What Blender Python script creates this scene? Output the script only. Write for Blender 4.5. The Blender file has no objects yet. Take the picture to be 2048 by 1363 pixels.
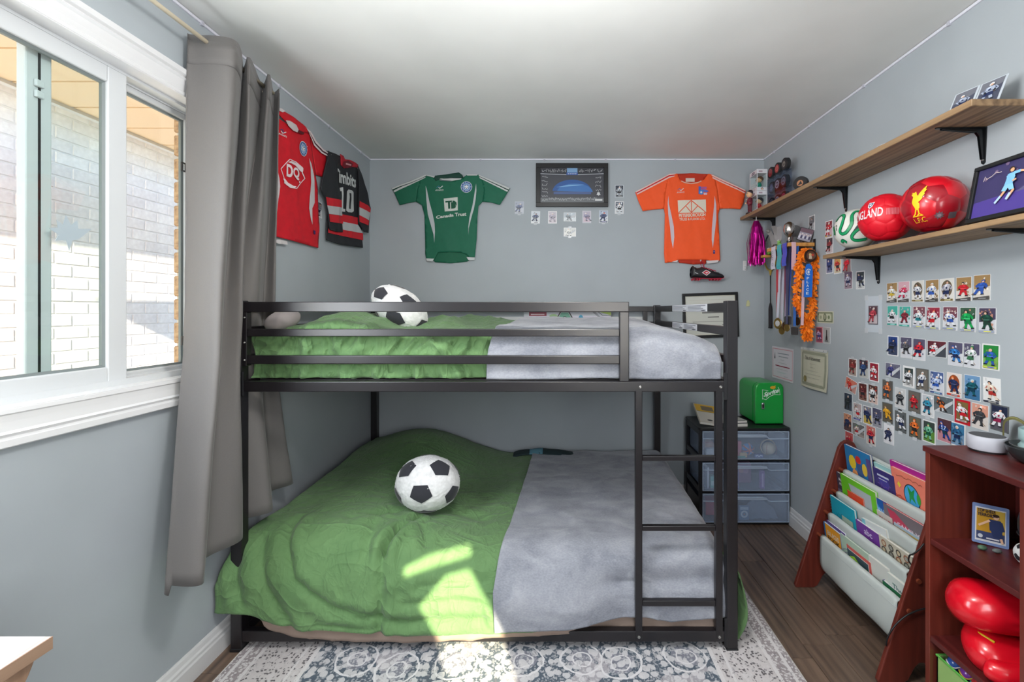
import bpy, bmesh, math, random
from mathutils import Vector, Matrix, noise, Euler
from mathutils.geometry import delaunay_2d_cdt
random.seed(7)
SC = bpy.context.scene
COL = SC.collection
PI = math.pi

# ---------------------------------------------------------------- camera, world, sun, lamps, exposure
CAMZ = 1.36
cam = bpy.data.cameras.new('camera'); camo = bpy.data.objects.new('camera', cam); COL.objects.link(camo)
camo.location = (0, 0, CAMZ); camo.rotation_euler = (PI/2, 0, 0)
cam.sensor_width = 36; cam.lens = 16.0; cam.shift_x = -91/2048; cam.shift_y = -59.5/2048
cam.clip_start = 0.02
SC.camera = camo
SC.view_settings.view_transform = 'Standard'; SC.view_settings.look = 'None'
SC.view_settings.gamma = 1.0; SC.view_settings.use_curve_mapping = False
SC.view_settings.exposure = 0.38

w = bpy.data.worlds.new('sky'); SC.world = w; w.use_nodes = True
nt = w.node_tree; nt.nodes.clear()
sky = nt.nodes.new('ShaderNodeTexSky'); sky.sky_type = 'NISHITA'; sky.sun_disc = False
sky.sun_elevation = math.radians(24); sky.sun_rotation = math.radians(150); sky.altitude = 200
bg = nt.nodes.new('ShaderNodeBackground'); bg.inputs['Strength'].default_value = 0.75
wo = nt.nodes.new('ShaderNodeOutputWorld')
nt.links.new(sky.outputs[0], bg.inputs[0]); nt.links.new(bg.outputs[0], wo.inputs[0])

def lamp(name, kind, loc, energy, col=(1, 1, 1), size=.5, size_y=None, direction=None, angle=None):
    l = bpy.data.lights.new(name, kind); o = bpy.data.objects.new(name, l); COL.objects.link(o)
    o.location = loc; l.energy = energy; l.color = col
    if kind == 'AREA':
        l.shape = 'RECTANGLE' if size_y else 'DISK'; l.size = size
        if size_y: l.size_y = size_y
    if angle is not None: l.angle = angle
    if direction is not None: o.rotation_euler = Vector(direction).to_track_quat('-Z', 'Y').to_euler()
    return o
SUN_DIR = Vector((-.35, 1.0, -.45)).normalized()
lamp('sun', 'SUN', (3, -5, 4), 17.0, (1.0, .82, .58), direction=SUN_DIR, angle=math.radians(.6))
lamp('ceiling_bounce', 'POINT', (.04, .85, 2.16), 36, (1.0, .985, .96)).data.shadow_soft_size = .14  # added unseen lamp, stands in for flash bounced off the ceiling
lamp('window_daylight', 'AREA', (-1.30, .74, 1.62), 20, (.90, .95, 1.0), size=.62, size_y=.9, direction=(1, .25, -.05))
lamp('rear_fill', 'AREA', (.3, -.66, 1.45), 26, (.97, .98, 1.0), size=1.1, size_y=1.0, direction=(-.5, 1, -.05))  # added fill from behind the camera, wider than the window there

# ---------------------------------------------------------------- helpers
def lin(c):
    f = lambda v: (v/255/12.92) if v/255 <= .04045 else ((v/255+.055)/1.055)**2.4
    return (f(c[0]), f(c[1]), f(c[2]), 1.0)

class NT:
    def __init__(s, name):
        s.m = bpy.data.materials.new(name); s.m.use_nodes = True; s.t = s.m.node_tree
        s.b = s.t.nodes['Principled BSDF']; s.out = s.t.nodes['Material Output']
    def n(s, typ, **kw):
        nd = s.t.nodes.new(typ)
        for k, v in kw.items():
            if k in nd.inputs: nd.inputs[k].default_value = v
            else: setattr(nd, k, v)
        return nd
    def l(s, a, b): s.t.links.new(a, b)
    def coord(s, kind='Object', scale=(1, 1, 1), rot=(0, 0, 0)):
        tc = s.n('ShaderNodeTexCoord'); mp = s.n('ShaderNodeMapping')
        mp.inputs['Scale'].default_value = scale; mp.inputs['Rotation'].default_value = rot
        s.l(tc.outputs[kind], mp.inputs[0]); return mp.outputs[0]
    def ramp(s, fac, stops, interp='LINEAR'):
        r = s.n('ShaderNodeValToRGB'); r.color_ramp.interpolation = interp
        e = r.color_ramp.elements
        while len(e) < len(stops): e.new(.5)
        for i, (p, c) in enumerate(stops):
            e[i].position = p; e[i].color = lin(c) if len(c) == 3 else c
        s.l(fac, r.inputs[0]); return r.outputs[0]
    def mix(s, fac, a, b, mode='MIX'):
        m = s.n('ShaderNodeMix', data_type='RGBA', blend_type=mode)
        if isinstance(fac, (int, float)): m.inputs[0].default_value = fac
        else: s.l(fac, m.inputs[0])
        for i, v in ((6, a), (7, b)):
            if isinstance(v, (tuple, list)): m.inputs[i].default_value = lin(v) if len(v) == 3 else v
            else: s.l(v, m.inputs[i])
        return m.outputs[2]
    def math(s, op, a, b=None, c=None):
        m = s.n('ShaderNodeMath', operation=op)
        for i, v in enumerate((a, b, c)):
            if v is None: continue
            if isinstance(v, (int, float)): m.inputs[i].default_value = v
            else: s.l(v, m.inputs[i])
        return m.outputs[0]
    def bump(s, h, strength=.2, dist=.002):
        b = s.n('ShaderNodeBump'); b.inputs['Strength'].default_value = strength; b.inputs['Distance'].default_value = dist
        s.l(h, b.inputs['Height']); s.l(b.outputs[0], s.b.inputs['Normal'])
    def base(s, sock): s.l(sock, s.b.inputs['Base Color'])

MATS = {}
def mat(name, rgb=(200, 200, 200), rough=.6, metal=0, nscale=0, nvar=.0, bump=0, bscale=200, sheen=0, coat=0, spec=None):
    if name in MATS: return MATS[name]
    t = NT(name); t.b.inputs['Roughness'].default_value = rough; t.b.inputs['Metallic'].default_value = metal
    t.b.inputs['Base Color'].default_value = lin(rgb)
    if sheen: t.b.inputs['Sheen Weight'].default_value = sheen; t.b.inputs['Sheen Roughness'].default_value = .4
    if coat: t.b.inputs['Coat Weight'].default_value = coat; t.b.inputs['Coat Roughness'].default_value = .12
    if spec is not None: t.b.inputs['Specular IOR Level'].default_value = spec
    if nscale:
        nz = t.n('ShaderNodeTexNoise', Scale=nscale, Detail=6.0); t.l(t.coord(), nz.inputs['Vector'])
        d = tuple(max(0, c*(1-nvar)) for c in rgb); h = tuple(min(255, c*(1+nvar)) for c in rgb)
        t.base(t.ramp(nz.outputs[0], [(.3, d), (.7, h)]))
    if bump:
        nb = t.n('ShaderNodeTexNoise', Scale=bscale, Detail=4.0); t.l(t.coord(), nb.inputs['Vector'])
        t.bump(nb.outputs[0], bump)
    MATS[name] = t.m; return t.m

def attr_mat(name, rough, bump=0, coat=0, sheen=0):
    t = NT(name); a = t.n('ShaderNodeAttribute', attribute_name='Col'); t.base(a.outputs['Color'])
    t.b.inputs['Roughness'].default_value = rough
    if coat: t.b.inputs['Coat Weight'].default_value = coat; t.b.inputs['Coat Roughness'].default_value = .1
    if sheen: t.b.inputs['Sheen Weight'].default_value = sheen
    if bump:
        nb = t.n('ShaderNodeTexNoise', Scale=900.0, Detail=2.0); t.l(t.coord(), nb.inputs['Vector']); t.bump(nb.outputs[0], bump, .001)
    MATS[name] = t.m; return t.m
M_PRINT = attr_mat('printed_gloss', .38)
M_PAPER = attr_mat('printed_paper', .75)
M_CLOTHPRINT = attr_mat('printed_cloth', .85, bump=.15)

WM = {}     # object -> world matrix (kept here so parts can be written in room coordinates)
def _tag(o, label=None, cat=None, group=None, kind=None):
    if label: o['label'] = label
    if cat: o['category'] = cat
    if group: o['group'] = group
    if kind: o['kind'] = kind

class MB:
    """collects shapes for one mesh; M places what is added, col/mi colour what is added"""
    def __init__(s): s.v = []; s.f = []; s.c = []; s.mi = []; s.M = Matrix(); s.col = None; s.m = 0
    def add(s, vs, fs):
        k = len(s.v); M = s.M
        s.v += [M @ Vector(p) for p in vs]
        for f in fs: s.f.append(tuple(i+k for i in f)); s.c.append(s.col); s.mi.append(s.m)
        return s
    def box(s, a, b):
        (x0, y0, z0), (x1, y1, z1) = a, b
        x0, x1 = min(x0, x1), max(x0, x1); y0, y1 = min(y0, y1), max(y0, y1); z0, z1 = min(z0, z1), max(z0, z1)
        return s.add([(x0,y0,z0),(x1,y0,z0),(x1,y1,z0),(x0,y1,z0),(x0,y0,z1),(x1,y0,z1),(x1,y1,z1),(x0,y1,z1)],
                     [(0,3,2,1),(4,5,6,7),(0,1,5,4),(1,2,6,5),(2,3,7,6),(3,0,4,7)])
    def prism(s, pts, z0, z1):
        n = len(pts); area = sum(pts[i][0]*pts[(i+1) % n][1]-pts[(i+1) % n][0]*pts[i][1] for i in range(n))
        if area < 0: pts = pts[::-1]
        vs = [(p[0], p[1], z0) for p in pts]+[(p[0], p[1], z1) for p in pts]
        fs = [tuple(range(n))[::-1], tuple(range(n, 2*n))]+[(i, (i+1) % n, n+(i+1) % n, n+i) for i in range(n)]
        return s.add(vs, fs)
    def lathe(s, prof, n=24, closed=False, cap=True):
        """profile [(r,z)] spun about z"""
        vs = []; fs = []; m = len(prof)
        for r, z in prof:
            for i in range(n): a = 2*PI*i/n; vs.append((r*math.cos(a), r*math.sin(a), z))
        for j in range(m-1 if not closed else m):
            j2 = (j+1) % m
            for i in range(n): i2 = (i+1) % n; fs.append((j*n+i, j*n+i2, j2*n+i2, j2*n+i))
        if cap and not closed:
            fs.append(tuple(range(n))[::-1]); fs.append(tuple(range((m-1)*n, m*n)))
        return s.add(vs, fs)
    def tube(s, pts, r, n=8, cap=True):
        P = [Vector(p) for p in pts]; R = r if isinstance(r, (list, tuple)) else [r]*len(P)
        vs = []; fs = []; up = None
        for k, p in enumerate(P):
            t = (P[min(k+1, len(P)-1)]-P[max(k-1, 0)]).normalized()
            if up is None: up = t.orthogonal().normalized()
            up = (up-t*up.dot(t))
            up = up.normalized() if up.length > 1e-6 else t.orthogonal().normalized()
            bi = t.cross(up)
            for i in range(n): a = 2*PI*i/n; vs.append(p+(up*math.cos(a)+bi*math.sin(a))*R[k])
        for k in range(len(P)-1):
            for i in range(n): i2 = (i+1) % n; fs.append((k*n+i, k*n+i2, (k+1)*n+i2, (k+1)*n+i))
        if cap: fs.append(tuple(range(n))[::-1]); fs.append(tuple(range((len(P)-1)*n, len(P)*n)))
        return s.add(vs, fs)
    def ball(s, c, r, n=16, m=10):
        r = r if isinstance(r, (tuple, list)) else (r, r, r); c = Vector(c); vs = [c+Vector((0, 0, -r[2]))]; fs = []
        for j in range(1, m):
            t = -PI/2+PI*j/m
            for i in range(n): a = 2*PI*i/n; vs.append(c+Vector((r[0]*math.cos(t)*math.cos(a), r[1]*math.cos(t)*math.sin(a), r[2]*math.sin(t))))
        vs.append(c+Vector((0, 0, r[2]))); L = len(vs)-1
        for i in range(n): fs.append((0, 1+(i+1) % n, 1+i)); fs.append((L, L-n+i, L-n+(i+1) % n))
        for j in range(m-2):
            for i in range(n): i2 = (i+1) % n; fs.append((1+j*n+i, 1+j*n+i2, 1+(j+1)*n+i2, 1+(j+1)*n+i))
        return s.add(vs, fs)
    def grid(s, nu, nv, f, wrap=False):
        vs = [f(i/(nu if not wrap else nu), j/nv) for j in range(nv+1) for i in range(nu+(0 if wrap else 1))]
        W = nu if wrap else nu+1; fs = []
        for j in range(nv):
            for i in range(nu): i2 = (i+1) % W if wrap else i+1; fs.append((j*W+i, j*W+i2, (j+1)*W+i2, (j+1)*W+i))
        return s.add(vs, fs)
    def patch(s, outline, h, step=.02, off=0.0):
        """outline in the (x,y) plane filled with a grid that follows z = h(x,y)"""
        vs, fs = fill(outline, step)
        return s.add([(p[0], p[1], h(p[0], p[1])+off) for p in vs], fs)
    def flat(s, outline, z=0.0):
        n = len(outline); a = sum(outline[i][0]*outline[(i+1) % n][1]-outline[(i+1) % n][0]*outline[i][1] for i in range(n))
        if a < 0: outline = outline[::-1]
        return s.add([(p[0], p[1], z) for p in outline], [tuple(range(n))])

def inside(p, o):
    r = False; n = len(o)
    for i in range(n):
        a, b = o[i], o[i-1]
        if (a[1] > p[1]) != (b[1] > p[1]) and p[0] < (b[0]-a[0])*(p[1]-a[1])/(b[1]-a[1])+a[0]: r = not r
    return r
def dense(o, step):
    out = []
    for i in range(len(o)):
        a, b = o[i], o[(i+1) % len(o)]; d = math.hypot(b[0]-a[0], b[1]-a[1]); k = max(1, int(d/step))
        out += [(a[0]+(b[0]-a[0])*t/k, a[1]+(b[1]-a[1])*t/k) for t in range(k)]
    return out
def fill(o, step):
    o = dense([tuple(p) for p in o], step)
    x0 = min(p[0] for p in o); x1 = max(p[0] for p in o); y0 = min(p[1] for p in o); y1 = max(p[1] for p in o)
    pts = [Vector(p) for p in o]; y = y0+step/2; k = 0
    while y < y1:
        x = x0+step*(.5 if k % 2 else .25)
        while x < x1:
            if inside((x, y), o) and min((x-p[0])**2+(y-p[1])**2 for p in o) > (step*.45)**2: pts.append(Vector((x, y)))
            x += step
        y += step*.87; k += 1
    r = delaunay_2d_cdt(pts, [], [list(range(len(o)))], 1, 1e-5)
    vs = [tuple(p) for p in r[0]]; fs = []
    for f in r[2]:
        a, b, c = (vs[i] for i in f[:3])
        ar = (b[0]-a[0])*(c[1]-a[1])-(c[0]-a[0])*(b[1]-a[1])
        if abs(ar) < 1e-12: continue
        fs.append(tuple(f) if ar > 0 else tuple(f)[::-1])
    return vs, fs
_TXT = {}
def text2d(s, bold=.0, shear=0):
    """glyph faces of a word, normalised to a box of width w and height 1 (cap height)"""
    key = (s, bold, shear)
    if key in _TXT: return _TXT[key]
    c = bpy.data.curves.new('t', 'FONT'); c.body = s; c.size = 1; c.offset = bold; c.shear = shear; c.resolution_u = 3; c.fill_mode = 'FRONT'
    o = bpy.data.objects.new('t', c); COL.objects.link(o); dg = bpy.context.evaluated_depsgraph_get(); dg.update()
    me = bpy.data.meshes.new_from_object(o.evaluated_get(dg))
    V = [(v.co.x, v.co.y) for v in me.vertices]; F = [tuple(p.vertices) for p in me.polygons]
    bpy.data.objects.remove(o); bpy.data.curves.remove(c); bpy.data.meshes.remove(me)
    x0 = min(p[0] for p in V); x1 = max(p[0] for p in V); y0 = min(p[1] for p in V); y1 = max(p[1] for p in V)
    V = [((p[0]-x0)/(x1-x0), (p[1]-y0)/(y1-y0)) for p in V]
    F2 = []
    for f in F:
        ar = sum(V[f[i]][0]*V[f[(i+1) % len(f)]][1]-V[f[(i+1) % len(f)]][0]*V[f[i]][1] for i in range(len(f)))
        F2.append(f if ar > 0 else f[::-1])
    _TXT[key] = (V, F2); return _TXT[key]

def mesh(name, mb, mats, smooth=False, W=None):
    me = bpy.data.meshes.new(name)
    vs = mb.v
    if W is not None: Wi = W.inverted(); vs = [Wi @ v for v in vs]
    me.from_pydata([tuple(v) for v in vs], [], mb.f)
    mats = mats if isinstance(mats, (list, tuple)) else [mats]
    for m in mats: me.materials.append(m)
    if len(mats) > 1: me.polygons.foreach_set('material_index', mb.mi)
    if any(c is not None for c in mb.c):
        ca = me.color_attributes.new('Col', 'FLOAT_COLOR', 'CORNER'); dat = []
        for f, c in zip(mb.f, mb.c): dat += list(lin(c or (255, 255, 255)))*len(f)
        ca.data.foreach_set('color', dat)
    if smooth: me.polygons.foreach_set('use_smooth', [True]*len(me.polygons))
    me.update(); me.validate()
    return me
def finish(o, bevel=0, smooth=False, solid=0, sub=0, seg=2, angle=None):
    if solid: m = o.modifiers.new('solid', 'SOLIDIFY'); m.thickness = abs(solid); m.offset = -1 if solid > 0 else 1
    if bevel:
        m = o.modifiers.new('bevel', 'BEVEL'); m.width = bevel; m.segments = seg; m.limit_method = 'ANGLE'; m.angle_limit = math.radians(40)
    if sub: m = o.modifiers.new('sub', 'SUBSURF'); m.levels = sub; m.render_levels = sub
    if smooth and angle is not None:
        try: o.data.set_sharp_from_angle(angle=math.radians(angle))
        except Exception: pass
    return o
def T(name, label=None, cat=None, loc=(0, 0, 0), M=None, group=None, kind=None):
    o = bpy.data.objects.new(name, None); COL.objects.link(o); o.empty_display_size = .05
    o.matrix_world = M if M is not None else Matrix.Translation(loc); WM[o] = o.matrix_world.copy()
    _tag(o, label, cat, group, kind); return o
def part(name, mb, mats, parent, world=False, label=None, kind=None, smooth=False, angle=None, **kw):
    o = bpy.data.objects.new(name, mesh(name, mb, mats, smooth, WM[parent] if world else None)); COL.objects.link(o)
    o.parent = parent; WM[o] = WM[parent]; _tag(o, label, None, None, kind)
    return finish(o, smooth=smooth, angle=angle, **kw)
def solo(name, mb, mats, label=None, cat=None, M=None, loc=None, group=None, kind=None, world=False, smooth=False, angle=None, **kw):
    W = M if M is not None else Matrix.Translation(loc or (0, 0, 0))
    o = bpy.data.objects.new(name, mesh(name, mb, mats, smooth, W if world else None)); COL.objects.link(o)
    o.matrix_world = W; WM[o] = W.copy(); _tag(o, label, cat, group, kind)
    return finish(o, smooth=smooth, angle=angle, **kw)
def struct(name, mb, mats, **kw): return solo(name, mb, mats, kind='structure', **kw)
def copy_tree(o, M=None, parent=None, label=None):
    c = o.copy(); COL.objects.link(c)
    if parent is not None: c.parent = parent; WM[c] = WM[parent]
    else: c.matrix_world = M; WM[c] = M.copy()
    if label: c['label'] = label
    for ch in [x for x in list(WM) if x.parent == o]: copy_tree(ch, None, c)
    return c
def frame(o, u, v):
    u = Vector(u).normalized(); v = Vector(v); v = (v-u*v.dot(u)).normalized(); n = u.cross(v)
    return Matrix(((u.x, v.x, n.x, o[0]), (u.y, v.y, n.y, o[1]), (u.z, v.z, n.z, o[2]), (0, 0, 0, 1)))
# room: x to the right, y into the room, the camera stands over the origin
XL, XR, YB, YF, ZC = -1.353, 1.49, 3.28, -.75, 2.46
F, VX, VY = 910.0, 1115.0, 622.0
def at(px, py, y): return Vector(((px-VX)/F*y, y, CAMZ-(py-VY)/F*y))
def onR(px, py, x=XR): return at(px, py, x*F/(px-VX))
def onL(px, py, x=XL): return at(px, py, x*F/(px-VX))
def onB(px, py, y=YB): return at(px, py, y)
def FB(p): return frame(p, (1, 0, 0), (0, 0, 1))      # back wall, faces -y
def FR(p): return frame(p, (0, -1, 0), (0, 0, 1))     # right wall, faces -x
def FL(p): return frame(p, (0, 1, 0), (0, 0, 1))      # left wall, faces +x
def fbm(x, y, z=0, o=3):
    return noise.fractal(Vector((x, y, z)), 1.0, 2.0, o)
def sstep(a, b, x):
    t = max(0, min(1, (x-a)/(b-a))); return t*t*(3-2*t)
def interp(tab, x):
    if x <= tab[0][0]: return tab[0][1]
    for (a, p), (b, q) in zip(tab, tab[1:]):
        if x <= b: return p+(q-p)*(x-a)/(b-a)
    return tab[-1][1]
def catmull(P, t):
    n = len(P)-1; s = min(n-1e-6, max(0, t*n)); i = int(s); u = s-i
    p0, p1, p2, p3 = P[max(i-1, 0)], P[i], P[i+1], P[min(i+2, n)]
    return tuple(.5*((2*b)+(-a+c)*u+(2*a-5*b+4*c-d)*u*u+(-a+3*b-3*c+d)*u**3) for a, b, c, d in zip(p0, p1, p2, p3))
def circle(cx, cy, r, n=20, ry=None, a0=0, a1=2*PI):
    return [(cx+r*math.cos(a0+(a1-a0)*i/n), cy+(ry or r)*math.sin(a0+(a1-a0)*i/n)) for i in range(n)]
def rect(x0, y0, x1, y1): return [(x0, y0), (x1, y0), (x1, y1), (x0, y1)]
def rrect(x0, y0, x1, y1, r, n=4):
    o = []
    for cx, cy, a in ((x1-r, y1-r, 0), (x0+r, y1-r, PI/2), (x0+r, y0+r, PI), (x1-r, y0+r, 1.5*PI)):
        o += [(cx+r*math.cos(a+PI/2*i/n), cy+r*math.sin(a+PI/2*i/n)) for i in range(n+1)]
    return o
def stroke(pts, wd):
    """a flat ribbon along a polyline"""
    L = []; R_ = []
    for i, p in enumerate(pts):
        a = pts[max(i-1, 0)]; b = pts[min(i+1, len(pts)-1)]; dx, dy = b[0]-a[0], b[1]-a[1]; d = math.hypot(dx, dy) or 1
        L.append((p[0]-dy/d*wd/2, p[1]+dx/d*wd/2)); R_.append((p[0]+dy/d*wd/2, p[1]-dx/d*wd/2))
    return L+R_[::-1]
class Print:
    """flat print: coloured shapes laid one over the other on a surface z = h(x,y)"""
    def __init__(s, h=None, step=None, dz=.00025, map=None): s.mb = MB(); s.h = h or (lambda x, y: 0.0); s.k = 1; s.step = step; s.dz = dz; s.map = map or (lambda x, y: (x, y))
    def poly(s, pts, col):
        pts = [s.map(*p) for p in pts]; s.mb.col = col
        if s.step: s.mb.patch(pts, s.h, s.step, s.k*s.dz)
        else:
            n = len(pts); a = sum(pts[i][0]*pts[(i+1) % n][1]-pts[(i+1) % n][0]*pts[i][1] for i in range(n))
            if a < 0: pts = pts[::-1]
            s.mb.add([(p[0], p[1], s.h(*p)+s.k*s.dz) for p in pts], [tuple(range(n))])
        s.k += 1; return s
    def text(s, txt, quad, col, bold=0, shear=0):
        """quad: lower-left, lower-right, upper-right, upper-left"""
        V, Fs = text2d(txt, bold, shear); a, b, c, d = quad; P = []
        for u, v in V:
            P.append(s.map(*(tuple((1-u)*(1-v)*a[i]+u*(1-v)*b[i]+u*v*c[i]+(1-u)*v*d[i] for i in (0, 1)))))
        s.mb.col = col; flip = 0
        f = Fs[0]
        ar = sum(P[f[i]][0]*P[f[(i+1) % len(f)]][1]-P[f[(i+1) % len(f)]][0]*P[f[i]][1] for i in range(len(f)))
        s.mb.add([(p[0], p[1], s.h(*p)+s.k*s.dz) for p in P], [g if ar > 0 else g[::-1] for g in Fs]); s.k += 1; return s
    def line(s, pts, wd, col):
        if s.step:
            q = [s.map(*p) for p in pts]; d = []
            for (a, p), (b, r) in zip(zip(q, pts), list(zip(q, pts))[1:]):
                n = max(1, int(math.hypot(b[0]-a[0], b[1]-a[1])/s.step)); d += [(p[0]+(r[0]-p[0])*i/n, p[1]+(r[1]-p[1])*i/n) for i in range(n)]
            pts = d+[pts[-1]]
        P = stroke(pts, wd); n = len(pts); L = [s.map(*p) for p in P[:n]]; R_ = [s.map(*p) for p in P[n:][::-1]]; s.mb.col = col
        z = s.k*s.dz; vs = [(p[0], p[1], s.h(*p)+z) for a in zip(L, R_) for p in a]; fs = []
        for i in range(n-1):
            f = (2*i, 2*i+1, 2*i+3, 2*i+2); ar = sum(vs[f[j]][0]*vs[f[(j+1) % 4]][1]-vs[f[(j+1) % 4]][0]*vs[f[j]][1] for j in range(4)); fs.append(f if ar > 0 else f[::-1])
        s.mb.add(vs, fs); s.k += 1; return s
# ---------------------------------------------------------------- materials of the setting
def wall_mat(name, rgb, rough=.75):
    t = NT(name); t.b.inputs['Roughness'].default_value = rough; t.b.inputs['Specular IOR Level'].default_value = .3
    nz = t.n('ShaderNodeTexNoise', Scale=2.2, Detail=3.0); t.l(t.coord(), nz.inputs['Vector'])
    d = tuple(c*.975 for c in rgb); h = tuple(min(255, c*1.02) for c in rgb)
    t.base(t.ramp(nz.outputs[0], [(.3, d), (.7, h)]))
    nb = t.n('ShaderNodeTexNoise', Scale=260.0, Detail=3.0); t.l(t.coord(), nb.inputs['Vector']); t.bump(nb.outputs[0], .08, .001)
    return t.m
M_WALL = wall_mat('wall_paint_blue_grey', (168, 175, 180))
M_CEIL = wall_mat('ceiling_paint', (226, 227, 224), .85)
M_WHITE = mat('white_trim_paint', (218, 218, 219), .35)
M_VINYL = mat('white_vinyl', (208, 211, 213), .32)
M_BLACK = mat('black_painted_steel', (27, 24, 27), .32, spec=.6)
M_DARKPL = mat('black_plastic', (26, 26, 29), .38)
def glass_mat(name, tint=(246, 251, 250), gloss=.07, rough=.02):
    t = NT(name); t.t.nodes.remove(t.b)
    tr = t.n('ShaderNodeBsdfTransparent'); tr.inputs[0].default_value = lin(tint)
    gl = t.n('ShaderNodeBsdfGlossy', Roughness=rough); lw = t.n('ShaderNodeLayerWeight', Blend=.5)
    fr = t.math('MULTIPLY_ADD', t.math('POWER', lw.outputs['Facing'], 5.0), .55, gloss*.5)
    mx = t.n('ShaderNodeMixShader'); t.l(fr, mx.inputs[0]); t.l(tr.outputs[0], mx.inputs[1]); t.l(gl.outputs[0], mx.inputs[2])
    t.l(mx.outputs[0], t.out.inputs[0]); return t.m
M_GLASS = glass_mat('window_glass')
def wood_mat(name, stops, axis=1, scale=1.0, rough=.5, perobj=True, bump=.1, coat=0, streak=18.0, tint=.18):
    t = NT(name); t.b.inputs['Roughness'].default_value = rough
    if coat: t.b.inputs['Coat Weight'].default_value = coat; t.b.inputs['Coat Roughness'].default_value = .2
    sc = [streak*scale]*3; sc[axis] = 1.3*scale
    c = t.coord('Object', tuple(sc))
    oi = t.n('ShaderNodeObjectInfo')
    if perobj:
        ad = t.n('ShaderNodeVectorMath', operation='ADD'); mu = t.n('ShaderNodeVectorMath', operation='SCALE'); mu.inputs[0].default_value = (37, 91, 53)
        t.l(oi.outputs['Random'], mu.inputs['Scale']); t.l(c, ad.inputs[0]); t.l(mu.outputs[0], ad.inputs[1]); c = ad.outputs[0]
    nz = t.n('ShaderNodeTexNoise', Scale=1.0, Detail=8.0, Roughness=.65, Distortion=.6); t.l(c, nz.inputs['Vector'])
    wv = t.n('ShaderNodeTexWave', Scale=.55, Distortion=7.0, Detail=3.0); wv.bands_direction = 'X' if axis != 0 else 'Y'; t.l(c, wv.inputs['Vector'])
    f = t.math('ADD', t.math('MULTIPLY', nz.outputs[0], .88), t.math('MULTIPLY', wv.outputs['Fac'], .12))
    col = t.ramp(f, stops)
    if perobj:
        k = t.math('MULTIPLY_ADD', oi.outputs['Random'], tint, 1-tint/2); cc = t.n('ShaderNodeCombineColor')
        for i in range(3): t.l(k, cc.inputs[i])
        col = t.mix(1.0, col, cc.outputs[0], 'MULTIPLY')
    t.base(col); t.bump(f, bump, .002); MATS[name] = t.m; return t.m
M_FLOOR = wood_mat('dark_oak_floor', [(.28, (66, 54, 47)), (.45, (98, 80, 68)), (.6, (120, 99, 84)), (.8, (90, 73, 62))], axis=1, rough=.33, bump=.15)
M_SHELF = wood_mat('brown_stained_shelf', [(.3, (92, 70, 50)), (.5, (140, 112, 82)), (.75, (172, 142, 106))], axis=1, rough=.55, perobj=False, streak=22)
M_CHERRY = wood_mat('cherry_laminate', [(.3, (66, 24, 24)), (.55, (92, 36, 34)), (.8, (112, 48, 44))], axis=1, rough=.32, perobj=False, bump=.03)
M_CHERRYV = wood_mat('cherry_board_upright', [(.3, (84, 34, 28)), (.55, (108, 46, 36)), (.8, (122, 56, 44))], axis=2, rough=.3, perobj=False, bump=.03)
M_PALEWOOD = wood_mat('whitewashed_wood', [(.3, (168, 160, 155)), (.5, (205, 198, 194)), (.75, (226, 222, 219))], axis=1, rough=.5, perobj=False, streak=26)
M_TANWOOD = wood_mat('tan_wood', [(.3, (112, 84, 66)), (.5, (158, 126, 102)), (.75, (176, 144, 120))], axis=2, rough=.55, perobj=False, streak=20)
M_TANEDGE = wood_mat('tan_wood_edge', [(.3, (136, 108, 88)), (.75, (176, 146, 122))], axis=1, rough=.55, perobj=False, streak=14)

# ---------------------------------------------------------------- room shell
WY0, WY1, WZ0, WZ1 = .55, 1.80, 1.12, 2.135          # left window opening
b = MB()
b.box((XL-.087, YF, -.05), (XL, WY0, ZC)).box((XL-.087, WY1, -.05), (XL, YB+.1, ZC))
b.box((XL-.087, WY0, -.05), (XL, WY1, WZ0)).box((XL-.087, WY0, WZ1), (XL, WY1, ZC))
struct('wall_left', b, M_WALL)
struct('wall_back', MB().box((XL, YB, -.05), (XR, YB+.1, ZC)), M_WALL)
struct('wall_right', MB().box((XR, YF, -.05), (XR+.1, YB+.1, ZC)), M_WALL)
RX0, RX1, RZ0, RZ1 = .25, .77, 1.03, 1.72             # window behind the camera
b = MB(); b.box((XL, YF-.1, -.05), (RX0, YF, ZC)).box((RX1, YF-.1, -.05), (XR+.1, YF, ZC)).box((RX0, YF-.1, -.05), (RX1, YF, RZ0)).box((RX0, YF-.1, RZ1), (RX1, YF, ZC))
struct('wall_rear', b, M_WALL)
struct('ceiling', MB().box((XL-.1, YF-.1, ZC), (XR+.1, YB+.1, ZC+.08)), M_CEIL)
fl = struct('floor', MB().box((XL-.09, YF-.1, -.06), (XR+.1, YB+.1, -.008)), mat('subfloor', (60, 48, 40), .8))
pw = .124; pl = {}
for i in range(int((XR-XL)/pw)+1):
    x0 = XL+i*pw; y = YF-random.random()*.8; wd = min(pw, XR-x0)-.0016
    if wd < .02: continue
    while y < YB:
        ln = random.choice((.62, .9, 1.2)); y1 = min(y+ln, YB); y0 = max(y, YF)
        if y1-y0 > .05:
            bb = MB().box((0, 0, -.008), (wd, y1-y0-.0016, 0)); o = part('plank', bb, M_FLOOR, fl, bevel=.0012, seg=1); o.location = (x0, y0, 0)
        y += ln
BP = [(0, 0), (.015, 0), (.015, .062), (.012, .070), (.012, .080), (.008, .088), (.006, .104), (.003, .112), (0, .112)]
def base_board(name, p, u, n, ln):
    M = Matrix(((n[0], 0, u[0], p[0]), (n[1], 0, u[1], p[1]), (0, 1, 0, 0), (0, 0, 0, 1)))
    m = MB(); m.M = M; m.prism(BP, 0, ln); struct(name, m, M_WHITE)
base_board('baseboard_left', (XL, YF), (0, 1), (1, 0), YB-YF)
base_board('baseboard_right', (XR, YF), (0, 1), (-1, 0), YB-YF)
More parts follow.
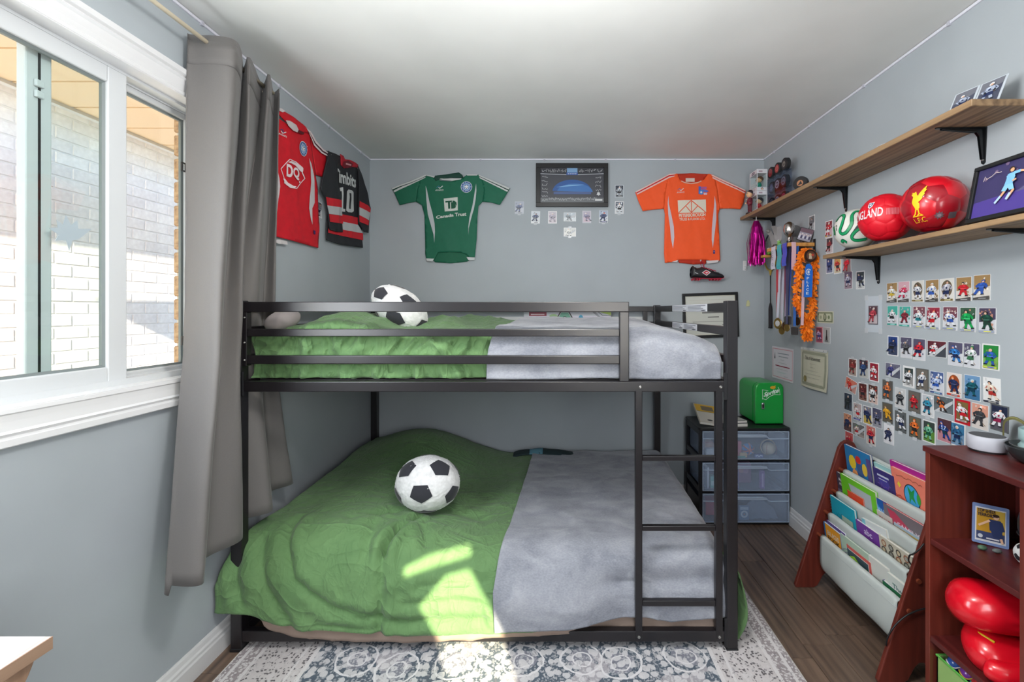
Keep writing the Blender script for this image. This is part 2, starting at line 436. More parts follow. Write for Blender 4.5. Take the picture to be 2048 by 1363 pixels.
base_board('baseboard_back', (XL, YB), (1, 0), (0, -1), XR-XL)
st = T('light_strip', 'thin white light strip clipped along the tops of the walls', 'light strip', (0, YB, ZC))
m = MB()
for a, c in (((XL, YF, ZC-.013), (XL+.007, YB, ZC-.003)), ((XL, YB-.007, ZC-.013), (XR, YB, ZC-.003)), ((XR-.007, YF, ZC-.013), (XR, YB, ZC-.003))): m.box(a, c)
part('strip', m, mat('white_strip', (222, 222, 232), .3), st, world=True)
mc = mat('clip_grey', (190, 190, 200), .3)
for y in (1.72, 2.2, 2.68, 3.12):
    part('clip', MB().box((XL, y, ZC-.018), (XL+.010, y+.012, ZC-.001)), mc, st, world=True)
    part('clip', MB().box((XR-.010, y, ZC-.018), (XR, y+.012, ZC-.001)), mc, st, world=True)
for x in (-1.06, -.56, -.1, .34, .84): part('clip', MB().box((x, YB-.010, ZC-.018), (x+.012, YB, ZC-.001)), mc, st, world=True)

# ---------------------------------------------------------------- left window: casing, frame, two sliding sashes
win = T('window_1', kind='structure', loc=(XL, WY0, WZ0))
def ring(m, prof, y0, y1, z0, z1):
    """sweep a profile [(outward, x)] round a rectangle in the y-z plane"""
    n = len(prof); vs = []
    for sy, sz in ((-1, -1), (1, -1), (1, 1), (-1, 1)):
        for d, x in prof: vs.append((x, (y0 if sy < 0 else y1)+sy*d, (z0 if sz < 0 else z1)+sz*d))
    fs = []
    for k in range(4):
        k2 = (k+1) % 4
        for i in range(n): i2 = (i+1) % n; fs.append((k*n+i, k*n+i2, k2*n+i2, k2*n+i))
    m.add(vs, fs); return m
cp = [(0, XL), (0, XL+.012), (.010, XL+.014), (.014, XL+.010), (.030, XL+.012), (.052, XL+.016), (.058, XL+.022), (.066, XL+.016), (.072, XL+.024), (.088, XL+.026), (.092, XL+.02), (.092, XL)]
part('casing', ring(MB(), cp, WY0, WY1, WZ0, WZ1), M_WHITE, win, world=True)
part('jamb_lining', ring(MB(), [(-.003, XL+.010), (-.003, XL-.05), (.012, XL-.05), (.012, XL+.010)], WY0+.0, WY1, WZ0, WZ1), M_WHITE, win, world=True)
part('frame', ring(ring(MB(), [(0, XL-.045), (0, XL-.115), (.03, XL-.115), (.03, XL-.045)], WY0+.03, WY1-.012, WZ0+.022, WZ1-.012), [(-.006, XL-.082), (-.006, XL-.086), (.03, XL-.086), (.03, XL-.082)], WY0+.03, WY1-.012, WZ0+.022, WZ1-.012), M_VINYL, win, world=True)
def sash(y0, y1, z0, z1, x, wl, wr, wb, wt, th=.026):
    m = MB()
    m.box((x-th, y0, z0), (x, y0+wl, z1)).box((x-th, y1-wr, z0), (x, y1, z1)).box((x-th, y0+wl, z0), (x, y1-wr, z0+wb)).box((x-th, y0+wl, z1-wt), (x, y1-wr, z1))
    s = part('sash', m, M_VINYL, win, world=True, bevel=.004)
    g = MB(); ring(g, [(0, x-th*.3), (-.007, x-th*.45), (-.007, x-th*.8), (0, x-th*.8)], y0+wl, y1-wr, z0+wb, z1-wt)
    part('glazing_bead', g, mat('grey_gasket', (120, 128, 128), .5), s, world=True)
    part('pane', MB().box((x-th*.65, y0+wl-.004, z0+wb-.004), (x-th*.5, y1-wr+.004, z1-wt+.004)), M_GLASS, s, world=True)
    return s
s1 = sash(.60, 1.481, 1.136, 2.126, XL-.047, .064, .064, .050, .052)
s2 = sash(1.232, 1.790, 1.130, 2.124, XL-.088, .066, .028, .028, .026)
part('seal', MB().box((XL-.0885, 1.262, 1.16), (XL-.0865, 1.268, 2.1)), M_DARKPL, s2, world=True)
for z in (1.95, 1.98): part('latch', MB().box((XL-.088, 1.250, z), (XL-.078, 1.272, z+.02)), M_VINYL, s2, world=True, bevel=.003)
for z in (1.90, 1.235):
    m = MB(); r = [(0, XL-.079), (0, XL-.086), (.004, XL-.086), (.004, XL-.079)]; ring(m, r, 1.742, 1.756, z, z+.026)
    part('screen_clip', m, M_DARKPL, win, world=True)
# a frosted leaf decal on the sliding pane
leafp = [(0, -.06), (.012, -.02), (.05, -.03), (.038, -.005), (.07, .015), (.04, .022), (.045, .05), (.022, .036), (.012, .075), (-.006, .04), (-.03, .065), (-.032, .03), (-.085, .04), (-.05, .004), (-.03, -.012), (-.01, -.02)]
t = NT('frosted_decal'); t.b.inputs['Base Color'].default_value = lin((176, 190, 198)); t.b.inputs['Alpha'].default_value = .8; t.b.inputs['Roughness'].default_value = .6
lp = onL(140, 470, XL-.058)
solo('window_decal', MB().prism([(-p[0]*.75, p[1]*.75) for p in leafp], 0, .0012), t.m, 'frosted leaf shaped decal stuck on the sliding window pane', 'decal', M=FL((XL-.0605, lp.y, lp.z)))
# unseen window behind the camera, placed and sized to let the sun patch in
w2 = T('window_2', kind='structure', loc=(RX0, YF, RZ0))
m = MB(); fx = .05
m.box((RX0, YF-.08, RZ0), (RX0+fx, YF-.04, RZ1)).box((RX1-fx, YF-.08, RZ0), (RX1, YF-.04, RZ1)).box((RX0+fx, YF-.08, RZ0), (RX1-fx, YF-.04, RZ0+fx)).box((RX0+fx, YF-.08, RZ1-fx), (RX1-fx, YF-.04, RZ1))
part('frame', m, M_VINYL, w2, world=True)
def sun_mask(pts):  # unseen plates, cut so the sun falls as a shaped patch on the bed
    k = [(p[0]+.907, p[1]+1.166) for p in pts]; m = MB(); m.M = Matrix(((1, 0, 0, 0), (0, 0, 1, YF-.035), (0, 1, 0, 0), (0, 0, 0, 1))); m.prism(k[::-1], 0, .004); m.f = [f[::-1] for f in m.f]; return m
md = mat('sun_mask_grey', (150, 146, 142), .9)
for pts in ([(-.66, .56), (-.66, -.14), (-.44, -.14), (-.475, .06), (-.55, .19), (-.44, .31), (-.62, .30)], [(-.345, .333), (-.22, .08), (-.14, -.14), (-.14, .56), (-.33, .56), (-.33, .385)],
            [(-.62, .30), (-.44, .31), (-.345, .333), (-.33, .385), (-.48, .345)], [(-.66, .56), (-.62, .335), (-.50, .39), (-.33, .43), (-.33, .56)]): part('sun_mask', sun_mask(pts), md, w2, world=True)
part('pane', MB().box((RX0+fx, YF-.062, RZ0+fx), (RX1-fx, YF-.058, RZ1-fx)), M_GLASS, w2, world=True)

# ---------------------------------------------------------------- outside: neighbour's painted brick wall, eave soffit, brick reveal
XN = -3.1
nb = struct('wall_neighbour', MB().box((XN-.12, -2.5, -.4), (XN-.009, 6.0, 3.6)), mat('white_mortar', (206, 202, 208), .9))
t = NT('painted_brick'); t.b.inputs['Roughness'].default_value = .85
nz = t.n('ShaderNodeTexNoise', Scale=40.0, Detail=6.0); t.l(t.coord(), nz.inputs['Vector'])
oi = t.n('ShaderNodeObjectInfo'); k = t.math('MULTIPLY_ADD', oi.outputs['Random'], .25, t.math('MULTIPLY', nz.outputs[0], .75))
t.base(t.ramp(k, [(.25, (196, 190, 198)), (.6, (216, 211, 218)), (.85, (230, 226, 231))])); t.bump(nz.outputs[0], .35, .004)
bme = None
for r in range(26):
    z = .72+r*.078
    for c in range(10):
        y = 2.2+c*.205+(.1025 if r % 2 else 0)
        if bme is None:
            bo = part('brick', MB().box((0, 0, 0), (.012, .197, .070)), t.m, nb, bevel=.004, seg=1); bme = bo
        else: bo = bme.copy(); COL.objects.link(bo); bo.parent = nb; WM[bo] = WM[nb]
        bo.location = (XN-.0165+random.uniform(-.001, .001), y, z)
t = NT('cream_soffit'); t.b.inputs['Roughness'].default_value = .5
vo = t.n('ShaderNodeTexVoronoi', Scale=62.0, Randomness=0.0); t.l(t.coord(), vo.inputs['Vector'])
t.base(t.mix(t.math('LESS_THAN', vo.outputs['Distance'], .16), (246, 220, 186), (168, 132, 100)))
so = struct('soffit', MB().box((-2.34, .95, 2.352), (-1.54, 5.5, 2.39)), mat('soffit_back', (200, 180, 150), .7))
y = .96
while y < 5.2:
    o = part('soffit_panel', MB().box((0, 0, -.012), (.79, .235, 0)).box((0, .235, -.004), (.79, .247, 0)), t.m, so); o.location = (-2.335, y, 2.352); y += .2475
struct('trim_1', MB().box((-2.365, .95, 2.325), (-2.335, 5.5, 2.40)), M_WHITE)
struct('roof_neighbour', MB().box((XN-.2, -2.5, 2.68), (-2.40, 6.0, 2.74)), mat('white_eave', (225, 222, 220), .7))
struct('ground', MB().box((XN, -2.5, -.45), (-1.45, 6.0, -.4)), mat('pale_concrete', (190, 186, 178), .9))
t = NT('tan_clay_brick'); t.b.inputs['Roughness'].default_value = .9
nz = t.n('ShaderNodeTexNoise', Scale=70.0, Detail=5.0); t.l(t.coord(), nz.inputs['Vector'])
t.base(t.ramp(nz.outputs[0], [(.3, (138, 104, 76)), (.55, (186, 150, 112)), (.8, (205, 174, 138))])); t.bump(nz.outputs[0], .6, .006)
br = struct('wall_reveal', MB().box((-1.535, 1.836, .6), (XL-.09, 3.4, 2.35)), mat('pale_mortar', (205, 196, 184), .9))
for i in range(15):
    z = .95+i*.094; o = part('brick', MB().box((0, 0, 0), (.092 if i % 2 else .080, .2, .082)), t.m, br, bevel=.005, seg=1); o.location = (-1.541, 1.824, z)

# ---------------------------------------------------------------- curtain and rod
rod = T('curtain_rod', 'slim cream curtain rod above the left window', 'curtain rod', (XL, 1.2, 2.33))
XROD, ZROD = -1.265, 2.33
part('rod', MB().tube([(XROD, .25, ZROD), (XROD, 2.025, ZROD)], .0075, 10), mat('cream_metal', (214, 202, 178), .35), rod, world=True, smooth=True)
for y in (.40, 2.0): part('bracket', MB().box((XL, y-.008, ZROD-.012), (XROD+.004, y+.008, ZROD-.006)).box((XL, y-.012, ZROD-.04), (XL+.004, y+.012, ZROD+.03)), mat('cream_metal'), rod, world=True)
PT = [(-1.325, 1.63), (-1.31, 1.64), (-1.185, 1.672), (-1.285, 1.86), (-1.21, 1.79), (-1.30, 2.0), (-1.215, 1.915), (-1.30, 2.09), (-1.245, 2.035), (-1.325, 2.10)]
PM = [(-1.31, 1.60), (-1.30, 1.592), (-1.155, 1.555), (-1.30, 1.74), (-1.245, 1.785), (-1.334, 1.84), (-1.29, 1.935), (-1.335, 2.05), (-1.287, 2.06), (-1.335, 2.12)]
PB = [(-1.235, 1.446), (-1.225, 1.436), (-1.14, 1.455), (-1.25, 1.60), (-1.205, 1.735), (-1.336, 1.84), (-1.20, 1.915), (-1.315, 2.06), (-1.255, 2.16), (-1.335, 2.20)]
def curtain_pt(u, v):
    hem = .515-.03*math.sin(u*5)+(-.03 if u < .12 else 0)
    z = 2.355+(hem-2.355)*v
    a, bq, c = catmull(PT, u), catmull(PM, u), catmull(PB, u)
    if z > 1.2: k = (2.355-z)/(2.355-1.2); k = k*k*(3-2*k)*.35+k*.65; p = [a[i]*(1-k)+bq[i]*k for i in (0, 1)]
    else: k = (1.2-z)/.7; p = [bq[i]*(1-k)+c[i]*k for i in (0, 1)]
    n = .006*fbm(u*9, z*1.6, 3)
    return (max(p[0]+n, XL+.006), p[1]+.004*fbm(u*7, z*2, 9), z)
cu = solo('curtain', MB().grid(120, 46, curtain_pt), mat('grey_blackout_cloth', (103, 100, 98), .72, nscale=600, nvar=.03, bump=.12, bscale=1200, sheen=.15),
          'long grey curtain with deep folds hanging beside the window', 'curtain', loc=(XL, 1.8, 2.33), world=True, smooth=True, solid=.003)
hm = MB()
hm.grid(120, 3, lambda u, v: tuple(a+d for a, d in zip(curtain_pt(u, .012+.045*v), (.0042, -.0028, 0))))
part('header_band', hm, mat('grey_blackout_cloth'), cu, world=True, smooth=True, solid=.0012)

# ---------------------------------------------------------------- rug
t = NT('faded_oriental_rug'); t.b.inputs['Roughness'].default_value = .95; t.b.inputs['Sheen Weight'].default_value = .2
co = t.coord(); sx = t.n('ShaderNodeSeparateXYZ'); t.l(co, sx.inputs[0])
ax = t.math('ABSOLUTE', sx.outputs[0]); ay = t.math('ABSOLUTE', sx.outputs[1])
e = t.math('MINIMUM', t.math('SUBTRACT', 1.083, ax), t.math('SUBTRACT', .83, ay))          # distance from the edge
wn = t.n('ShaderNodeTexNoise', Scale=9.0, Detail=4.0); t.l(co, wn.inputs['Vector'])
wa = t.n('ShaderNodeVectorMath', operation='SCALE', Scale=.05); t.l(wn.outputs['Color'], wa.inputs[0])
wc = t.n('ShaderNodeVectorMath', operation='ADD'); t.l(co, wc.inputs[0]); t.l(wa.outputs[0], wc.inputs[1])
v1 = t.n('ShaderNodeTexVoronoi', Scale=4.6, Randomness=.35); v1.voronoi_dimensions = '2D'; t.l(wc.outputs[0], v1.inputs['Vector'])
v2 = t.n('ShaderNodeTexVoronoi', Scale=26.0, Randomness=.8); v2.voronoi_dimensions = '2D'; t.l(wc.outputs[0], v2.inputs['Vector'])
v3 = t.n('ShaderNodeTexVoronoi', Scale=70.0, Randomness=1.0); v3.voronoi_dimensions = '2D'; t.l(wc.outputs[0], v3.inputs['Vector'])
ringm = t.math('LESS_THAN', t.math('ABSOLUTE', t.math('SUBTRACT', v1.outputs['Distance'], .36)), .018)
ring2 = t.math('LESS_THAN', t.math('ABSOLUTE', t.math('SUBTRACT', v1.outputs['Distance'], .17)), .014)
petal = t.math('LESS_THAN', v2.outputs['Distance'], .36)
dots = t.math('LESS_THAN', v3.outputs['Distance'], .30)
blot = t.n('ShaderNodeTexNoise', Scale=5.0, Detail=2.0); t.l(co, blot.inputs['Vector'])
field = t.mix(t.math('LESS_THAN', v1.outputs['Distance'], .25), (70, 84, 98), (120, 122, 134))
field = t.mix(t.math('GREATER_THAN', blot.outputs[0], .60), field, (160, 156, 162))
field = t.mix(t.math('MULTIPLY', petal, .85), field, (206, 204, 206)); field = t.mix(t.math('MULTIPLY', t.math('MULTIPLY', dots, t.math('SUBTRACT', 1.0, petal)), .55), field, (188, 188, 192))
field = t.mix(t.math('MAXIMUM', ringm, ring2), field, (214, 212, 214))
bord = t.mix(dots, (196, 190, 190), (92, 86, 90)); bord = t.mix(petal, bord, (200, 194, 194))
band = t.mix(dots, (150, 140, 142), (206, 202, 202))
isb = t.math('LESS_THAN', e, .30); isn = t.math('LESS_THAN', e, .085)
c2 = t.mix(isb, field, bord); c2 = t.mix(isn, c2, band)
for p, wd in ((.30, .008), (.255, .005), (.085, .007), (.03, .006)):
    c2 = t.mix(t.math('LESS_THAN', t.math('ABSOLUTE', t.math('SUBTRACT', e, p)), wd), c2, (212, 208, 208))
ds = t.n('ShaderNodeTexNoise', Scale=55.0, Detail=8.0, Roughness=.8); t.l(t.coord('Object', (1, .45, 1)), ds.inputs['Vector'])
c2 = t.mix(t.math('MULTIPLY', t.math('GREATER_THAN', ds.outputs[0], .56), .62), c2, (208, 204, 205))
c2 = t.mix(t.math('MULTIPLY', t.math('LESS_THAN', ds.outputs[0], .41), .6), c2, (96, 94, 102))
t.base(c2); fb = t.n('ShaderNodeTexNoise', Scale=420.0, Detail=2.0); t.l(co, fb.inputs['Vector']); t.bump(fb.outputs[0], .5, .003)
rug = T('rug', 'faded grey and navy oriental rug under the bunk bed', 'rug', (-.175, 1.74, 0))
part('pile', MB().prism(rrect(-1.083, -.83, 1.083, .83, .012), 0.0005, .008), t.m, rug, bevel=.002, seg=1)
m = MB(); P = rrect(-1.085, -.832, 1.085, .832, .012); m.tube([(p[0], p[1], .004) for p in P]+[(P[0][0], P[0][1], .004)], .004, 6)
part('binding', m, mat('cream_binding', (205, 200, 196), .9), rug, label='pale stitched edge', smooth=True)
# ---------------------------------------------------------------- bunk bed
bed = T('bunk_bed', 'black metal low bunk bed with guard rail and ladder', 'bunk bed', (-.29, 1.815, 0))
BX0, BX1, BY0, BY1 = -1.305, .720, 1.815, 3.22
PW = .044
def bpart(name, a, c, parent=None, bevel=.003, **k): return part(name, MB().box(a, c), k.pop('m', M_BLACK), parent or bed, world=True, bevel=bevel, **k)
for x in (BX0, BX1-PW):
    for y in (BY0, BY1-PW):
        p = bpart('post', (x, y, .012), (x+PW, y+PW, 1.402))
        bpart('foot', (x-.002, y-.002, .0), (x+PW+.002, y+PW+.002, .014), p, m=M_DARKPL)
xi0, xi1 = BX0+PW, BX1-PW
M_BOLT = mat('zinc_bolt', (186, 184, 180), .3, metal=1)
def bolt(x, y, z, parent, r=.006):
    m = MB(); m.M = Matrix.Translation((x, y, z)) @ Matrix.Rotation(PI/2, 4, 'X'); m.lathe([(r, 0), (r*.95, .003), (r*.5, .0042), (r*.45, .0025), (.0008, .002)], 12)
    part('bolt', m, M_BOLT, parent, world=True)
fy = (BY0+.002, BY0+.032)
lr = bpart('lower_rail', (xi0, fy[0], .040), (xi1, fy[1], .083)); ur = bpart('upper_rail', (xi0, fy[0], 1.038), (xi1, fy[1], 1.079))
gr = bpart('guard_rail', (xi0, fy[0], 1.357), (.286, fy[1], 1.398)); bpart('guard_post', (.248, fy[0], 1.079), (.286, fy[1], 1.357))
bpart('guard_rail', (xi0+.02, fy[0], 1.259), (.248, fy[1], 1.289)); bpart('guard_rail', (xi0+.02, fy[0], 1.149), (.248, fy[1], 1.183))
bpart('guard_post', (xi0, fy[0], 1.14), (xi0+.020, fy[1], 1.357))
for z in (1.335, 1.235, 1.165): bolt(xi0+.012, fy[0], z, gr, .004)
for z in (1.10, 1.045): bolt(xi0-.008, fy[0]-.001, z, ur, .005)
bpart('corner_bracket', (xi1-.012, fy[0]-.003, 1.005), (xi1+.004, fy[0]+.004, 1.115), m=M_DARKPL); bpart('corner_bracket', (xi0-.004, fy[0]-.003, 1.02), (xi0+.008, fy[0]+.004, 1.12), m=M_DARKPL)
bpart('corner_bracket', (xi1-.010, fy[0]-.003, .02), (xi1+.002, fy[0]+.004, .135), m=M_DARKPL)
for y0 in (BY1-.034,):
    bpart('lower_rail', (xi0, y0, .040), (xi1, y0+.03, .083)); bpart('upper_rail', (xi0, y0, 1.038), (xi1, y0+.03, 1.079))
    bpart('back_guard_rail', (xi0, y0, 1.357), (xi1, y0+.03, 1.394)); bpart('back_guard_rail', (xi0, y0, 1.255), (xi1, y0+.03, 1.287))
    bpart('back_guard_post', (.60, y0, 1.079), (.63, y0+.03, 1.36))
for x in (BX0+.006, BX1-PW+.006):
    for z0, z1 in ((.04, .083), (1.038, 1.079), (1.357, 1.395), (1.262, 1.297), (1.15, 1.18)):
        bpart('end_rail', (x, BY0+PW, z0), (x+.03, BY1-PW, z1))
lm = mat('label_white', (226, 228, 232), .5)
def warn(y0, y1, z0, z1):
    P = Print(); x = BX1-PW+.0055
    n = max(1, int((y1-y0)/.30+.5))
    w_ = (y1-y0); P.poly(rect(0, 0, w_, z1-z0), (224, 226, 232)); h = z1-z0
    for k in range(n):
        a = w_*k/n+.012; e = w_*(k+1)/n-.02
        for j in range(4): P.line([(a, h*(.2+.2*j)), (a+(e-a)*(1-.12*(j % 3)), h*(.2+.2*j))], .0026, (120, 122, 132))
        P.poly(rect(e-.06, h*.1, e-.01, h*.17), (40, 42, 50))
    P.line([(w_/2, 0), (w_/2, h)], .002, (150, 150, 158)) if n > 1 else None
    M = frame((x, y1, z0), (0, -1, 0), (0, 0, 1)); P.mb.v = [M @ v for v in P.mb.v]
    part('warning_label', P.mb, M_PAPER, bed, world=True, label='white printed warning sticker')
warn(2.07, 2.70, 1.359, 1.394); warn(2.22, 2.70, 1.264, 1.296)
lad = (.311, .339, .632, .660)
for a, c in ((lad[0], lad[1]), (lad[2], lad[3])):
    r = bpart('ladder_rail', (a, fy[0]-.002, .050), (c, fy[1]-.006, 1.045))
    bolt((a+c)/2, fy[0]-.002, .062, r); bolt((a+c)/2+.005, fy[0]-.002, 1.058, r)
for yy, hh in ((917, .020), (1057, .021), (1207, .024)):
    z = at(0, yy, BY0).z; bpart('rung', (lad[1], fy[0], z-hh/2), (lad[2], fy[1]-.008, z+hh/2))
for zz in (.083, 1.079):
    for k in range(9): bpart('slat', (xi0, 1.93+k*.145, zz-.018), (xi1, 1.98+k*.145, zz-.006), bevel=0, m=mat('slat_steel', (60, 58, 60), .5))

# ---------------------------------------------------------------- bedding
def green_mat():
    t = NT('green_cotton'); t.b.inputs['Roughness'].default_value = .82; t.b.inputs['Sheen Weight'].default_value = .12
    nz = t.n('ShaderNodeTexNoise', Scale=8.0, Detail=4.0); c = t.coord(); t.l(c, nz.inputs['Vector'])
    t.base(t.ramp(nz.outputs[0], [(.3, (92, 128, 80)), (.7, (102, 138, 88))]))
    h = None
    for sc, ro, w_, kd in ((3.6, .5, 1.0, (1, 2.2, 1.2)), (6.5, -.7, .55, (1.8, 1, .8)), (15, .9, .22, (1, 1.6, 1))):
        a = t.n('ShaderNodeTexNoise', Scale=sc, Detail=2.0, Distortion=1.2); t.l(t.coord('Object', kd, (0, .4*ro, ro)), a.inputs['Vector'])
        r_ = t.math('POWER', t.math('SUBTRACT', 1.0, t.math('MULTIPLY', t.math('ABSOLUTE', t.math('SUBTRACT', a.outputs[0], .5)), 4.5)), 3.0); r_ = t.math('MULTIPLY', t.math('MAXIMUM', r_, 0.0), w_)
        h = r_ if h is None else t.math('ADD', h, r_)
    t.bump(h, .5, .010); return t.m
M_GREEN = green_mat()
def plush_mat():
    t = NT('grey_plush_fleece'); t.b.inputs['Roughness'].default_value = .9; t.b.inputs['Sheen Weight'].default_value = .35; t.b.inputs['Sheen Roughness'].default_value = .35
    c = t.coord('Object', (1, 1.6, 1.6), (0, 0, .5)); a = t.n('ShaderNodeTexNoise', Scale=6.0, Detail=5.0, Distortion=.7); t.l(c, a.inputs['Vector'])
    d = t.n('ShaderNodeTexNoise', Scale=120.0, Detail=3.0); t.l(c, d.inputs['Vector'])
    f = t.math('ADD', t.math('MULTIPLY', a.outputs[0], .7), t.math('MULTIPLY', d.outputs[0], .3))
    t.base(t.ramp(f, [(.36, (124, 127, 137)), (.5, (144, 147, 156)), (.66, (164, 166, 174))])); t.bump(f, .35, .006); return t.m
M_FLEECE = plush_mat()
M_TAUPE = mat('taupe_sheet', (158, 138, 126), .85, bump=.1, bscale=700)
def ridge(x, y, s, z=0): return (1-abs(noise.noise(Vector((x*s, y*s, z)))*1.7))**4
def profile(P, t):
    return catmull(P, t)
# upper mattress, duvet, blanket
def mattress(a, c, label):
    o = solo('mattress', MB().box(a, c), M_TAUPE, label, 'mattress', loc=((a[0]+c[0])/2, (a[1]+c[1])/2, a[2]), world=True, bevel=.04, seg=4, smooth=True, group=None); return o
mattress((-1.25, 1.945, 1.082), (.630, 3.165, 1.225), 'thin taupe mattress on the top bunk under green bedding')
def g2(x, y, cx, cy, sx, sy): return math.exp(-((x-cx)/sx)**2-((y-cy)/sy)**2)
def zup(x, y):
    z = 1.262+.085*g2(x, y, -.96, 2.16, .19, .30)+.07*g2(x, y, -1.1, 2.8, .25, .3)+.06*g2(x, y, -.60, 2.42, .10, .22)+.055*g2(x, y, -.50, 2.85, .22, .22)+.03*g2(x, y, .1, 2.7, .5, .3)
    return z+.010*fbm(x*3.2, y*3.2, 4)+.006*ridge(x, y, 5.0, 2)
def upper_cloth(x, v, off, hem, yf, wr):
    """v 0 back .. 1 front hem"""
    if v < .62:
        y = 3.15+(1.95-3.15)*v/.62; z = zup(x, y); d = .0
    else:
        t = (v-.62)/.38
        z0 = zup(x, 1.95); y, z = profile([(1.95, z0), (1.905, z0-.008), (yf+.006, z0-.040), (yf, (z0+hem)/2), (yf+.004, hem)], t)[:2]; d = sstep(0, .4, t)
    if off == 0: wr = wr*(1-sstep(-.36, -.27, x)); y += .02*sstep(-.33, -.25, x)
    k = wr*(ridge(x+.5*z, z*.5-.25*x, 7.0, 5)*.8+.6*ridge(x*1.5-.9*z, z*.9, 9, 8)+.4*fbm(x*9, z*6, 2))
    return (x, y-off*d-k*d*.8, z+off*(1-d)+k*(1-d)*.25)
def up_du(u, v):
    x = -1.252+(-.15+1.252)*u; x2 = x
    if u < .02: pass
    return upper_cloth(x2, v, .0, 1.086, 1.889, .040)
duv = solo('duvet', MB().grid(200, 74, up_du), M_GREEN, 'crumpled green duvet spread over the top bunk', 'duvet', loc=(-.3, 2.5, 1.24), world=True, smooth=True, solid=.006)
def up_bl(u, v):
    x0 = -.262-.028*sstep(.62, 1, v)+.10*(1-sstep(0, .5, v)); x = x0+(.668-x0)*u
    p = upper_cloth(x, v, .011, 1.084+.003*math.sin(x*9), 1.870, .005)
    dr = max(0, x-.36)/.308
    z = p[2]-(.072*dr**2.2)*(1-sstep(.8, 1, v)) ; y = p[1]
    return (p[0], y, max(z, 1.083)+.012*(1-sstep(.62, .75, v)))
ub = solo('blanket', MB().grid(120, 74, up_bl), M_FLEECE, 'soft grey fleece blanket on the top bunk behind the guard post', 'blanket', loc=(.2, 2.5, 1.27), world=True, smooth=True, solid=.006)
pm = MB()
def pil(cx, cy, cz, a, b_, c_, rot=0, tilt=0):
    M = Matrix.Translation((cx, cy, cz)) @ Matrix.Rotation(rot, 4, 'Z') @ Matrix.Rotation(tilt, 4, 'X'); m = MB()
    def f(u, v):
        t = -PI/2+PI*v; ph = 2*PI*u; sg = lambda q, e: math.copysign(abs(q)**e, q)
        x = a*sg(math.cos(t), .6)*sg(math.cos(ph), .5); y = b_*sg(math.cos(t), .6)*sg(math.sin(ph), .5); z = c_*sg(math.sin(t), .9)*(1-.35*max(abs(x)/a, abs(y)/b_)**3)
        k = .006*fbm(x*8+cx, y*8, z*8); return M @ Vector((x+k, y+k, z+k))
    m.grid(40, 20, f, wrap=True); return m
solo('pillow', pil(-1.205, 1.995, 1.318, .045, .085, .045, 0, .3), mat('taupe_pillowcase', (152, 144, 144), .85), 'taupe pillow peeking out at the left end of the top bunk', 'pillow', loc=(-1.205, 1.995, 1.29), world=True, smooth=True)

# lower mattress, sheet, duvet, blanket
lm_ = mattress((-1.245, 1.885, .086), (.650, 3.165, .315), 'deep mattress in a taupe sheet on the bottom bunk')
def sheet(u, v):
    x = -1.20+1.85*u; zl = interp([(-1.20, .15), (-1.16, .095), (-1.05, .06), (-.8, .046), (-.5, .043), (-.25, .058), (0, .072), (.12, .074), (.66, .066)], x)
    zt = .17; z = zt+(zl-zt)*v; k = .006*fbm(x*9, z*4, 3)+.006*ridge(x-1.4*z, z, 9, 1)
    return (x, interp([(.085, BY0-.012), (.12, BY0-.008)], z)+(.045*sstep(.0, .16, x))+.012-k, z)
part('fitted_sheet', MB().grid(120, 10, sheet), M_TAUPE, lm_, world=True, smooth=True, solid=.002)
CRE = [([(-.63, 2.08), (-.68, 1.96), (-.71, 1.86)], .030, .016), ([(-.71, 1.86), (-.70, 1.80)], .014, .02), ([(-.60, 2.02), (-.55, 1.9)], .012, .02),
       ([(-.80, 2.02), (-.78, 1.86)], .012, .025), ([(-.74, 2.10), (-.9, 2.0)], .012, .03), ([(-.5, 2.2), (-.35, 2.15)], .010, .03), ([(-.85, 2.6), (-.66, 2.35)], .012, .03)]
CREF = [([(-1.12, .45), (-1.05, .30), (-.90, .19), (-.62, .135), (-.30, .15)], .016, .018), ([(-1.20, .40), (-1.14, .25), (-1.05, .13)], .014, .02), ([(-.55, .26), (-.30, .28)], .010, .018),
        ([(-1.28, .36), (-1.24, .22)], .014, .02), ([(-.95, .12), (-.7, .115)], .008, .012), ([(-.6, .20), (-.42, .22), (-.3, .2)], .007, .016)]
def dist_pl(p, pl):
    m_ = 9
    for a, c in zip(pl, pl[1:]):
        dx, dy = c[0]-a[0], c[1]-a[1]; t = max(0, min(1, ((p[0]-a[0])*dx+(p[1]-a[1])*dy)/(dx*dx+dy*dy))); m_ = min(m_, math.hypot(p[0]-a[0]-dx*t, p[1]-a[1]-dy*t))
    return m_
def groove(p, C):
    r = 0
    for pl, d, w_ in C:
        q = dist_pl(p, pl)
        if q < 4*w_: r += -d*math.exp(-(q/w_)**2)+.45*d*math.exp(-((q-1.9*w_)/w_)**2)
    return r
def zlow(x, y):
    z = .372+.085*(1-sstep(-1.05, -.3, x))+.125*g2(x, y, -.86, 2.98, .33, .30)+.02*g2(x, y, -.62, 1.98, .3, .12)
    return z+.010*fbm(x*2.6, y*2.6, 1)+.004*ridge(x, y, 4.5, 6)
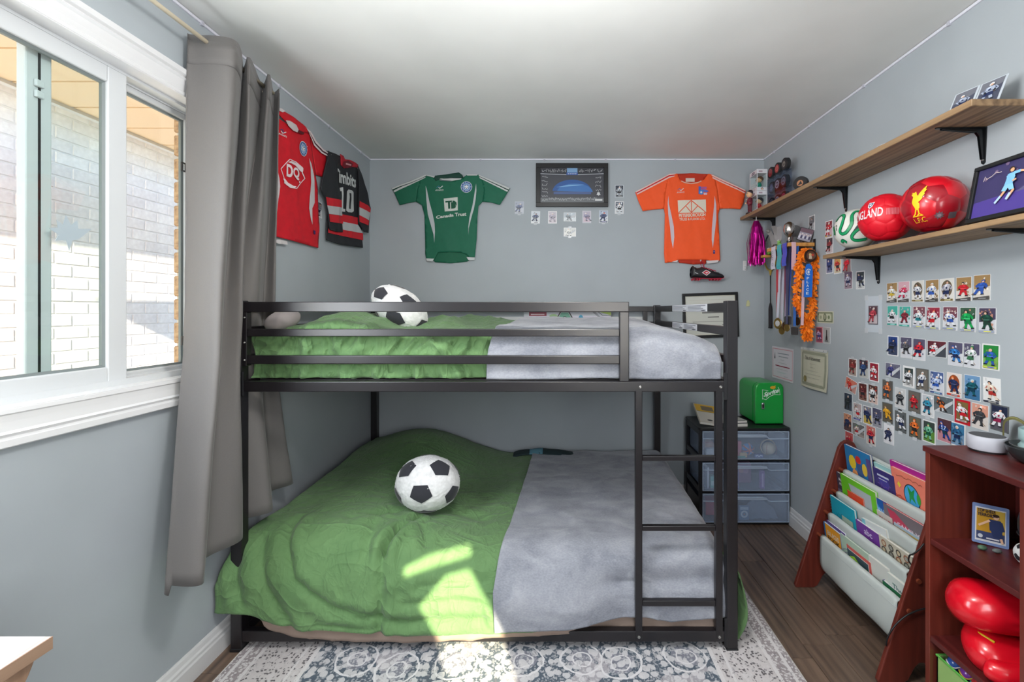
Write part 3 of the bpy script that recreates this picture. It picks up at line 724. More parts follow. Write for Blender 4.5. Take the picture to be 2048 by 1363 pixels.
def low_cloth(x, v, hem, yf, off, wr, cre=True):
    if v < .55:
        y = 3.17+(2.02-3.17)*v/.55; z = zlow(x, y)+(groove((x, y), CRE) if cre else 0); return Vector((x, y, z+off+wr*.35*fbm(x*9, y*9, 3)))
    t = (v-.55)/.45; z0 = zlow(x, 2.02)
    P = [(2.02, z0), (1.94, z0-.006), (1.875, z0-.040), (yf+.026, z0-.115), (yf+.004, (z0-.10)*.55+hem*.45), (yf, hem)]
    y, z = profile(P, t)[:2]
    y2, z2 = profile(P, min(1, t+.01))[:2]; y1, z1 = profile(P, max(0, t-.01))[:2]
    d = Vector((0, y2-y1, z2-z1)).normalized(); n = Vector((0, d.z, -d.y)); n = n if n.y < 0 or n.z > 0 else -n
    k = off+(groove((x, y), CRE)+groove((x, z), CREF) if cre else 0)*sstep(0, .15, t)+wr*(.5*fbm(x*7, z*7, 5)+ridge(x-.8*z, z+.3*x, 5.5, 7)*.8*sstep(.1, .5, t))
    return Vector((x, y, z))+n*k
def low_du(u, v):
    xl = -1.262-.078*sstep(.5, .95, v); x = xl+(interp([(0, .66), (.6, .655), (.8, .685), (1, .685)], v)-xl)*u
    hem = interp([(-1.34, .180), (-1.22, .178), (-1.12, .135), (-1.0, .105), (-.6, .090), (-.1, .095), (.15, .150), (.7, .155)], x)
    yf = 1.797 + .065*sstep(.02, .3, x) - .012*(1-sstep(-1.25, -1.1, x))
    p = low_cloth(x, v, hem, yf, 0, .010); p.x = max(p.x, XL+.010); return p
ld = solo('duvet', MB().grid(260, 110, low_du), M_GREEN, 'rumpled green duvet spilling over the front of the bottom bunk', 'duvet', loc=(-.5, 2.4, .33), world=True, smooth=True, solid=.006)
m = MB()
def corner(u, v):
    z = .27-.25*v; y = 1.872+.20*u-.02*v; bul = math.sin(PI*min(1, .15+v*.8))*.034
    return (BX1+.010+bul*(1-.5*u)+.008*math.sin(9*u+3*v), y+.012*math.sin(7*v), z)
part('hanging_corner', m.grid(14, 18, corner), M_GREEN, ld, world=True, smooth=True, solid=.006)
def low_bl(u, v):
    xl = interp([(0, -.165), (.35, -.195), (.6, -.225), (.85, -.255), (1, -.245)], v); xr = interp([(0, .735), (.3, .72), (.6, .69), (1, .682)], v); x = xl+(xr-xl)*u
    hem = interp([(-.25, .105), (0, .112), (.3, .128), (.36, .125), (.46, .105), (.58, .118), (.68, .125)], x)
    yf = 1.797 + .060*sstep(.02, .29, x)
    p = low_cloth(x, v, hem, yf, .014, .007, False)
    if u > .93: p.z -= .05*((u-.93)/.07)**2*(1-sstep(.6, .9, v))
    return p
lb = solo('blanket', MB().grid(150, 110, low_bl), M_FLEECE, 'soft grey fleece blanket over the foot of the bottom bunk', 'blanket', loc=(.25, 2.4, .38), world=True, smooth=True, solid=.007)
hm = MB()
hm.grid(150, 3, lambda u, v: low_bl(u, .955+.012*v)+Vector((0, -.003, 0)))
part('hem_band', hm, M_FLEECE, lb, world=True, smooth=True, solid=.002)
tl = MB(); tl.grid(30, 10, lambda u, v: (-.30+.42*u, 3.165-.10*v+.01*math.sin(6*u), .376+.034*math.sin(PI*u)**.7*math.sin(PI*(.25+.6*v))+.004*fbm(u*5, v*4)))
th = solo('throw', tl, mat('dark_teal_throw', (34, 52, 56), .9), 'dark folded throw with a teal stripe behind the grey blanket', 'throw', loc=(-.1, 3.12, .37), world=True, smooth=True, solid=.006)
tl = MB(); tl.grid(8, 10, lambda u, v: (-.19+.09*u, 3.1655-.10*v+.01*math.sin(6*(.26+.21*u)), .380+.034*math.sin(PI*(.26+.21*u))**.7*math.sin(PI*(.25+.6*v))+.004*fbm((.26+.21*u)*5, v*4)))
part('stripe', tl, mat('teal_stripe', (92, 140, 158), .9), th, world=True, smooth=True, solid=.003)

# ---------------------------------------------------------------- balls made of twelve pentagons and twenty hexagons
PH = (1+5**.5)/2
IC = [Vector(p).normalized() for p in ((-1,PH,0),(1,PH,0),(-1,-PH,0),(1,-PH,0),(0,-1,PH),(0,1,PH),(0,-1,-PH),(0,1,-PH),(PH,0,-1),(PH,0,1),(-PH,0,-1),(-PH,0,1))]
EL = min((IC[0]-v).length for v in IC[1:])
NB = [[j for j in range(12) if j != i and (IC[i]-IC[j]).length < EL*1.01] for i in range(12)]
def ordered(c, pts):
    a = c.orthogonal().normalized(); q = c.cross(a); return sorted(pts, key=lambda p: math.atan2(p.dot(q), p.dot(a)))
PENT = [ordered(IC[i], [(IC[i]*2+IC[j])/3 for j in NB[i]]) for i in range(12)]
HEX = []
for i in range(12):
    for j in NB[i]:
        for k in NB[j]:
            if i < j < k and k in NB[i]:
                HEX.append(ordered((IC[i]+IC[j]+IC[k]).normalized(), [(2*IC[a]+IC[c])/3 for a in (i, j, k) for c in (i, j, k) if a != c]))
def panel_mb(corners, r=1.0, puff=.03, rings=4, es=3, lift=0, shrink=1.0, M=None):
    c = sum(corners, Vector())/len(corners); B = []
    for a, d in zip(corners, corners[1:]+corners[:1]): B += [a+(d-a)*t/es for t in range(es)]
    vs = [c.normalized()*(r+lift)]; fs = []; n = len(B)
    for k in range(1, rings+1):
        t = (k/rings)**.75
        for p in B: q = (c+(p-c)*t*shrink).normalized(); vs.append(q*(r*(1-puff*t**8)+lift))
    for i in range(n): fs.append((0, 1+i, 1+(i+1) % n))
    for k in range(rings-1):
        for i in range(n): i2 = (i+1) % n; fs.append((1+k*n+i, 1+(k+1)*n+i, 1+(k+1)*n+i2, 1+k*n+i2))
    m = MB()
    if M: m.M = M
    return m.add(vs, fs)
def facing(n, roll=0):
    """rotation taking pentagon 0 to direction n"""
    return Vector(n).normalized().to_track_quat('Z', 'Y').to_matrix().to_4x4() @ Matrix.Rotation(roll, 4, 'Z') @ IC[0].to_track_quat('Z', 'Y').to_matrix().to_4x4().inverted()
M_FLUFF = mat('white_fluff', (226, 226, 226), .95, nscale=60, nvar=.05, sheen=.5)
M_PATCH = mat('charcoal_felt', (46, 47, 54), .9, sheen=.3)
def plush(label, c, R, shape, nrm, roll):
    """shape: (rx, ry, rz) along right, depth, up of the frame R"""
    o = T('soccer_cushion', label, 'cushion', M=Matrix.Translation(c) @ R, group=None)
    S = Matrix.Diagonal((*shape, 1)); Fq = facing(nrm, roll); m = MB()
    def f(u, v):
        t = -PI/2+PI*v; p = Vector((math.cos(t)*math.cos(2*PI*u), math.cos(t)*math.sin(2*PI*u), math.sin(t)))
        return S @ (p*(1+.020*noise.noise(p*30)+.018*noise.noise(p*62+Vector((3, 1, 2)))+.02*noise.noise(p*3)))
    m.grid(150, 84, f, wrap=True); part('fluffy_body', m, M_FLUFF, o, smooth=True)
    for pc in PENT: part('pentagon_patch', panel_mb(pc, 1.012, .004, 4, 3, .016, 1.02, S @ Fq), M_PATCH, o, smooth=True, label='charcoal felt pentagon')
    return o
plush('white fluffy soccer ball cushion on the bottom bunk duvet', Vector((-.616, 2.16, .545)), Matrix(), (.150, .120, .127), (.02, -1, -.03), .35)
plush('white fluffy soccer ball cushion leaning on the top bunk bedding', Vector((-.775, 2.24, 1.372)), Matrix.Rotation(math.radians(38), 4, 'Y'), (.150, .126, .094), (.25, -.62, .75), .2)
# ---------------------------------------------------------------- shirts on the walls
class Shirt:
    """cloth shirt pinned flat on a wall; picture-crop points are turned into metres on the wall"""
    def __init__(s, name, label, M, mp, amp=.006, base=.012, seed=1):
        s.o = T(name, label, 'shirt', M=M, group=None); s.mp = mp; s.amp = amp; s.base = base; s.seed = seed; s.lift = 0
    def h(s, x, y):
        return s.base+s.amp*(fbm(x*5, y*2.2, s.seed)+.5)+.003*ridge(x+.3*y, y*.35, 9, s.seed)
    def cloth(s, name, pts, m, off=0, step=.016, solid=.004, label=None):
        b = MB(); b.patch([s.mp(*p) for p in pts], s.h, step, off); return part(name, b, m, s.o, smooth=True, solid=solid, label=label)
    def pr(s, off=.0008, step=.012): p = Print(lambda x, y: s.h(x, y)+off+.0028, step, .0004, s.mp); return p
    def put(s, name, P, label=None, parent=None): return part(name, P.mb, M_CLOTHPRINT, parent or s.o, label=label)
def cropmap(scale, ox, oy, wallpt, origin, ax):
    def f(x, y):
        p = wallpt(ox+x/scale, oy+y/scale); return ((p.x-origin.x) if ax == 'x' else (p.y-origin.y), p.z-origin.z)
    return f
YS = YB-.016
def kit_mark(S, x, y, w, c1, c2):
    P = S.pr(); P.line([(x-.35*w, y-.05*w), (x-.1*w, y-.3*w), (x+.08*w, y-.1*w)], w*.07, c1); P.line([(x-.1*w, y-.12*w), (x+.06*w, y+.0*w), (x+.4*w, y-.3*w)], w*.10, c2)
    P.text('AVANTI', [(x-.5*w, y+.32*w), (x+.5*w, y+.30*w), (x+.52*w, y+.10*w), (x-.46*w, y+.12*w)], c2, .02, .2); S.put('maker_mark', P)
def club_badge(S, x, y, r, ry=None, sk=0):
    def ci(k, n=24): return [(p[0], p[1]+(p[0]-x)*sk) for p in circle(x, y, r*k, n, (ry or r)*k)]
    P = S.pr(); P.poly(ci(1), (214, 220, 228)); P.poly(ci(.93), (70, 104, 158)); P.poly(ci(.64), (205, 214, 226)); P.poly(ci(.58), (120, 158, 200)); P.poly(ci(.36), (235, 238, 240))
    for k in range(5): a = k*1.2566+.3; P.poly([(q[0], q[1]+(q[0]-x)*sk) for q in circle(x+r*.24*math.cos(a), y+(ry or r)*.24*math.sin(a), r*.09, 6, (ry or r)*.09)], (30, 34, 48))
    for k in range(11): a = k*.571; P.poly([(q[0], q[1]+(q[0]-x)*sk) for q in circle(x+r*.78*math.cos(a), y+(ry or r)*.78*math.sin(a), r*.07, 5, (ry or r)*.07)], (226, 230, 236))
    S.put('badge', P, 'round blue club badge with a ball')

# green shirt, back wall
o = onB(902, 436, YB-.004); mp = cropmap(6.489, 770, 330, lambda a, c: onB(a, c, YS), o, 'x')
G = Shirt('soccer_shirt', 'green soccer shirt with a white bank logo pinned on the back wall', FB(o), mp, seed=2)
mg = mat('green_jersey_knit', (12, 98, 72), .7, nscale=30, nvar=.02, bump=.06, bscale=1500); mgd = mat('dark_green_knit', (12, 62, 50), .75); mwh = mat('shirt_white', (190, 196, 196), .7)
G.cloth('torso', [(530,128),(645,170),(720,200),(860,212),(1005,170),(1060,130),(1210,126),(1262,190),(1290,330),(1268,476),(1215,530),(1200,700),(1190,950),(1165,1195),(1088,1190),(1060,1160),(980,1130),(880,1128),(690,1135),(640,1225),(545,1245),(525,1150),(522,900),(515,650),(480,520),(400,472),(420,330),(455,200)], mg)
G.cloth('sleeve', [(95,300),(330,205),(530,125),(455,200),(420,330),(402,474),(290,495),(195,520),(140,400)], mg)
G.cloth('sleeve', [(1210,125),(1400,210),(1622,305),(1560,410),(1490,517),(1380,487),(1270,475),(1290,330),(1262,190)], mg)
G.cloth('back_hem', [(650,1100),(1085,1100),(1090,1235),(1060,1250),(850,1272),(650,1258),(625,1235)], mat('green_shaded_hem', (14, 92, 66), .75), off=-.009)
G.cloth('collar', [(640,170),(655,140),(780,125),(960,98),(1005,130),(1020,165),(1000,172),(860,165),(720,180),(660,210)], mgd, off=.004)
P = G.pr(.0045); P.poly([(712,180),(1000,176),(985,190),(880,208),(760,195)], (196, 200, 198)); G.put('inner_neck', P)
for pts in ([(95,303),(340,207),(530,128),(545,142),(350,226),(100,320)], [(115,335),(520,150),(532,166),(127,357)], [(535,128),(650,148),(640,165),(548,142)], [(1060,126),(1208,126),(1200,140),(1070,139)], [(1216,128),(1620,303),(1610,324),(1222,147)], [(1226,156),(1600,334),(1590,352),(1232,176)]):
    P = G.pr(step=.014); P.poly(pts, (196, 200, 198)); G.put('stripe', P, 'white shoulder stripe')
for pts in ([(100,322),(350,228),(545,143),(548,148),(352,234),(104,330)], [(1222,148),(1608,326),(1604,333),(1224,155)]):
    P = G.pr(.0011, step=.014); P.poly(pts, (16, 40, 38)); G.put('stripe', P)
for pts in ([(530,270),(545,310),(580,480),(620,620),(650,760),(655,870),(645,1010),(635,900),(600,780),(560,640),(540,450)], [(1185,245),(1190,330),(1180,450),(1155,580),(1115,720),(1090,820),(1085,910),(1085,800),(1100,680),(1140,520),(1160,400)]):
    P = G.pr(step=.012); P.poly(pts, (186, 192, 194)); G.put('side_panel', P, 'pale curved side panel')
for pts in ([(540,1212),(645,1215),(620,1252),(550,1246)], [(1060,1193),(1165,1198),(1165,1232),(1085,1234)]):
    P = G.pr(.003); P.poly(pts, (196, 200, 200)); G.put('hem_corner', P)
kit_mark(G, 708, 305, 108, (60, 120, 150), (205, 210, 208)); club_badge(G, 1060, 287, 74)
P = G.pr(step=.012); P.poly([(765,437),(945,418),(948,590),(780,605)], (200, 205, 198)); 
tg = (30, 84, 62)
P.poly([(785,470),(872,462),(872,482),(846,484),(850,568),(824,570),(820,486),(788,490)], tg)
P.poly([(858,486),(880,484),(884,545),(900,543),(912,520),(908,495),(895,482),(880,484),(878,466),(900,464),(930,485),(934,525),(915,558),(895,566),(862,569)], tg); G.put('sponsor_mark', P, 'pale square with TD letters')
P = G.pr(); P.text('Canada', [(668,702),(895,668),(893,628),(668,660)], (206, 210, 204), .035); P.text('Trust', [(912,668),(1060,662),(1058,612),(908,622)], (206, 210, 204), .035); G.put('sponsor_lettering', P, 'white Canada Trust lettering')

# orange shirt, back wall
o = onB(1383, 437, YB-.004); mp = cropmap(5.679, 1260, 330, lambda a, c: onB(a, c, YS), o, 'x')
G = Shirt('soccer_shirt', 'orange soccer shirt with a white roof truss logo pinned on the back wall', FB(o), mp, seed=5)
mo = mat('orange_jersey_knit', (246, 88, 32), .7, nscale=30, nvar=.012, bump=.06, bscale=1500); mod = mat('orange_inside', (188, 48, 22), .8)
G.cloth('torso', [(455,104),(535,98),(560,165),(600,190),(690,205),(780,190),(840,165),(885,100),(930,108),(975,190),(1000,330),(1018,492),(1000,560),(1010,800),(1020,1080),(990,1100),(860,1075),(560,1075),(480,1100),(395,1110),(385,1000),(390,750),(395,560),(385,495),(400,330),(425,190)], mo)
G.cloth('sleeve', [(60,310),(250,205),(455,104),(425,190),(400,330),(385,495),(250,505),(145,522),(100,420)], mo)
G.cloth('sleeve', [(930,108),(1130,200),(1312,290),(1290,420),(1250,502),(1130,492),(1018,494),(1000,330),(975,190)], mo)
G.cloth('back_hem', [(540,1060),(870,1060),(862,1118),(720,1127),(560,1108)], mod, off=-.008)
G.cloth('inner_neck', [(535,98),(700,92),(885,100),(840,165),(780,190),(690,205),(600,190),(560,165)], mod, off=-.006)
P = G.pr(-.004); P.poly([(630,150),(732,150),(732,192),(630,192)], (216, 196, 186)); G.put('size_tag', P, 'white size tag')
P = G.pr(); P.line([(578,186),(620,204),(690,214),(760,204),(806,184)], 12, (226, 170, 150)); G.put('collar_trim', P)
for pts in ([(62,302),(450,102),(520,102),(500,112),(440,118),(68,314)], [(72,326),(440,134),(505,122),(500,132),(450,146),(80,338)], [(915,112),(940,116),(1308,288),(1306,300),(930,130)], [(928,140),(945,142),(1302,312),(1298,324),(935,155)]):
    P = G.pr(step=.014); P.poly(pts, (232, 196, 186)); G.put('stripe', P, 'white shoulder stripe')
for pts in ([(68,314),(440,118),(500,112),(505,122),(440,134),(72,326)], [(930,130),(1306,300),(1302,312),(945,142)]):
    P = G.pr(step=.014); P.poly(pts, (196, 30, 44)); G.put('stripe', P, 'red shoulder stripe')
for pts in ([(432,350),(440,450),(465,560),(495,700),(500,820),(485,950),(465,850),(450,700),(430,560),(425,430)], [(958,350),(975,450),(975,620),(960,750),(945,870),(935,945),(922,850),(925,720),(935,600),(950,470)]):
    P = G.pr(step=.012); P.poly(pts, (206, 192, 200)); G.put('side_panel', P, 'pale curved side panel')
for pts in ([(470,1098),(545,1078),(530,1104)], [(855,1088),(1000,1080),(990,1106),(870,1120)]):
    P = G.pr(.003); P.poly(pts, (214, 206, 206)); G.put('hem_corner', P)
kit_mark(G, 568, 295, 88, (90, 110, 160), (232, 196, 186))
P = G.pr(); P.poly(rect(775, 245, 800, 330), (70, 100, 190)); P.poly(rect(800, 250, 865, 272), (170, 90, 150)); P.poly(circle(805, 312, 26, 14), (60, 140, 210)); P.poly(circle(805, 312, 12, 10), (225, 215, 225)); P.poly([(800,275),(850,280),(890,300),(860,315),(830,305)], (96, 110, 190)); P.poly(rect(832, 318, 870, 340), (226, 190, 200)); G.put('badge', P, 'blue numeral club badge')
ow = (222, 214, 196); oo = (232, 78, 30)
P = G.pr(step=.012); P.poly([(537,403),(857,393),(860,540),(545,547)], ow); 
P.line([(548,545),(692,402),(858,543)], 9, oo); P.line([(692,402),(694,545)], 8, oo); P.line([(632,472),(692,540)], 8, oo); P.line([(765,466),(696,538)], 8, oo); G.put('sponsor_mark', P, 'white truss emblem')
P = G.pr(); P.text('PETERBOROUGH', [(552,597),(852,583),(852,543),(550,557)], ow, .03); P.text('TRUSS & FLOOR LTD.', [(556,634),(850,625),(850,598),(556,606)], ow, .012); G.put('sponsor_lettering', P, 'PETERBOROUGH TRUSS & FLOOR LTD. lettering')
P = G.pr(); P.poly(rrect(938, 968, 960, 1010, 8), (60, 50, 110)); P.poly(circle(949, 985, 7, 8), (150, 130, 180)); G.put('hem_tag', P)

# red shirt, left wall
XS = XL+.016; o = onL(600, 350, XL+.001); mp0 = cropmap(4.396, 530, 200, lambda a, c: onL(a, c, XS), o, 'y')
yc = onL(600, 350, XS)
G = Shirt('soccer_shirt', 'red soccer shirt with a white lip shaped logo pinned on the left wall', FL(o), mp0, seed=8)
mr = mat('red_jersey_knit', (206, 14, 34), .7, nscale=30, nvar=.04, bump=.06, bscale=1500); mrd = mat('red_inside', (138, 10, 26), .8)
RR = [(165,178),(215,225),(280,270),(335,268),(372,262),(400,330),(425,470),(448,660),(460,760),(470,1000),(478,1150),(470,1300),(420,1285),(360,1268)]
Rm = [mp0(*p) for p in RR]; umid = mp0(180, 500)[0]-.0
def raw(pts): return [mp0(*p) for p in pts]
U0 = mp0(205, 190)[0]
right = Rm; left = [(2*U0-p[0], p[1]+.0) for p in right]
idm = lambda x, y: (x, y)
G.mp = idm
G.cloth('torso', right[1:]+left[1:][::-1], mr)
SR = raw([(372,262),(440,360),(500,430),(580,490),(545,600),(527,680),(455,658),(425,470),(400,330)])
G.cloth('sleeve', SR, mr); G.cloth('sleeve', [(max(2*U0-p[0], -.62), p[1]) for p in SR], mr)
nk = raw([(100,72),(160,100),(240,150),(330,215),(378,262),(372,290),(280,275),(215,228),(165,178),(100,110)])
G.cloth('collar', nk, mr, off=.006)
G.mp = mp0
P = G.pr(.0075); P.poly([(165,178),(200,182),(255,220),(275,262),(262,284),(225,270),(185,225)], (202, 192, 192)); P.poly([(275,262),(330,285),(320,305),(262,284)], (90, 8, 20)); G.put('inner_neck', P, 'white inner neck')
for pts in ([(345,240),(385,275),(440,362),(500,432),(580,484),(578,492),(495,445),(430,375),(378,292)], [(370,285),(380,300),(425,385),(490,456),(572,502),(568,510),(480,465),(415,395)]):
    P = G.pr(.0075, step=.016); P.poly(pts, (222, 206, 206)); G.put('stripe', P, 'white sleeve stripe')
P = G.pr(.007, step=.016); P.poly([(378,280),(432,372),(497,442),(578,490),(574,500),(490,455),(425,384),(372,290)], (60, 14, 30)); G.put('stripe', P)
P = G.pr(.0075); P.poly([(100,70),(130,74),(160,98),(140,108),(105,92)], (216, 206, 206)); G.put('stripe', P)
for pts in ([(385,510),(405,560),(425,660),(430,790),(428,900),(405,950),(408,1095),(395,1050),(380,950),(385,850),(400,720),(398,600)], [(75,330),(85,420),(95,550),(120,690),(125,760),(110,880),(98,1030),(80,920),(78,800),(100,690),(80,540),(68,430)]):
    P = G.pr(step=.012); P.poly(pts, (200, 194, 196)); G.put('side_panel', P, 'pale curved side panel')
P = G.pr(.003); P.poly([(60,1232),(120,1225),(180,1240),(185,1270),(110,1262)], (206, 200, 200)); G.put('hem_corner', P)
P = G.pr(.003); P.poly([(360,1268),(370,1300),(362,1275)], (206, 200, 200)); G.put('hem_corner', P)
P = G.pr(); P.line([(130,262),(145,255),(160,285)], 7, (80, 60, 120)); P.line([(135,270),(150,292),(178,282)], 8, (226, 210, 210)); P.text('AVANTI', [(115,300),(180,333),(180,316),(115,284)], (226, 210, 210), .03); G.put('maker_mark', P)
club_badge(G, 330, 428, 37, 66, .35)
wq = (232, 214, 216)
P = G.pr(step=.012)
P.line([(132,605),(205,520),(262,545),(325,600),(318,640)], 7, wq); P.line([(132,605),(158,680),(155,700)], 6, wq); P.line([(318,640),(340,690),(268,775),(215,770),(158,725)], 7, wq)
P.poly([(190,545),(215,535),(260,552),(325,600),(318,635),(300,625),(255,575),(215,555)], wq); P.poly([(152,690),(165,690),(190,725),(240,755),(262,758),(240,775),(190,755),(160,725)], wq); 
P.text('D', [(178,668),(232,690),(226,572),(178,558)], wq, .04); P.text('Q', [(232,690),(290,712),(288,600),(230,585)], wq, .04); P.poly(circle(292, 720, 7, 8, 10), wq); G.put('sponsor_mark', P, 'white DQ emblem')
P = G.pr(); P.poly([(415,1140),(438,1150),(438,1182),(418,1176)], (70, 30, 90)); G.put('hem_tag', P)

# black hockey jersey, left wall near the corner
XS2 = XL+.046; o = onL(695, 395, XL+.001); mp = cropmap(4.396, 530, 200, lambda a, c: onL(a, c, XS2), o, 'y')
G = Shirt('hockey_jersey', 'black hockey jersey with red and white bands and number ten', FL(o), mp, amp=.014, base=.016, seed=11)
mk = mat('black_jersey_knit', (34, 35, 40), .75, nscale=30, nvar=.02, bump=.06, bscale=1500)
G.cloth('torso', [(580,445),(690,490),(745,535),(830,580),(862,640),(890,800),(880,1000),(890,1298),(700,1270),(580,1228),(585,1000),(560,700)], mk)
G.cloth('sleeve', [(580,445),(545,600),(500,780),(545,860),(572,1000),(595,1140),(650,1158),(712,1160),(706,1000),(690,860),(660,700),(640,560)], mk, off=.012)
G.cloth('sleeve', [(830,580),(862,640),(900,780),(942,950),(930,1168),(890,1160),(850,1080),(846,900),(848,740)], mk, off=.012)
def band(pts, c, off=.001, name='band'):
    P = G.pr(off, step=.016); P.poly(pts, c); G.put(name, P)
rd, wt = (206, 28, 42), (188, 190, 192)
for pts, c in (([(542,850),(690,880),(696,945),(556,925)], rd), ([(556,925),(696,945),(706,1016),(574,1000)], wt), ([(574,1002),(706,1018),(711,1086),(586,1070)], rd), ([(846,885),(925,935),(938,958),(934,990),(847,940)], rd), ([(847,940),(934,990),(927,1060),(849,1010)], wt), ([(849,1010),(927,1062),(918,1102),(850,1070)], rd)): band(pts, c, .013)
for pts, c in (([(700,1000),(850,1032),(850,1095),(700,1064)], rd), ([(700,1064),(850,1095),(884,1160),(884,1170),(700,1134)], wt), ([(590,1130),(700,1134),(888,1172),(890,1232),(590,1166)], rd)): band(pts, c)
G.cloth('collar', [(688,475),(712,490),(722,520),(760,525),(838,568),(838,596),(790,590),(750,580),(720,600),(695,570)], mat('red_rib_collar', (176, 26, 44), .8), off=.006, label='red ribbed collar')
P = G.pr(.008); P.poly([(705,540),(745,530),(778,560),(770,590),(730,600),(700,580)], (110, 20, 36)); P.poly([(722,552),(765,565),(765,578),(722,566)], (206, 150, 156)); G.put('neck_label', P)
wn = (196, 198, 198)
P = G.pr(.0015); P.text('Timbits', [(645,712),(822,775),(820,672),(640,590)], wn, .035); G.put('lettering', P, 'white Timbits lettering')
P = G.pr(.0015); P.poly([(684,772),(712,765),(722,955),(738,958),(738,982),(702,976),(700,950),(708,950),(703,800),(686,800)], wn); P.poly([(738,800),(752,785),(785,795),(800,815),(810,975),(795,988),(762,985),(745,970)], wn); P.poly([(760,815),(778,820),(784,958),(768,955)], (34, 35, 40)); G.put('number', P, 'white number 10')

# ---------------------------------------------------------------- framed pictures on the back wall
def picture_frame(name, label, M, w_, h_, bw, dep, mfr, bg, draw, glass=True):
    o = T(name, label, 'picture', M=M); m = MB(); x, y = w_/2, h_/2
    for a, c in (((-x, -y, 0), (x, -y+bw, dep)), ((-x, y-bw, 0), (x, y, dep)), ((-x, -y+bw, 0), (-x+bw, y-bw, dep)), ((x-bw, -y+bw, 0), (x, y-bw, dep))): m.box(a, c)
    part('frame', m, mfr, o, bevel=.002)
    P = Print(lambda a, c: dep*.45); P.poly(rect(-x+bw*.9, -y+bw*.9, x-bw*.9, y-bw*.9), bg); draw(P, x-bw, y-bw); part('print', P.mb, M_PRINT, o); return o
def scribble(P, x, y, w_, h_, col, seed, n=9, wd=.0022):
    r = random.Random(seed); pts = [(x+w_*i/n+r.uniform(-.4, .4)*w_/n, y+h_*r.uniform(-.5, .5)) for i in range(n+1)]; P.line(pts, wd, col)
def arena(P, x, y):
    dk = (60, 62, 70)
    P.poly(rect(-x, y*.62, x, y), (48, 50, 58)); P.poly(rect(-x, -y, x, -y*.72), (104, 108, 112))
    P.poly(circle(0, -y*.40, x*.62, 28, y*.72, 0, PI), (36, 84, 150)); P.poly(circle(.02, -y*.40, x*.56, 24, y*.5, 0, PI), (54, 110, 176)); P.poly([(-x*.5, -y*.12), (-x*.1, y*.02), (x*.4, y*.03), (x*.1, -y*.04)], (120, 170, 214)); P.poly(rect(-x*.58, -y*.52, x*.60, -y*.38), (70, 92, 140))
    P.line([(-x, y*.66), (-x*.16, y*.60), (x*.2, y*.60), (x, y*.66)], .004, (196, 200, 206)); P.poly(rect(-x*.16, y*.72, x*.17, y*.98), (120, 160, 200)); P.poly(rect(-x*.18, y*.58, x*.18, y*.72), (44, 80, 150))
    for k in range(5): P.poly(circle(-x*.12+k*x*.06, y*.65, .004, 6), (210, 220, 232))
    wh = (205, 208, 210)
    for k in range(4): scribble(P, -x*.95+k*x*.2, y*.82, x*.17, y*.22, wh, k); scribble(P, x*.22+k*x*.19, y*.82, x*.16, y*.22, wh, 10+k)
    for k in range(7): scribble(P, -x*.95, y*.45-k*y*.22, x*.18, y*.14, wh, 20+k, 7)
    for k in range(4): scribble(P, x*.74, y*.42-k*y*.24, x*.18, y*.15, wh, 30+k, 7)
    for k in range(8): scribble(P, -x*.72+k*x*.19, -y*.80, x*.17, y*.20, wh, 40+k)
    cx, cy = x*.83, -y*.52
    P.poly([(cx+.017*q*math.cos(a), cy+.019*q*math.sin(a)) for q, a in ((1, PI/2), (.5, 1.95), (.9, 2.4), (.55, 2.9), (.95, 3.5), (.5, 4.1), (.7, 4.6), (.7, 4.82), (.5, 5.3), (.95, 5.9), (.55, .25), (.9, .75), (.5, 1.2))], wh); P.poly(rect(x*.72, -y*.92, x*.95, -y*.82), (210, 212, 212))
mfb = mat('black_picture_frame', (24, 25, 27), .35)
c = onB(1144, 371, YB-.001); picture_frame('framed_picture', 'black framed signed arena picture high on the back wall', FB(c), .518, .312, .031, .022, mfb, (62, 64, 72), arena)
def cert(P, x, y):
    P.poly(rect(-x+.006, -y+.006, x-.006, y-.006), (206, 208, 200)); P.line([(-x+.02, y-.03), (x-.02, y-.03)], .002, (190, 186, 172))
    for k, (wd, t_) in enumerate(((.10, .005), (.16, .008), (.08, .007), (.30, .004), (.10, .004))): P.line([(.02-wd/2, y*.36-k*.032), (.02+wd/2, y*.36-k*.032)], t_, (110, 110, 108) if k in (1, 2) else (150, 150, 146))
    P.line([(x*.45, -y*.50), (x*.85, -y*.50)], .005, (120, 120, 118))
c = onB(1420, 630, YB-.001); picture_frame('framed_certificate', 'black framed cream certificate behind the end rails of the bunk bed', FB(c) @ Matrix.Rotation(.035, 4, 'Z'), .398, .322, .020, .02, mfb, (214, 212, 196), cert)
# long white board and a printed sheet standing behind the top bunk
c = onB(1085, 645, YB-.012)
bd = solo('foam_board', MB().box((-.73, -.06, 0), (.73, .043, .011)), mat('white_board', (214, 216, 216), .6), 'long white board standing between the top bunk and back wall', 'board', M=FB((c.x, YB-.001, c.z)))
P = Print(); c = onB(1135, 640, YB-.016)
P.poly(rect(-.31, -.09, .31, .075), (214, 210, 222)); P.poly(rect(-.31, .03, .31, .075), (196, 200, 206)); P.poly(rect(-.275, .030, -.150, .058), (140, 30, 60)); P.line([(-.262, .042), (-.165, .042)], .007, (226, 200, 206))
P.poly(circle(-.02, .012, .062, 6), (38, 42, 46)); P.poly(circle(-.02, .012, .052, 6), (222, 226, 226)); P.poly([(-.068, .014), (-.045, .055), (.005, .055), (.028, .014)], (96, 160, 136)); P.poly(circle(-.02, .012, .018, 6), (40, 44, 48)); P.poly(circle(-.02, .012, .013, 6), (216, 220, 222))
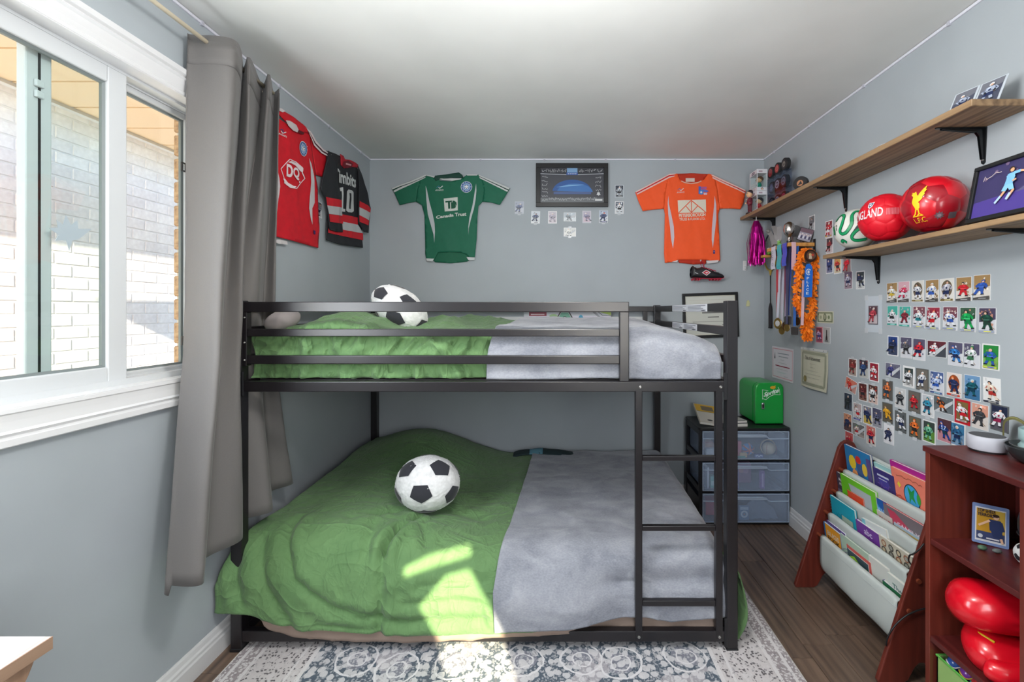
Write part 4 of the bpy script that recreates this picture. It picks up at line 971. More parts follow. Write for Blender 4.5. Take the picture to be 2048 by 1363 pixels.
P.poly(circle(.095, .010, .017, 12, .030), (58, 150, 186)); P.poly(circle(-.13, .0, .024, 12, .02), (206, 214, 150)); P.poly(circle(-.10, .03, .03, 12, .014), (150, 184, 130)); P.poly(circle(.055, -.005, .014, 10), (226, 190, 80)); P.poly(circle(.13, -.012, .026, 12, .008), (222, 150, 80)); P.poly(circle(-.165, -.008, .016, 10), (196, 110, 130))
P.line([(.17, .075), (.23, .02), (.31, .012)], .014, (150, 152, 160)); P.line([(.20, .075), (.25, .035), (.31, .032)], .004, (90, 92, 100)); P.poly([(.225, .06), (.31, .035), (.31, .072)], (170, 200, 90))
pk = solo('game_box', MB().box((-.312, -.092, -.012), (.312, .077, -.0005)), mat('white_card', (216, 216, 222), .6), 'white printed game box standing behind the top bunk', 'box', M=FB((c.x, YB-.028, c.z)))
part('cover_print', P.mb, M_PRINT, pk)

# ---------------------------------------------------------------- football boot hanging under the orange shirt
c = onB(1411, 545, YB-.006)
bt = T('football_boot', 'black football boot with a red and white diamond logo', 'shoe', M=FB(c))
ms = mat('black_boot_leather', (30, 30, 34), .42, bump=.05); msr = mat('red_boot_sole', (178, 24, 54), .4); s_ = .001
UP = [(-.119,-.038),(-.121,.0),(-.114,.036),(-.104,.046),(-.096,.037),(-.078,.027),(-.060,.030),(-.042,.036),(-.020,.030),(.010,.014),(.050,.004),(.090,-.010),(.112,-.024),(.116,-.034),(.100,-.044),(.02,-.046),(-.06,-.044)]
def hull(p): # rounded foot: thick in the middle, thin at the outline
    return p
m = MB(); vs, fs = fill(UP, .007)
dmin = lambda p: min(math.hypot(p[0]-q[0], p[1]-q[1]) for q in dense(UP, .006))
dd = [dmin(p) for p in vs]; n0 = len(vs)
tk = [.036*(1-(1-min(1, d/.022))**2)**.5+.002 for d in dd]
m.add([(p[0], p[1], .040+t_) for p, t_ in zip(vs, tk)]+[(p[0], p[1], .040-t_) for p, t_ in zip(vs, tk)], fs+[tuple(i+n0 for i in f[::-1]) for f in fs])
part('upper', m, ms, bt, smooth=True)
m = MB(); m.prism([(-.118,-.040),(-.06,-.047),(.02,-.049),(.10,-.047),(.115,-.036),(.10,-.043),(.02,-.045),(-.06,-.043)], .012, .068); part('sole', m, msr, bt)
for x in (-.105, -.078, -.06, .022, .045, .066, .086):
    for z in (.022, .058): m = MB(); m.M = Matrix.Translation((x, -.047, z)) @ Matrix.Rotation(PI/2, 4, 'X'); m.lathe([(.0075, 0), (.005, .012)], 8); part('stud', m, msr, bt)
P = Print(lambda x, y: .0795); P.poly([(-.052,-.006),(-.022,.014),(.012,-.004),(-.018,-.028)], (220, 210, 212)); P.poly([(-.044,-.006),(-.020,.009),(.002,-.005),(-.018,-.022)], (196, 26, 52)); P.poly([(-.030,-.006),(-.018,.0),(-.006,-.006),(-.018,-.013)], (226, 206, 210)); P.poly([(-.100,-.004),(-.078,-.012),(-.078,-.016),(-.100,-.008)], (206, 208, 210)); part('logo', P.mb, M_PRINT, bt, label='red and white diamond logo')
m = MB()
for k in range(5): x = -.030+k*.018; m.tube([(x-.008, .030-k*.005, .035), (x, .036-k*.0055, .050), (x+.010, .024-k*.005, .066)], .0028, 6)
m.tube([(-.04, .034, .04), (-.046, .06, .03), (-.036, .085, .012), (-.030, .062, .03), (-.022, .034, .04)], .002, 6); m.tube([(-.03, .034, .046), (-.020, .055, .04), (-.038, .085, .012)], .002, 6)
part('lace', m, mat('crimson_lace', (176, 20, 60), .8), bt, smooth=True)
part('hook', MB().box((-.042, .080, 0), (-.034, .094, .014)), M_WHITE, bt)
# ---------------------------------------------------------------- hockey cards taped to the walls
CW, CH = .0635, .0889
def skater(P, x, y, s, j, p, h, seed=0):
    r = random.Random(seed); fl = r.choice((-1, 1)); sh = r.uniform(-.42, .42); k = r.uniform(.88, 1.05); cr = r.uniform(.78, 1.0); sk = (222, 178, 150); dk = (36, 38, 44)
    q = lambda pts: [(x+s*k*fl*(a*(1.9-.9*cr if b < -.3 else 1)+sh*(b-.1)), y+s*k*(b*cr-.08*(1-cr))) for a, b in pts]
    P.line(q([(.38, .0), (-.50, -.74)]), s*.045, (150, 120, 90))
    P.line(q([(-.16, -.36), (-.26, -.74)]), s*.20, j); P.line(q([(.16, -.36), (.30, -.70)]), s*.20, j)
    P.poly(q([(-.36, -.72), (-.14, -.72), (-.12, -.82), (-.40, -.82)]), dk); P.poly(q([(.18, -.68), (.42, -.66), (.44, -.76), (.18, -.78)]), dk)
    P.poly(q([(-.25, -.02), (.25, -.02), (.30, -.38), (.03, -.40), (0, -.28), (-.03, -.40), (-.30, -.38)]), p)
    P.line(q([(-.22, .36), (-.44, .08), (-.20, -.10)]), s*.17, j); P.line(q([(.22, .36), (.46, .12), (.34, -.06)]), s*.17, j)
    P.poly(q([(-.30, .36), (-.12, .46), (.12, .46), (.30, .36), (.25, -.06), (-.25, -.06)]), j)
    P.line(q([(-.27, .30), (-.40, .12)]), s*.06, p); P.line(q([(.27, .30), (.42, .14)]), s*.06, p); P.poly(q([(-.18, .40), (.05, .44), (-.02, .25), (-.2, .22)]), tuple(min(255, c_*1.12+12) for c_ in j)); P.poly(q(circle(0, .14, .09, 8)), p); P.poly(q([(-.26, .0), (.26, .0), (.255, .05), (-.255, .05)]), tuple(min(255, c+60) if sum(j) < 380 else max(0, c-70) for c in j))
    P.poly(q(circle(-.20, -.10, .09, 7)), dk); P.poly(q(circle(.35, -.04, .09, 7)), dk)
    P.poly(q(circle(0, .60, .15, 10)), h); P.poly(q(circle(.02, .55, .10, 8)), sk)
_tape = mat('clear_tape', (196, 200, 204), .25)
CN = 0
def card(M, desc, bg, jer, pan, hel=(235, 236, 238), border=(226, 226, 226), land=False, style='full', group=None, bar=None, tape=0, nm='hockey_card', sz=1.0, person=True):
    global CN; CN += 1
    w_, h_ = (CH*sz, CW*sz) if land else (CW*sz, CH*sz); x, y = w_/2, h_/2
    o = solo(nm, MB().box((-x, -y, 0), (x, y, .0012)), mat('card_%d_%d_%d' % border, border, .4), desc, 'card', M=M, group=group)
    P = Print(lambda a, c: .0012, dz=.00012); i = {'full': .0015, 'border': .0045, 'thick': .008, 'oval': .0015}[style]
    a, c = x-i, y-i; bgs = bg if isinstance(bg, list) else [bg]
    P.poly(rect(-a, -c, a, c), bgs[0])
    if style == 'oval': P.poly(circle(0, .006, a*.80, 20, c*.74), bgs[-1])
    elif len(bgs) > 1:
        P.poly([(-a, -c*.15), (a, c*.1), (a, c), (-a, c)], bgs[1])
        if len(bgs) > 2:
            rr = random.Random(CN)
            for _ in range(7): P.poly(circle(rr.uniform(-a*.85, a*.85), rr.uniform(c*.25, c*.9), .0035, 6), bgs[2])
    if style != 'oval' and person:
        rr = random.Random(CN*7)
        for _ in range(9):
            q0 = rr.choice(bgs); f_ = rr.uniform(.72, 1.22); px_, py_ = rr.uniform(-a*.86, a*.86), rr.uniform(-c*.5, c*.86); P.poly([(px_+rr.uniform(.002, .007)*math.cos(k_*1.57+.4), py_+rr.uniform(.002, .009)*math.sin(k_*1.57+.4)) for k_ in range(4)], tuple(min(255, v_*f_) for v_ in q0))
    if land: P.poly([(-a, -c), (-a*.2, -c), (a, c*.35), (a, c*.75)], (196, 200, 204)); skater(P, -a*.25, c*.05, h_*.62, jer, pan, hel, CN)
    elif person: skater(P, 0, .002, h_*.52, jer, pan, hel, CN)
    if bar: P.poly([(-a, -c), (a, -c), (a, -c*.68), (-a, -c*.84)] if bar[0] == 'wedge' else rect(-a*.92, -c*.96, a*.92, -c*.80), bar[1]); P.line([(-a*.3, -c*.88), (a*.6, -c*.88)], .0022, tuple(255-q if abs(q-128) > 40 else 240 for q in bar[1]))
    part('player_print' if person else 'print', P.mb, M_PRINT, o)
    if tape in (1, 3): part('tape', MB().box((-.011, y-.004, .0013), (.012, y+.010, .0016)), _tape, o)
    if tape in (2, 3): part('tape', MB().box((-.012, -y-.010, .0013), (.011, -y+.004, .0016)), _tape, o)
    return o
GA = lambda x, y: (1680+x/5.565, 520+y/5.565)
GB = lambda x, y: (1660+x/5.278, 700+y/5.278)
GC = lambda x, y: (1480+x/4.868, 440+y/4.868)
def rcard(p, desc, *a, rot=0, **k):
    c = onR(*p, x=XR-.0003); return card(FR(c) @ Matrix.Rotation(rot+random.uniform(-.02, .02), 4, 'Z'), desc, *a, **k)
WH, RD, BL, NV, BK, GN, TE, GO, OR_, GY, MR = (224, 226, 230), (196, 34, 44), (44, 84, 170), (32, 44, 84), (38, 40, 44), (30, 136, 66), (30, 120, 130), (160, 128, 84), (226, 110, 40), (120, 124, 130), (126, 34, 48)
ICE = (206, 208, 214); CR = [ICE, (120, 70, 84), (210, 190, 180)]; CRB = [ICE, (70, 76, 110), (200, 180, 190)]; GOLD = [(214, 208, 200), GO]
g = 'hockey cards on the right wall'
R1 = 'in top row of right wall grid'; R2 = 'in second row of right wall grid'; R3 = 'in third row of right wall grid'; R4 = 'in fourth row of right wall grid'
W1 = dict(bar=('wedge', (78, 76, 74)), group=g)
rcard(GA(582,362), 'card with white and yellow player on gold, first '+R1, GOLD, WH, (206, 180, 60), **W1)
rcard(GA(713,352), 'card with red player on white and gold, second '+R1, [ICE, (214, 170, 180)], (200, 40, 80), WH, WH, **W1)
rcard(GA(867,347), 'oval gold card with black helmet player, third '+R1, [(218, 216, 210), (112, 98, 78)], WH, NV, BK, style='oval', bar=('flat', (120, 104, 60)), group=g)
rcard(GA(1028,342), 'card with white and blue player on gold, fourth '+R1, GOLD, WH, BL, WH, **W1)
rcard(GA(1192,332), 'oval gold card with grey jersey player, fifth '+R1, [(218, 216, 210), (110, 94, 72)], (190, 190, 200), NV, (90, 80, 70), style='oval', bar=('flat', (120, 104, 60)), group=g)
rcard(GA(1380,322), 'card with bright red player on gold, sixth '+R1, GOLD, RD, RD, BK, **W1)
rcard(GA(1582,303), 'card with royal blue player on gold, last '+R1, GOLD, BL, BL, BL, **W1)
TG = [ICE, (70, 170, 156)]
rcard(GA(587,618), 'mint trimmed card with white jersey player, first '+R2, TG, WH, BK, WH, bar=('flat', (60, 160, 146)), group=g)
rcard(GA(725,628), 'mint trimmed card with maroon jersey player, second '+R2, TG, MR, MR, (210, 150, 150), bar=('flat', (60, 160, 146)), group=g)
sv = dict(bar=('flat', (150, 160, 180)), group=g)
rcard(GA(882,635), 'card with white and teal player, third '+R2, CR, WH, TE, WH, **sv)
rcard(GA(1040,647), 'card with white jersey and red pants player, fourth '+R2, [ICE, (150, 50, 70), (200, 160, 160)], WH, RD, RD, **sv)
rcard(GA(1227,648), 'white jersey and royal blue pants card, fifth '+R2, CR, WH, BL, WH, **sv)
rcard(GA(1424,660), 'card with bright green player, sixth '+R2, [ICE, (60, 90, 70), (220, 150, 130)], (20, 160, 80), (20, 120, 70), BK, **sv)
rcard(GA(1642,672), 'card with dark green player, last '+R2, [ICE, (74, 66, 90), (180, 130, 110)], (24, 70, 56), (30, 60, 50), BK, **sv)
pu = [ICE, (86, 82, 106)]
rcard(GA(590,952), 'white bordered navy crowd card, first '+R3, [(60, 70, 96), (40, 66, 130)], NV, BK, NV, style='border', group=g)
rcard(GA(738,972), 'purple topped card with black and white player, second '+R3, pu, (90, 90, 96), BK, GY, group=g)
rcard(GA(882,993), 'purple topped card with red and navy player, third '+R3, pu, RD, NV, RD, group=g)
rcard(GA(1078,988), 'landscape dark card with red round crest, fourth '+R3, [(70, 74, 82), (96, 40, 50)], WH, RD, WH, land=True, group=g)
rcard(GA(1285,1043), 'purple topped card with sky blue player, fifth '+R3, pu, (50, 120, 190), NV, BL, group=g)
rcard(GA(1468,1062), 'purple topped card with white and green goalie, sixth '+R3, pu, WH, (60, 110, 80), (60, 140, 90), group=g)
rcard(GA(1680,1077), 'green and yellow card with portrait inset, last '+R3, [(120, 170, 80), (40, 130, 60)], BL, GN, (220, 180, 160), style='border', bar=('flat', (196, 200, 90)), group=g)
dkf = dict(style='border', border=(92, 94, 92), group=g)
rcard(GB(665,215), 'landscape card with purple player and slanted band, first '+R4, [(90, 92, 110), (110, 110, 130)], (70, 70, 130), NV, WH, land=True, group=g)
rcard(GB(832,280), 'white bordered card with black framed player, second '+R4, [(150, 148, 146), (60, 72, 70)], WH, BK, (190, 150, 120), style='thick', group=g, bar=('flat', (214, 214, 214)))
rcard(GB(975,310), 'dark framed card with white and blue player, third '+R4, (112, 106, 98), WH, NV, WH, tape=2, **dkf)
rcard(GB(1130,345), 'card with pale blue and white player, fourth '+R4, [ICE, (80, 100, 150)], (190, 204, 230), BL, WH, group=g, bar=('flat', (70, 90, 140)))
rcard(GB(1310,365), 'orange oval card with navy player, fifth '+R4, [(220, 210, 204), (150, 74, 40)], NV, NV, OR_, style='oval', bar=('flat', (196, 60, 44)), group=g)
rcard(GB(1503,395), 'icy blue card with teal player outlined white, sixth '+R4, [(60, 110, 150), (110, 150, 190)], (20, 84, 96), (18, 60, 80), (190, 214, 220), group=g)
rcard(GB(1710,428), 'white card with cream and red diving player, last '+R4, [(222, 222, 220), (230, 230, 230)], (220, 206, 190), (170, 50, 44), BK, group=g, bar=('flat', (60, 64, 76)))
L = 'in left cluster above sling bookcase'
rcard(GB(240,180), 'white bordered card with red player, top left '+L, [(170, 150, 140), (120, 60, 56)], (150, 50, 50), (90, 70, 60), MR, style='border', tape=1, group=g)
rcard(GB(357,195), 'blue player against crowd card, top middle '+L, [(190, 190, 186), (70, 60, 70), (190, 60, 60)], (50, 80, 130), NV, WH, tape=1, group=g)
rcard(GB(467,230), 'white bordered red and white card, top right '+L, [(160, 60, 70), (150, 30, 50)], WH, RD, WH, style='border', group=g)
rcard(GB(222,370), 'tilted card with orange red player, second row left '+L, [(200, 150, 140), (214, 120, 100)], (214, 60, 40), RD, BK, land=True, rot=-.25, group=g)
rcard(GB(348,440), 'white bordered maroon player card, second row middle '+L, [(130, 90, 80), (90, 40, 40)], (110, 40, 44), BK, MR, style='border', tape=1, group=g)
rcard(GB(457,465), 'pink ice skater card, second row right '+L, [(214, 186, 176), (90, 60, 56), (180, 70, 60)], WH, BK, BK, tape=3, group=g)
rcard(GB(193,545), 'dark card with black clad player, third row left '+L, [(70, 76, 90), (52, 60, 78)], BK, BK, (150, 156, 166), group=g)
rcard(GB(292,650), 'white and red player card, third row second '+L, [(200, 196, 196), (190, 170, 170)], WH, RD, BK, style='border', bar=('flat', (70, 80, 150)), group=g, tape=1)
rcard(GB(397,685), 'navy player card with yellow base, third row third '+L, [(196, 170, 80), (120, 120, 140)], NV, NV, WH, style='border', group=g)
rcard(GB(500,715), 'card with grey purple goalie, third row right end '+L, [(150, 150, 160), (80, 80, 104)], (86, 90, 120), BK, GY, group=g)
rcard(GB(187,760), 'portrait card with orange face, bottom left '+L, [(90, 60, 60), (200, 140, 110)], NV, NV, (226, 130, 96), group=g)
rcard(GB(303,845), 'landscape card with two skaters, bottom middle '+L, [(160, 150, 146), (110, 110, 110)], (210, 206, 200), RD, GN, land=True, tape=1, group=g)
rcard(GB(433,900), 'card with tall red player, bottom right '+L, [(214, 204, 196), (196, 120, 110)], RD, NV, RD, tape=2, group=g)
rcard(GB(203,955), 'white card mostly hidden behind the sling bookcase top', [(206, 196, 190), (190, 80, 80)], RD, NV, RD, group=g)
K = 'in lower block beside the speaker'
rcard(GB(608,420), 'dark framed orange and teal card, top left '+K, (92, 88, 84), (206, 110, 56), (30, 60, 84), OR_, tape=3, **dkf)
rcard(GB(743,505), 'pale framed black and white card, second column top '+K, (200, 200, 200), (70, 72, 76), BK, GY, style='border', border=(206, 208, 210), tape=2, group=g)
rcard(GB(890,545), 'dark framed card with crimson player, third column top '+K, (104, 96, 90), RD, (120, 26, 36), RD, tape=2, **dkf)
rcard(GB(1035,585), 'white card with teal player in yellow skates, fourth column '+K, [(210, 212, 214), (190, 194, 200)], (40, 130, 160), (60, 60, 80), TE, style='border', tape=2, group=g)
rcard(GB(1200,575), 'landscape grey card with white slash '+K, [(104, 110, 114), (92, 100, 104)], (60, 44, 40), OR_, OR_, land=True, group=g)
rcard(GB(1398,650), 'red bordered card with white jersey player '+K, (120, 100, 60), WH, RD, WH, style='thick', border=(190, 26, 40), bar=('flat', (206, 190, 190)), group=g)
rcard(GB(1585,700), 'card with black and white goalie just behind the speaker '+K, [(214, 206, 200), (210, 150, 130)], (56, 58, 62), (60, 60, 64), BK, group=g)
rcard(GB(1790,715), 'dark card with red and white player behind the olive strap', [(90, 86, 96), (40, 46, 70)], WH, (150, 36, 76), NV, style='border', border=(96, 98, 100), group=g)
rcard(GB(607,660), 'dark framed card with golden yellow player, left column '+K, (96, 88, 76), (226, 166, 40), (214, 160, 40), GO, **dkf)
rcard(GB(745,755), 'dark framed card with white and navy goalie, second column '+K, (92, 96, 98), WH, NV, WH, tape=3, **dkf)
rcard(GB(898,815), 'dark framed card with bright orange player, third column '+K, (104, 98, 80), OR_, (40, 36, 36), OR_, tape=2, **dkf)
rcard(GB(1047,860), 'white bordered card with green and white player, above bookcase corner', [(96, 140, 60), (60, 70, 66)], (120, 190, 156), (20, 90, 60), GN, style='border', group=g)
o = rcard(GB(1207,845), 'card with blue jersey numbered 57 seen from behind, above bookcase', [(190, 130, 140), (84, 52, 60)], (30, 60, 140), (20, 60, 80), BL, group=g)
P = Print(lambda a, c: .0035); P.text('57', [(-.011, .002), (.011, .002), (.011, .018), (-.011, .018)], (214, 226, 240), .02); part('number', P.mb, M_PRINT, o)
rcard(GB(1350,890), 'card with teal goalie half hidden behind white speaker', [(120, 150, 180), (60, 120, 160)], (40, 90, 130), NV, WH, style='border', group=g)
rcard(GB(622,885), 'white card with navy skater, lowest beside sling bookcase', [(216, 216, 220), (222, 222, 226)], (40, 46, 76), NV, BK, tape=1, group=g)
S_ = 'left of the red balls'
rcard(GC(866,88), 'card with red and white goalie, highest '+S_, [(210, 180, 190), (150, 60, 70)], RD, WH, WH, bar=('flat', (206, 180, 90)), style='border', group=g, sz=1.05)
rcard(GC(873,247), 'card with black and red skater, second '+S_, [(200, 186, 190), (80, 70, 80)], (150, 50, 60), BK, BK, style='border', group=g)
rcard(GC(872,440), 'white bordered card with navy player, first under the lower shelf end', [(120, 124, 150), (60, 70, 110)], (60, 76, 130), NV, WH, style='border', group=g)
rcard(GC(950,440), 'white bordered card with yellow and red player, second under lower shelf', [(206, 190, 160), (206, 160, 90)], (200, 60, 50), BK, OR_, style='border', group=g)
rcard(GC(1043,432), 'grey card with large red maple player, third under lower shelf', [(150, 130, 130), (140, 110, 112)], (210, 30, 50), RD, RD, group=g, sz=.98)
rcard(GC(1055,585), 'purple brown card with white legged player below the red card', [(150, 130, 140), (110, 92, 112)], (190, 186, 200), NV, WH, group=g)
rcard(GC(1172,583), 'white bordered card with navy hunter figure beside the bracket', [(200, 206, 204), (50, 66, 70)], NV, (56, 60, 56), GY, style='border', bar=('flat', (214, 214, 214)), group=g)
rcard(GC(772,1115), 'red and purple card below the dollar bill', [(150, 60, 90), (120, 40, 60)], (190, 160, 190), (60, 60, 140), RD, style='border', border=(206, 120, 130), group=g)
o = rcard(GC(845,1120), 'grey card with a dark trophy below the dollar bill', (168, 172, 172), BK, BK, group=g, person=False)
P = Print(lambda a, c: .0016); P.poly([(-.004, .03), (.004, .03), (.005, 0), (.009, -.014), (.009, -.026), (-.009, -.026), (-.009, -.014), (-.005, 0)], (40, 42, 44)); P.poly(rect(-.016, -.036, .016, -.026), (110, 114, 116)); part('trophy_print', P.mb, M_PRINT, o)
c = onR(*GC(700, 30), x=XR-.0003); card(FR(c), 'black and white card on wall just above medal shelf', [(190, 192, 196), (120, 122, 126)], GY, BK, BK, style='border', group=g)
# dollar bill and the card in a clear sleeve
c = onR(1650, 634, XR-.0003)
o = solo('dollar_bill', MB().box((-.078, -.033, 0), (.078, .033, .0006)), mat('bill_paper', (196, 198, 176), .7), 'green and cream dollar bill taped to the right wall', 'banknote', M=FR(c))
P = Print(lambda a, c: .0006); P.poly(rect(-.070, -.027, .070, .027), (108, 120, 92)); P.poly(rect(-.062, -.021, .062, .021), (188, 192, 166)); P.poly(circle(0, 0, .015, 16, .021), (92, 104, 84)); P.poly(circle(0, .002, .010, 12, .014), (150, 156, 130)); P.poly(circle(-.038, 0, .010, 12), (150, 158, 130)); P.poly(circle(.038, 0, .010, 12), (120, 134, 104))
for x in (-.058, .058):
    for y in (-.018, .018): P.text('2', [(x-.004, y-.005), (x+.004, y-.005), (x+.004, y+.005), (x-.004, y+.005)], (70, 84, 66))
part('print', P.mb, M_PAPER, o)
c = onR(1747, 628, XR-.0003)
o = solo('card_sleeve', MB().box((-.056, -.085, 0), (.056, .085, .001)), mat('clear_sleeve', (192, 200, 208), .2), 'clear sleeve with corner tape holding a red team card', 'card sleeve', M=FR(c))
for sx in (-1, 1):
    for sy in (-1, 1): part('tape', MB().box((sx*.048-.012, sy*.078-.012, .001), (sx*.048+.012, sy*.078+.012, .0014)), _tape, o)
card(FR(c+Vector((-.0014, 0, -.004))), 'red team card held inside the clear taped sleeve', [(190, 176, 180), (90, 60, 70)], (180, 60, 74), (150, 50, 60), WH, style='border', border=(110, 104, 112), group=g)

# back wall cards round the framed arena picture
gb = 'cards round the framed arena picture'
B_ = lambda x, y: (1000+x/3.793, 300+y/3.793)
def bcard(p, desc, *a, **k):
    c = onB(*B_(*p), YB-.0003); return card(FB(c) @ Matrix.Rotation(random.uniform(-.03, .03), 4, 'Z'), desc, *a, group=gb, **k)
fo = (196, 200, 208)
bcard((147,437), 'silver card with grey blue player beside the green shirt sleeve', [(200, 204, 212), (176, 182, 196)], (120, 130, 160), GY, WH, border=(206, 210, 214), tape=2, bar=('flat', (190, 196, 204)))
bcard((270,510), 'white card with navy player, first in row under arena picture', [(214, 218, 222), (206, 212, 220)], (60, 74, 110), GY, NV, tape=2, bar=('flat', (226, 228, 230)))
bcard((398,510), 'pale pink silver card, second in row under arena picture', [(206, 198, 206), (196, 190, 200)], (180, 174, 188), (160, 156, 170), WH, style='border')
bcard((530,507), 'silver landscape card, third in row under arena picture', [(214, 220, 224), (190, 200, 208)], (150, 160, 166), GY, WH, land=True)
bcard((658,507), 'pinkish silver card, fourth in row under arena picture', [(204, 186, 198), (180, 172, 188)], (140, 140, 166), (150, 130, 150), WH, style='thick', border=(196, 194, 202))
bcard((785,505), 'white card with navy and red player, last in row under arena picture', [(214, 220, 226), (170, 184, 204)], (50, 64, 104), NV, RD, tape=2, bar=('flat', (50, 64, 90)))
bcard((905,312), 'black and white card, upper one right of arena picture', [(150, 158, 164), (60, 66, 78)], (196, 202, 208), BK, WH, style='border', border=(196, 204, 208), bar=('flat', (50, 56, 66)))
bcard((905,436), 'white card with black corner bar, lower one right of arena picture', [(206, 212, 216), (90, 98, 112)], WH, BK, WH, style='border', tape=2)
bcard((530,622), 'shiny white landscape card alone in lowest place under arena picture', [(226, 226, 222), (214, 216, 214)], (236, 236, 230), (180, 182, 184), WH, land=True, tape=3, style='border')
c = onL(638, 419, XL+.0003); card(FL(c), 'white bordered card on left wall between red and black shirts', [(190, 192, 196), (90, 96, 110)], GY, NV, BK, style='border', tape=1)

# ---------------------------------------------------------------- certificates on the right wall
def sheet_paper(label, px, py, w_, h_, bg, draw, bul, name='certificate'):
    c = onR(px, py, XR-.001); o = T(name, label, 'certificate', M=FR(c))
    hf = lambda x, y: .001+bul*max(0, math.sin(PI*(x/w_+.5)))*(.5-y/h_)+bul*1.4*sstep(.25, .5, x/w_)*max(0, -y/h_)
    b = MB(); b.grid(12, 12, lambda u, v: (-w_/2+w_*u, -h_/2+h_*v, hf(-w_/2+w_*u, -h_/2+h_*v))); part('sheet', b, mat('paper_%d' % bg[0], bg, .8), o, smooth=True)
    P = Print(lambda x, y: hf(x, y)+.0004, .02, .0002); draw(P, w_/2, h_/2); part('print', P.mb, M_PAPER, o); return o
def rframe(P, x, y, i, wd, col):
    for a, c in (((-x+i, -y+i), (x-i, -y+i)), ((x-i, -y+i), (x-i, y-i)), ((x-i, y-i), (-x+i, y-i)), ((-x+i, y-i), (-x+i, -y+i))): P.line([a, c], wd, col)
def cert1(P, x, y):
    rframe(P, x, y, .014, .005, (206, 150, 160)); P.poly([(-x+.035, y-.07), (-x+.05, y-.07), (-x+.044, y-.035)], (120, 112, 120)); P.poly(circle(-x+.042, y-.075, .009, 8), (90, 84, 92))
    for k, (a, e, wd, col) in enumerate(((-.06, .09, .005, (130, 140, 150)), (-.045, .08, .005, (140, 150, 156)), (-.02, .03, .003, (170, 172, 176)), (-.05, .06, .003, (176, 178, 180)), (-.09, .10, .006, (150, 50, 76)), (-.08, .08, .003, (180, 180, 182)), (-.06, .06, .004, (176, 196, 196)), (.03, .08, .003, (170, 172, 176)))): P.line([(a, y-.042-k*.021), (e, y-.042-k*.021)], wd, col)
sheet_paper('white certificate with a red border on the right wall near the corner', 1565, 727, .287, .216, (206, 204, 210), cert1, .002)
def cert2(P, x, y):
    rframe(P, x, y, .022, .016, (150, 152, 132)); rframe(P, x, y, .033, .003, (190, 190, 170)); P.text('Title of Achievement', [(-x*.62, y*.44), (x*.52, y*.44), (x*.52, y*.64), (-x*.62, y*.64)], (92, 92, 84), .012, .2)
    for k, wd in enumerate((.06, .05, .12, .16, .14)): P.line([(-wd/2, y*.26-k*.020), (wd/2, y*.26-k*.020)], .0025, (176, 174, 158))
    P.poly(circle(-x*.55, -y*.56, .019, 16), (132, 120, 72)); P.poly(circle(-x*.55, -y*.56, .012, 12), (150, 138, 88))
o = sheet_paper('cream certificate with a gold seal curling off the right wall', 1628, 738, .278, .226, (196, 194, 174), cert2, .014)
P = Print(lambda x, y: .004); P.poly(rect(-.135, .106, .135, .121), (206, 208, 206))
for x in (-.11, 0, .10): P.poly(circle(x, .114, .003, 8), (40, 42, 44))
part('hanger_strip', P.mb, M_PAPER, o, label='white strip with pins')
# small things stuck on the back wall by the corner
c = onB(1495, 606, YB-.0003); solo('putty_blob', MB().prism([(-.013,-.022),(.012,-.024),(.016,.004),(.006,.024),(-.006,.016)], 0, .006), mat('yellow_putty', (196, 196, 150), .8), 'pale yellow putty patch on the back wall right of the bunk bed', 'putty', M=FB(c), bevel=.002)
c = onB(1489, 531, YB-.0003); o = T('adhesive_hook', 'white adhesive hook on the back wall left of the pom-pom', 'hook', M=FB(c)); part('plate', MB().prism(rrect(-.012, -.036, .012, .036, .006), 0, .005), M_WHITE, o, bevel=.001); part('hook', MB().tube([(0, -.006, .004), (0, -.012, .018), (0, -.024, .020), (0, -.026, .010)], .003, 6), M_WHITE, o, smooth=True)
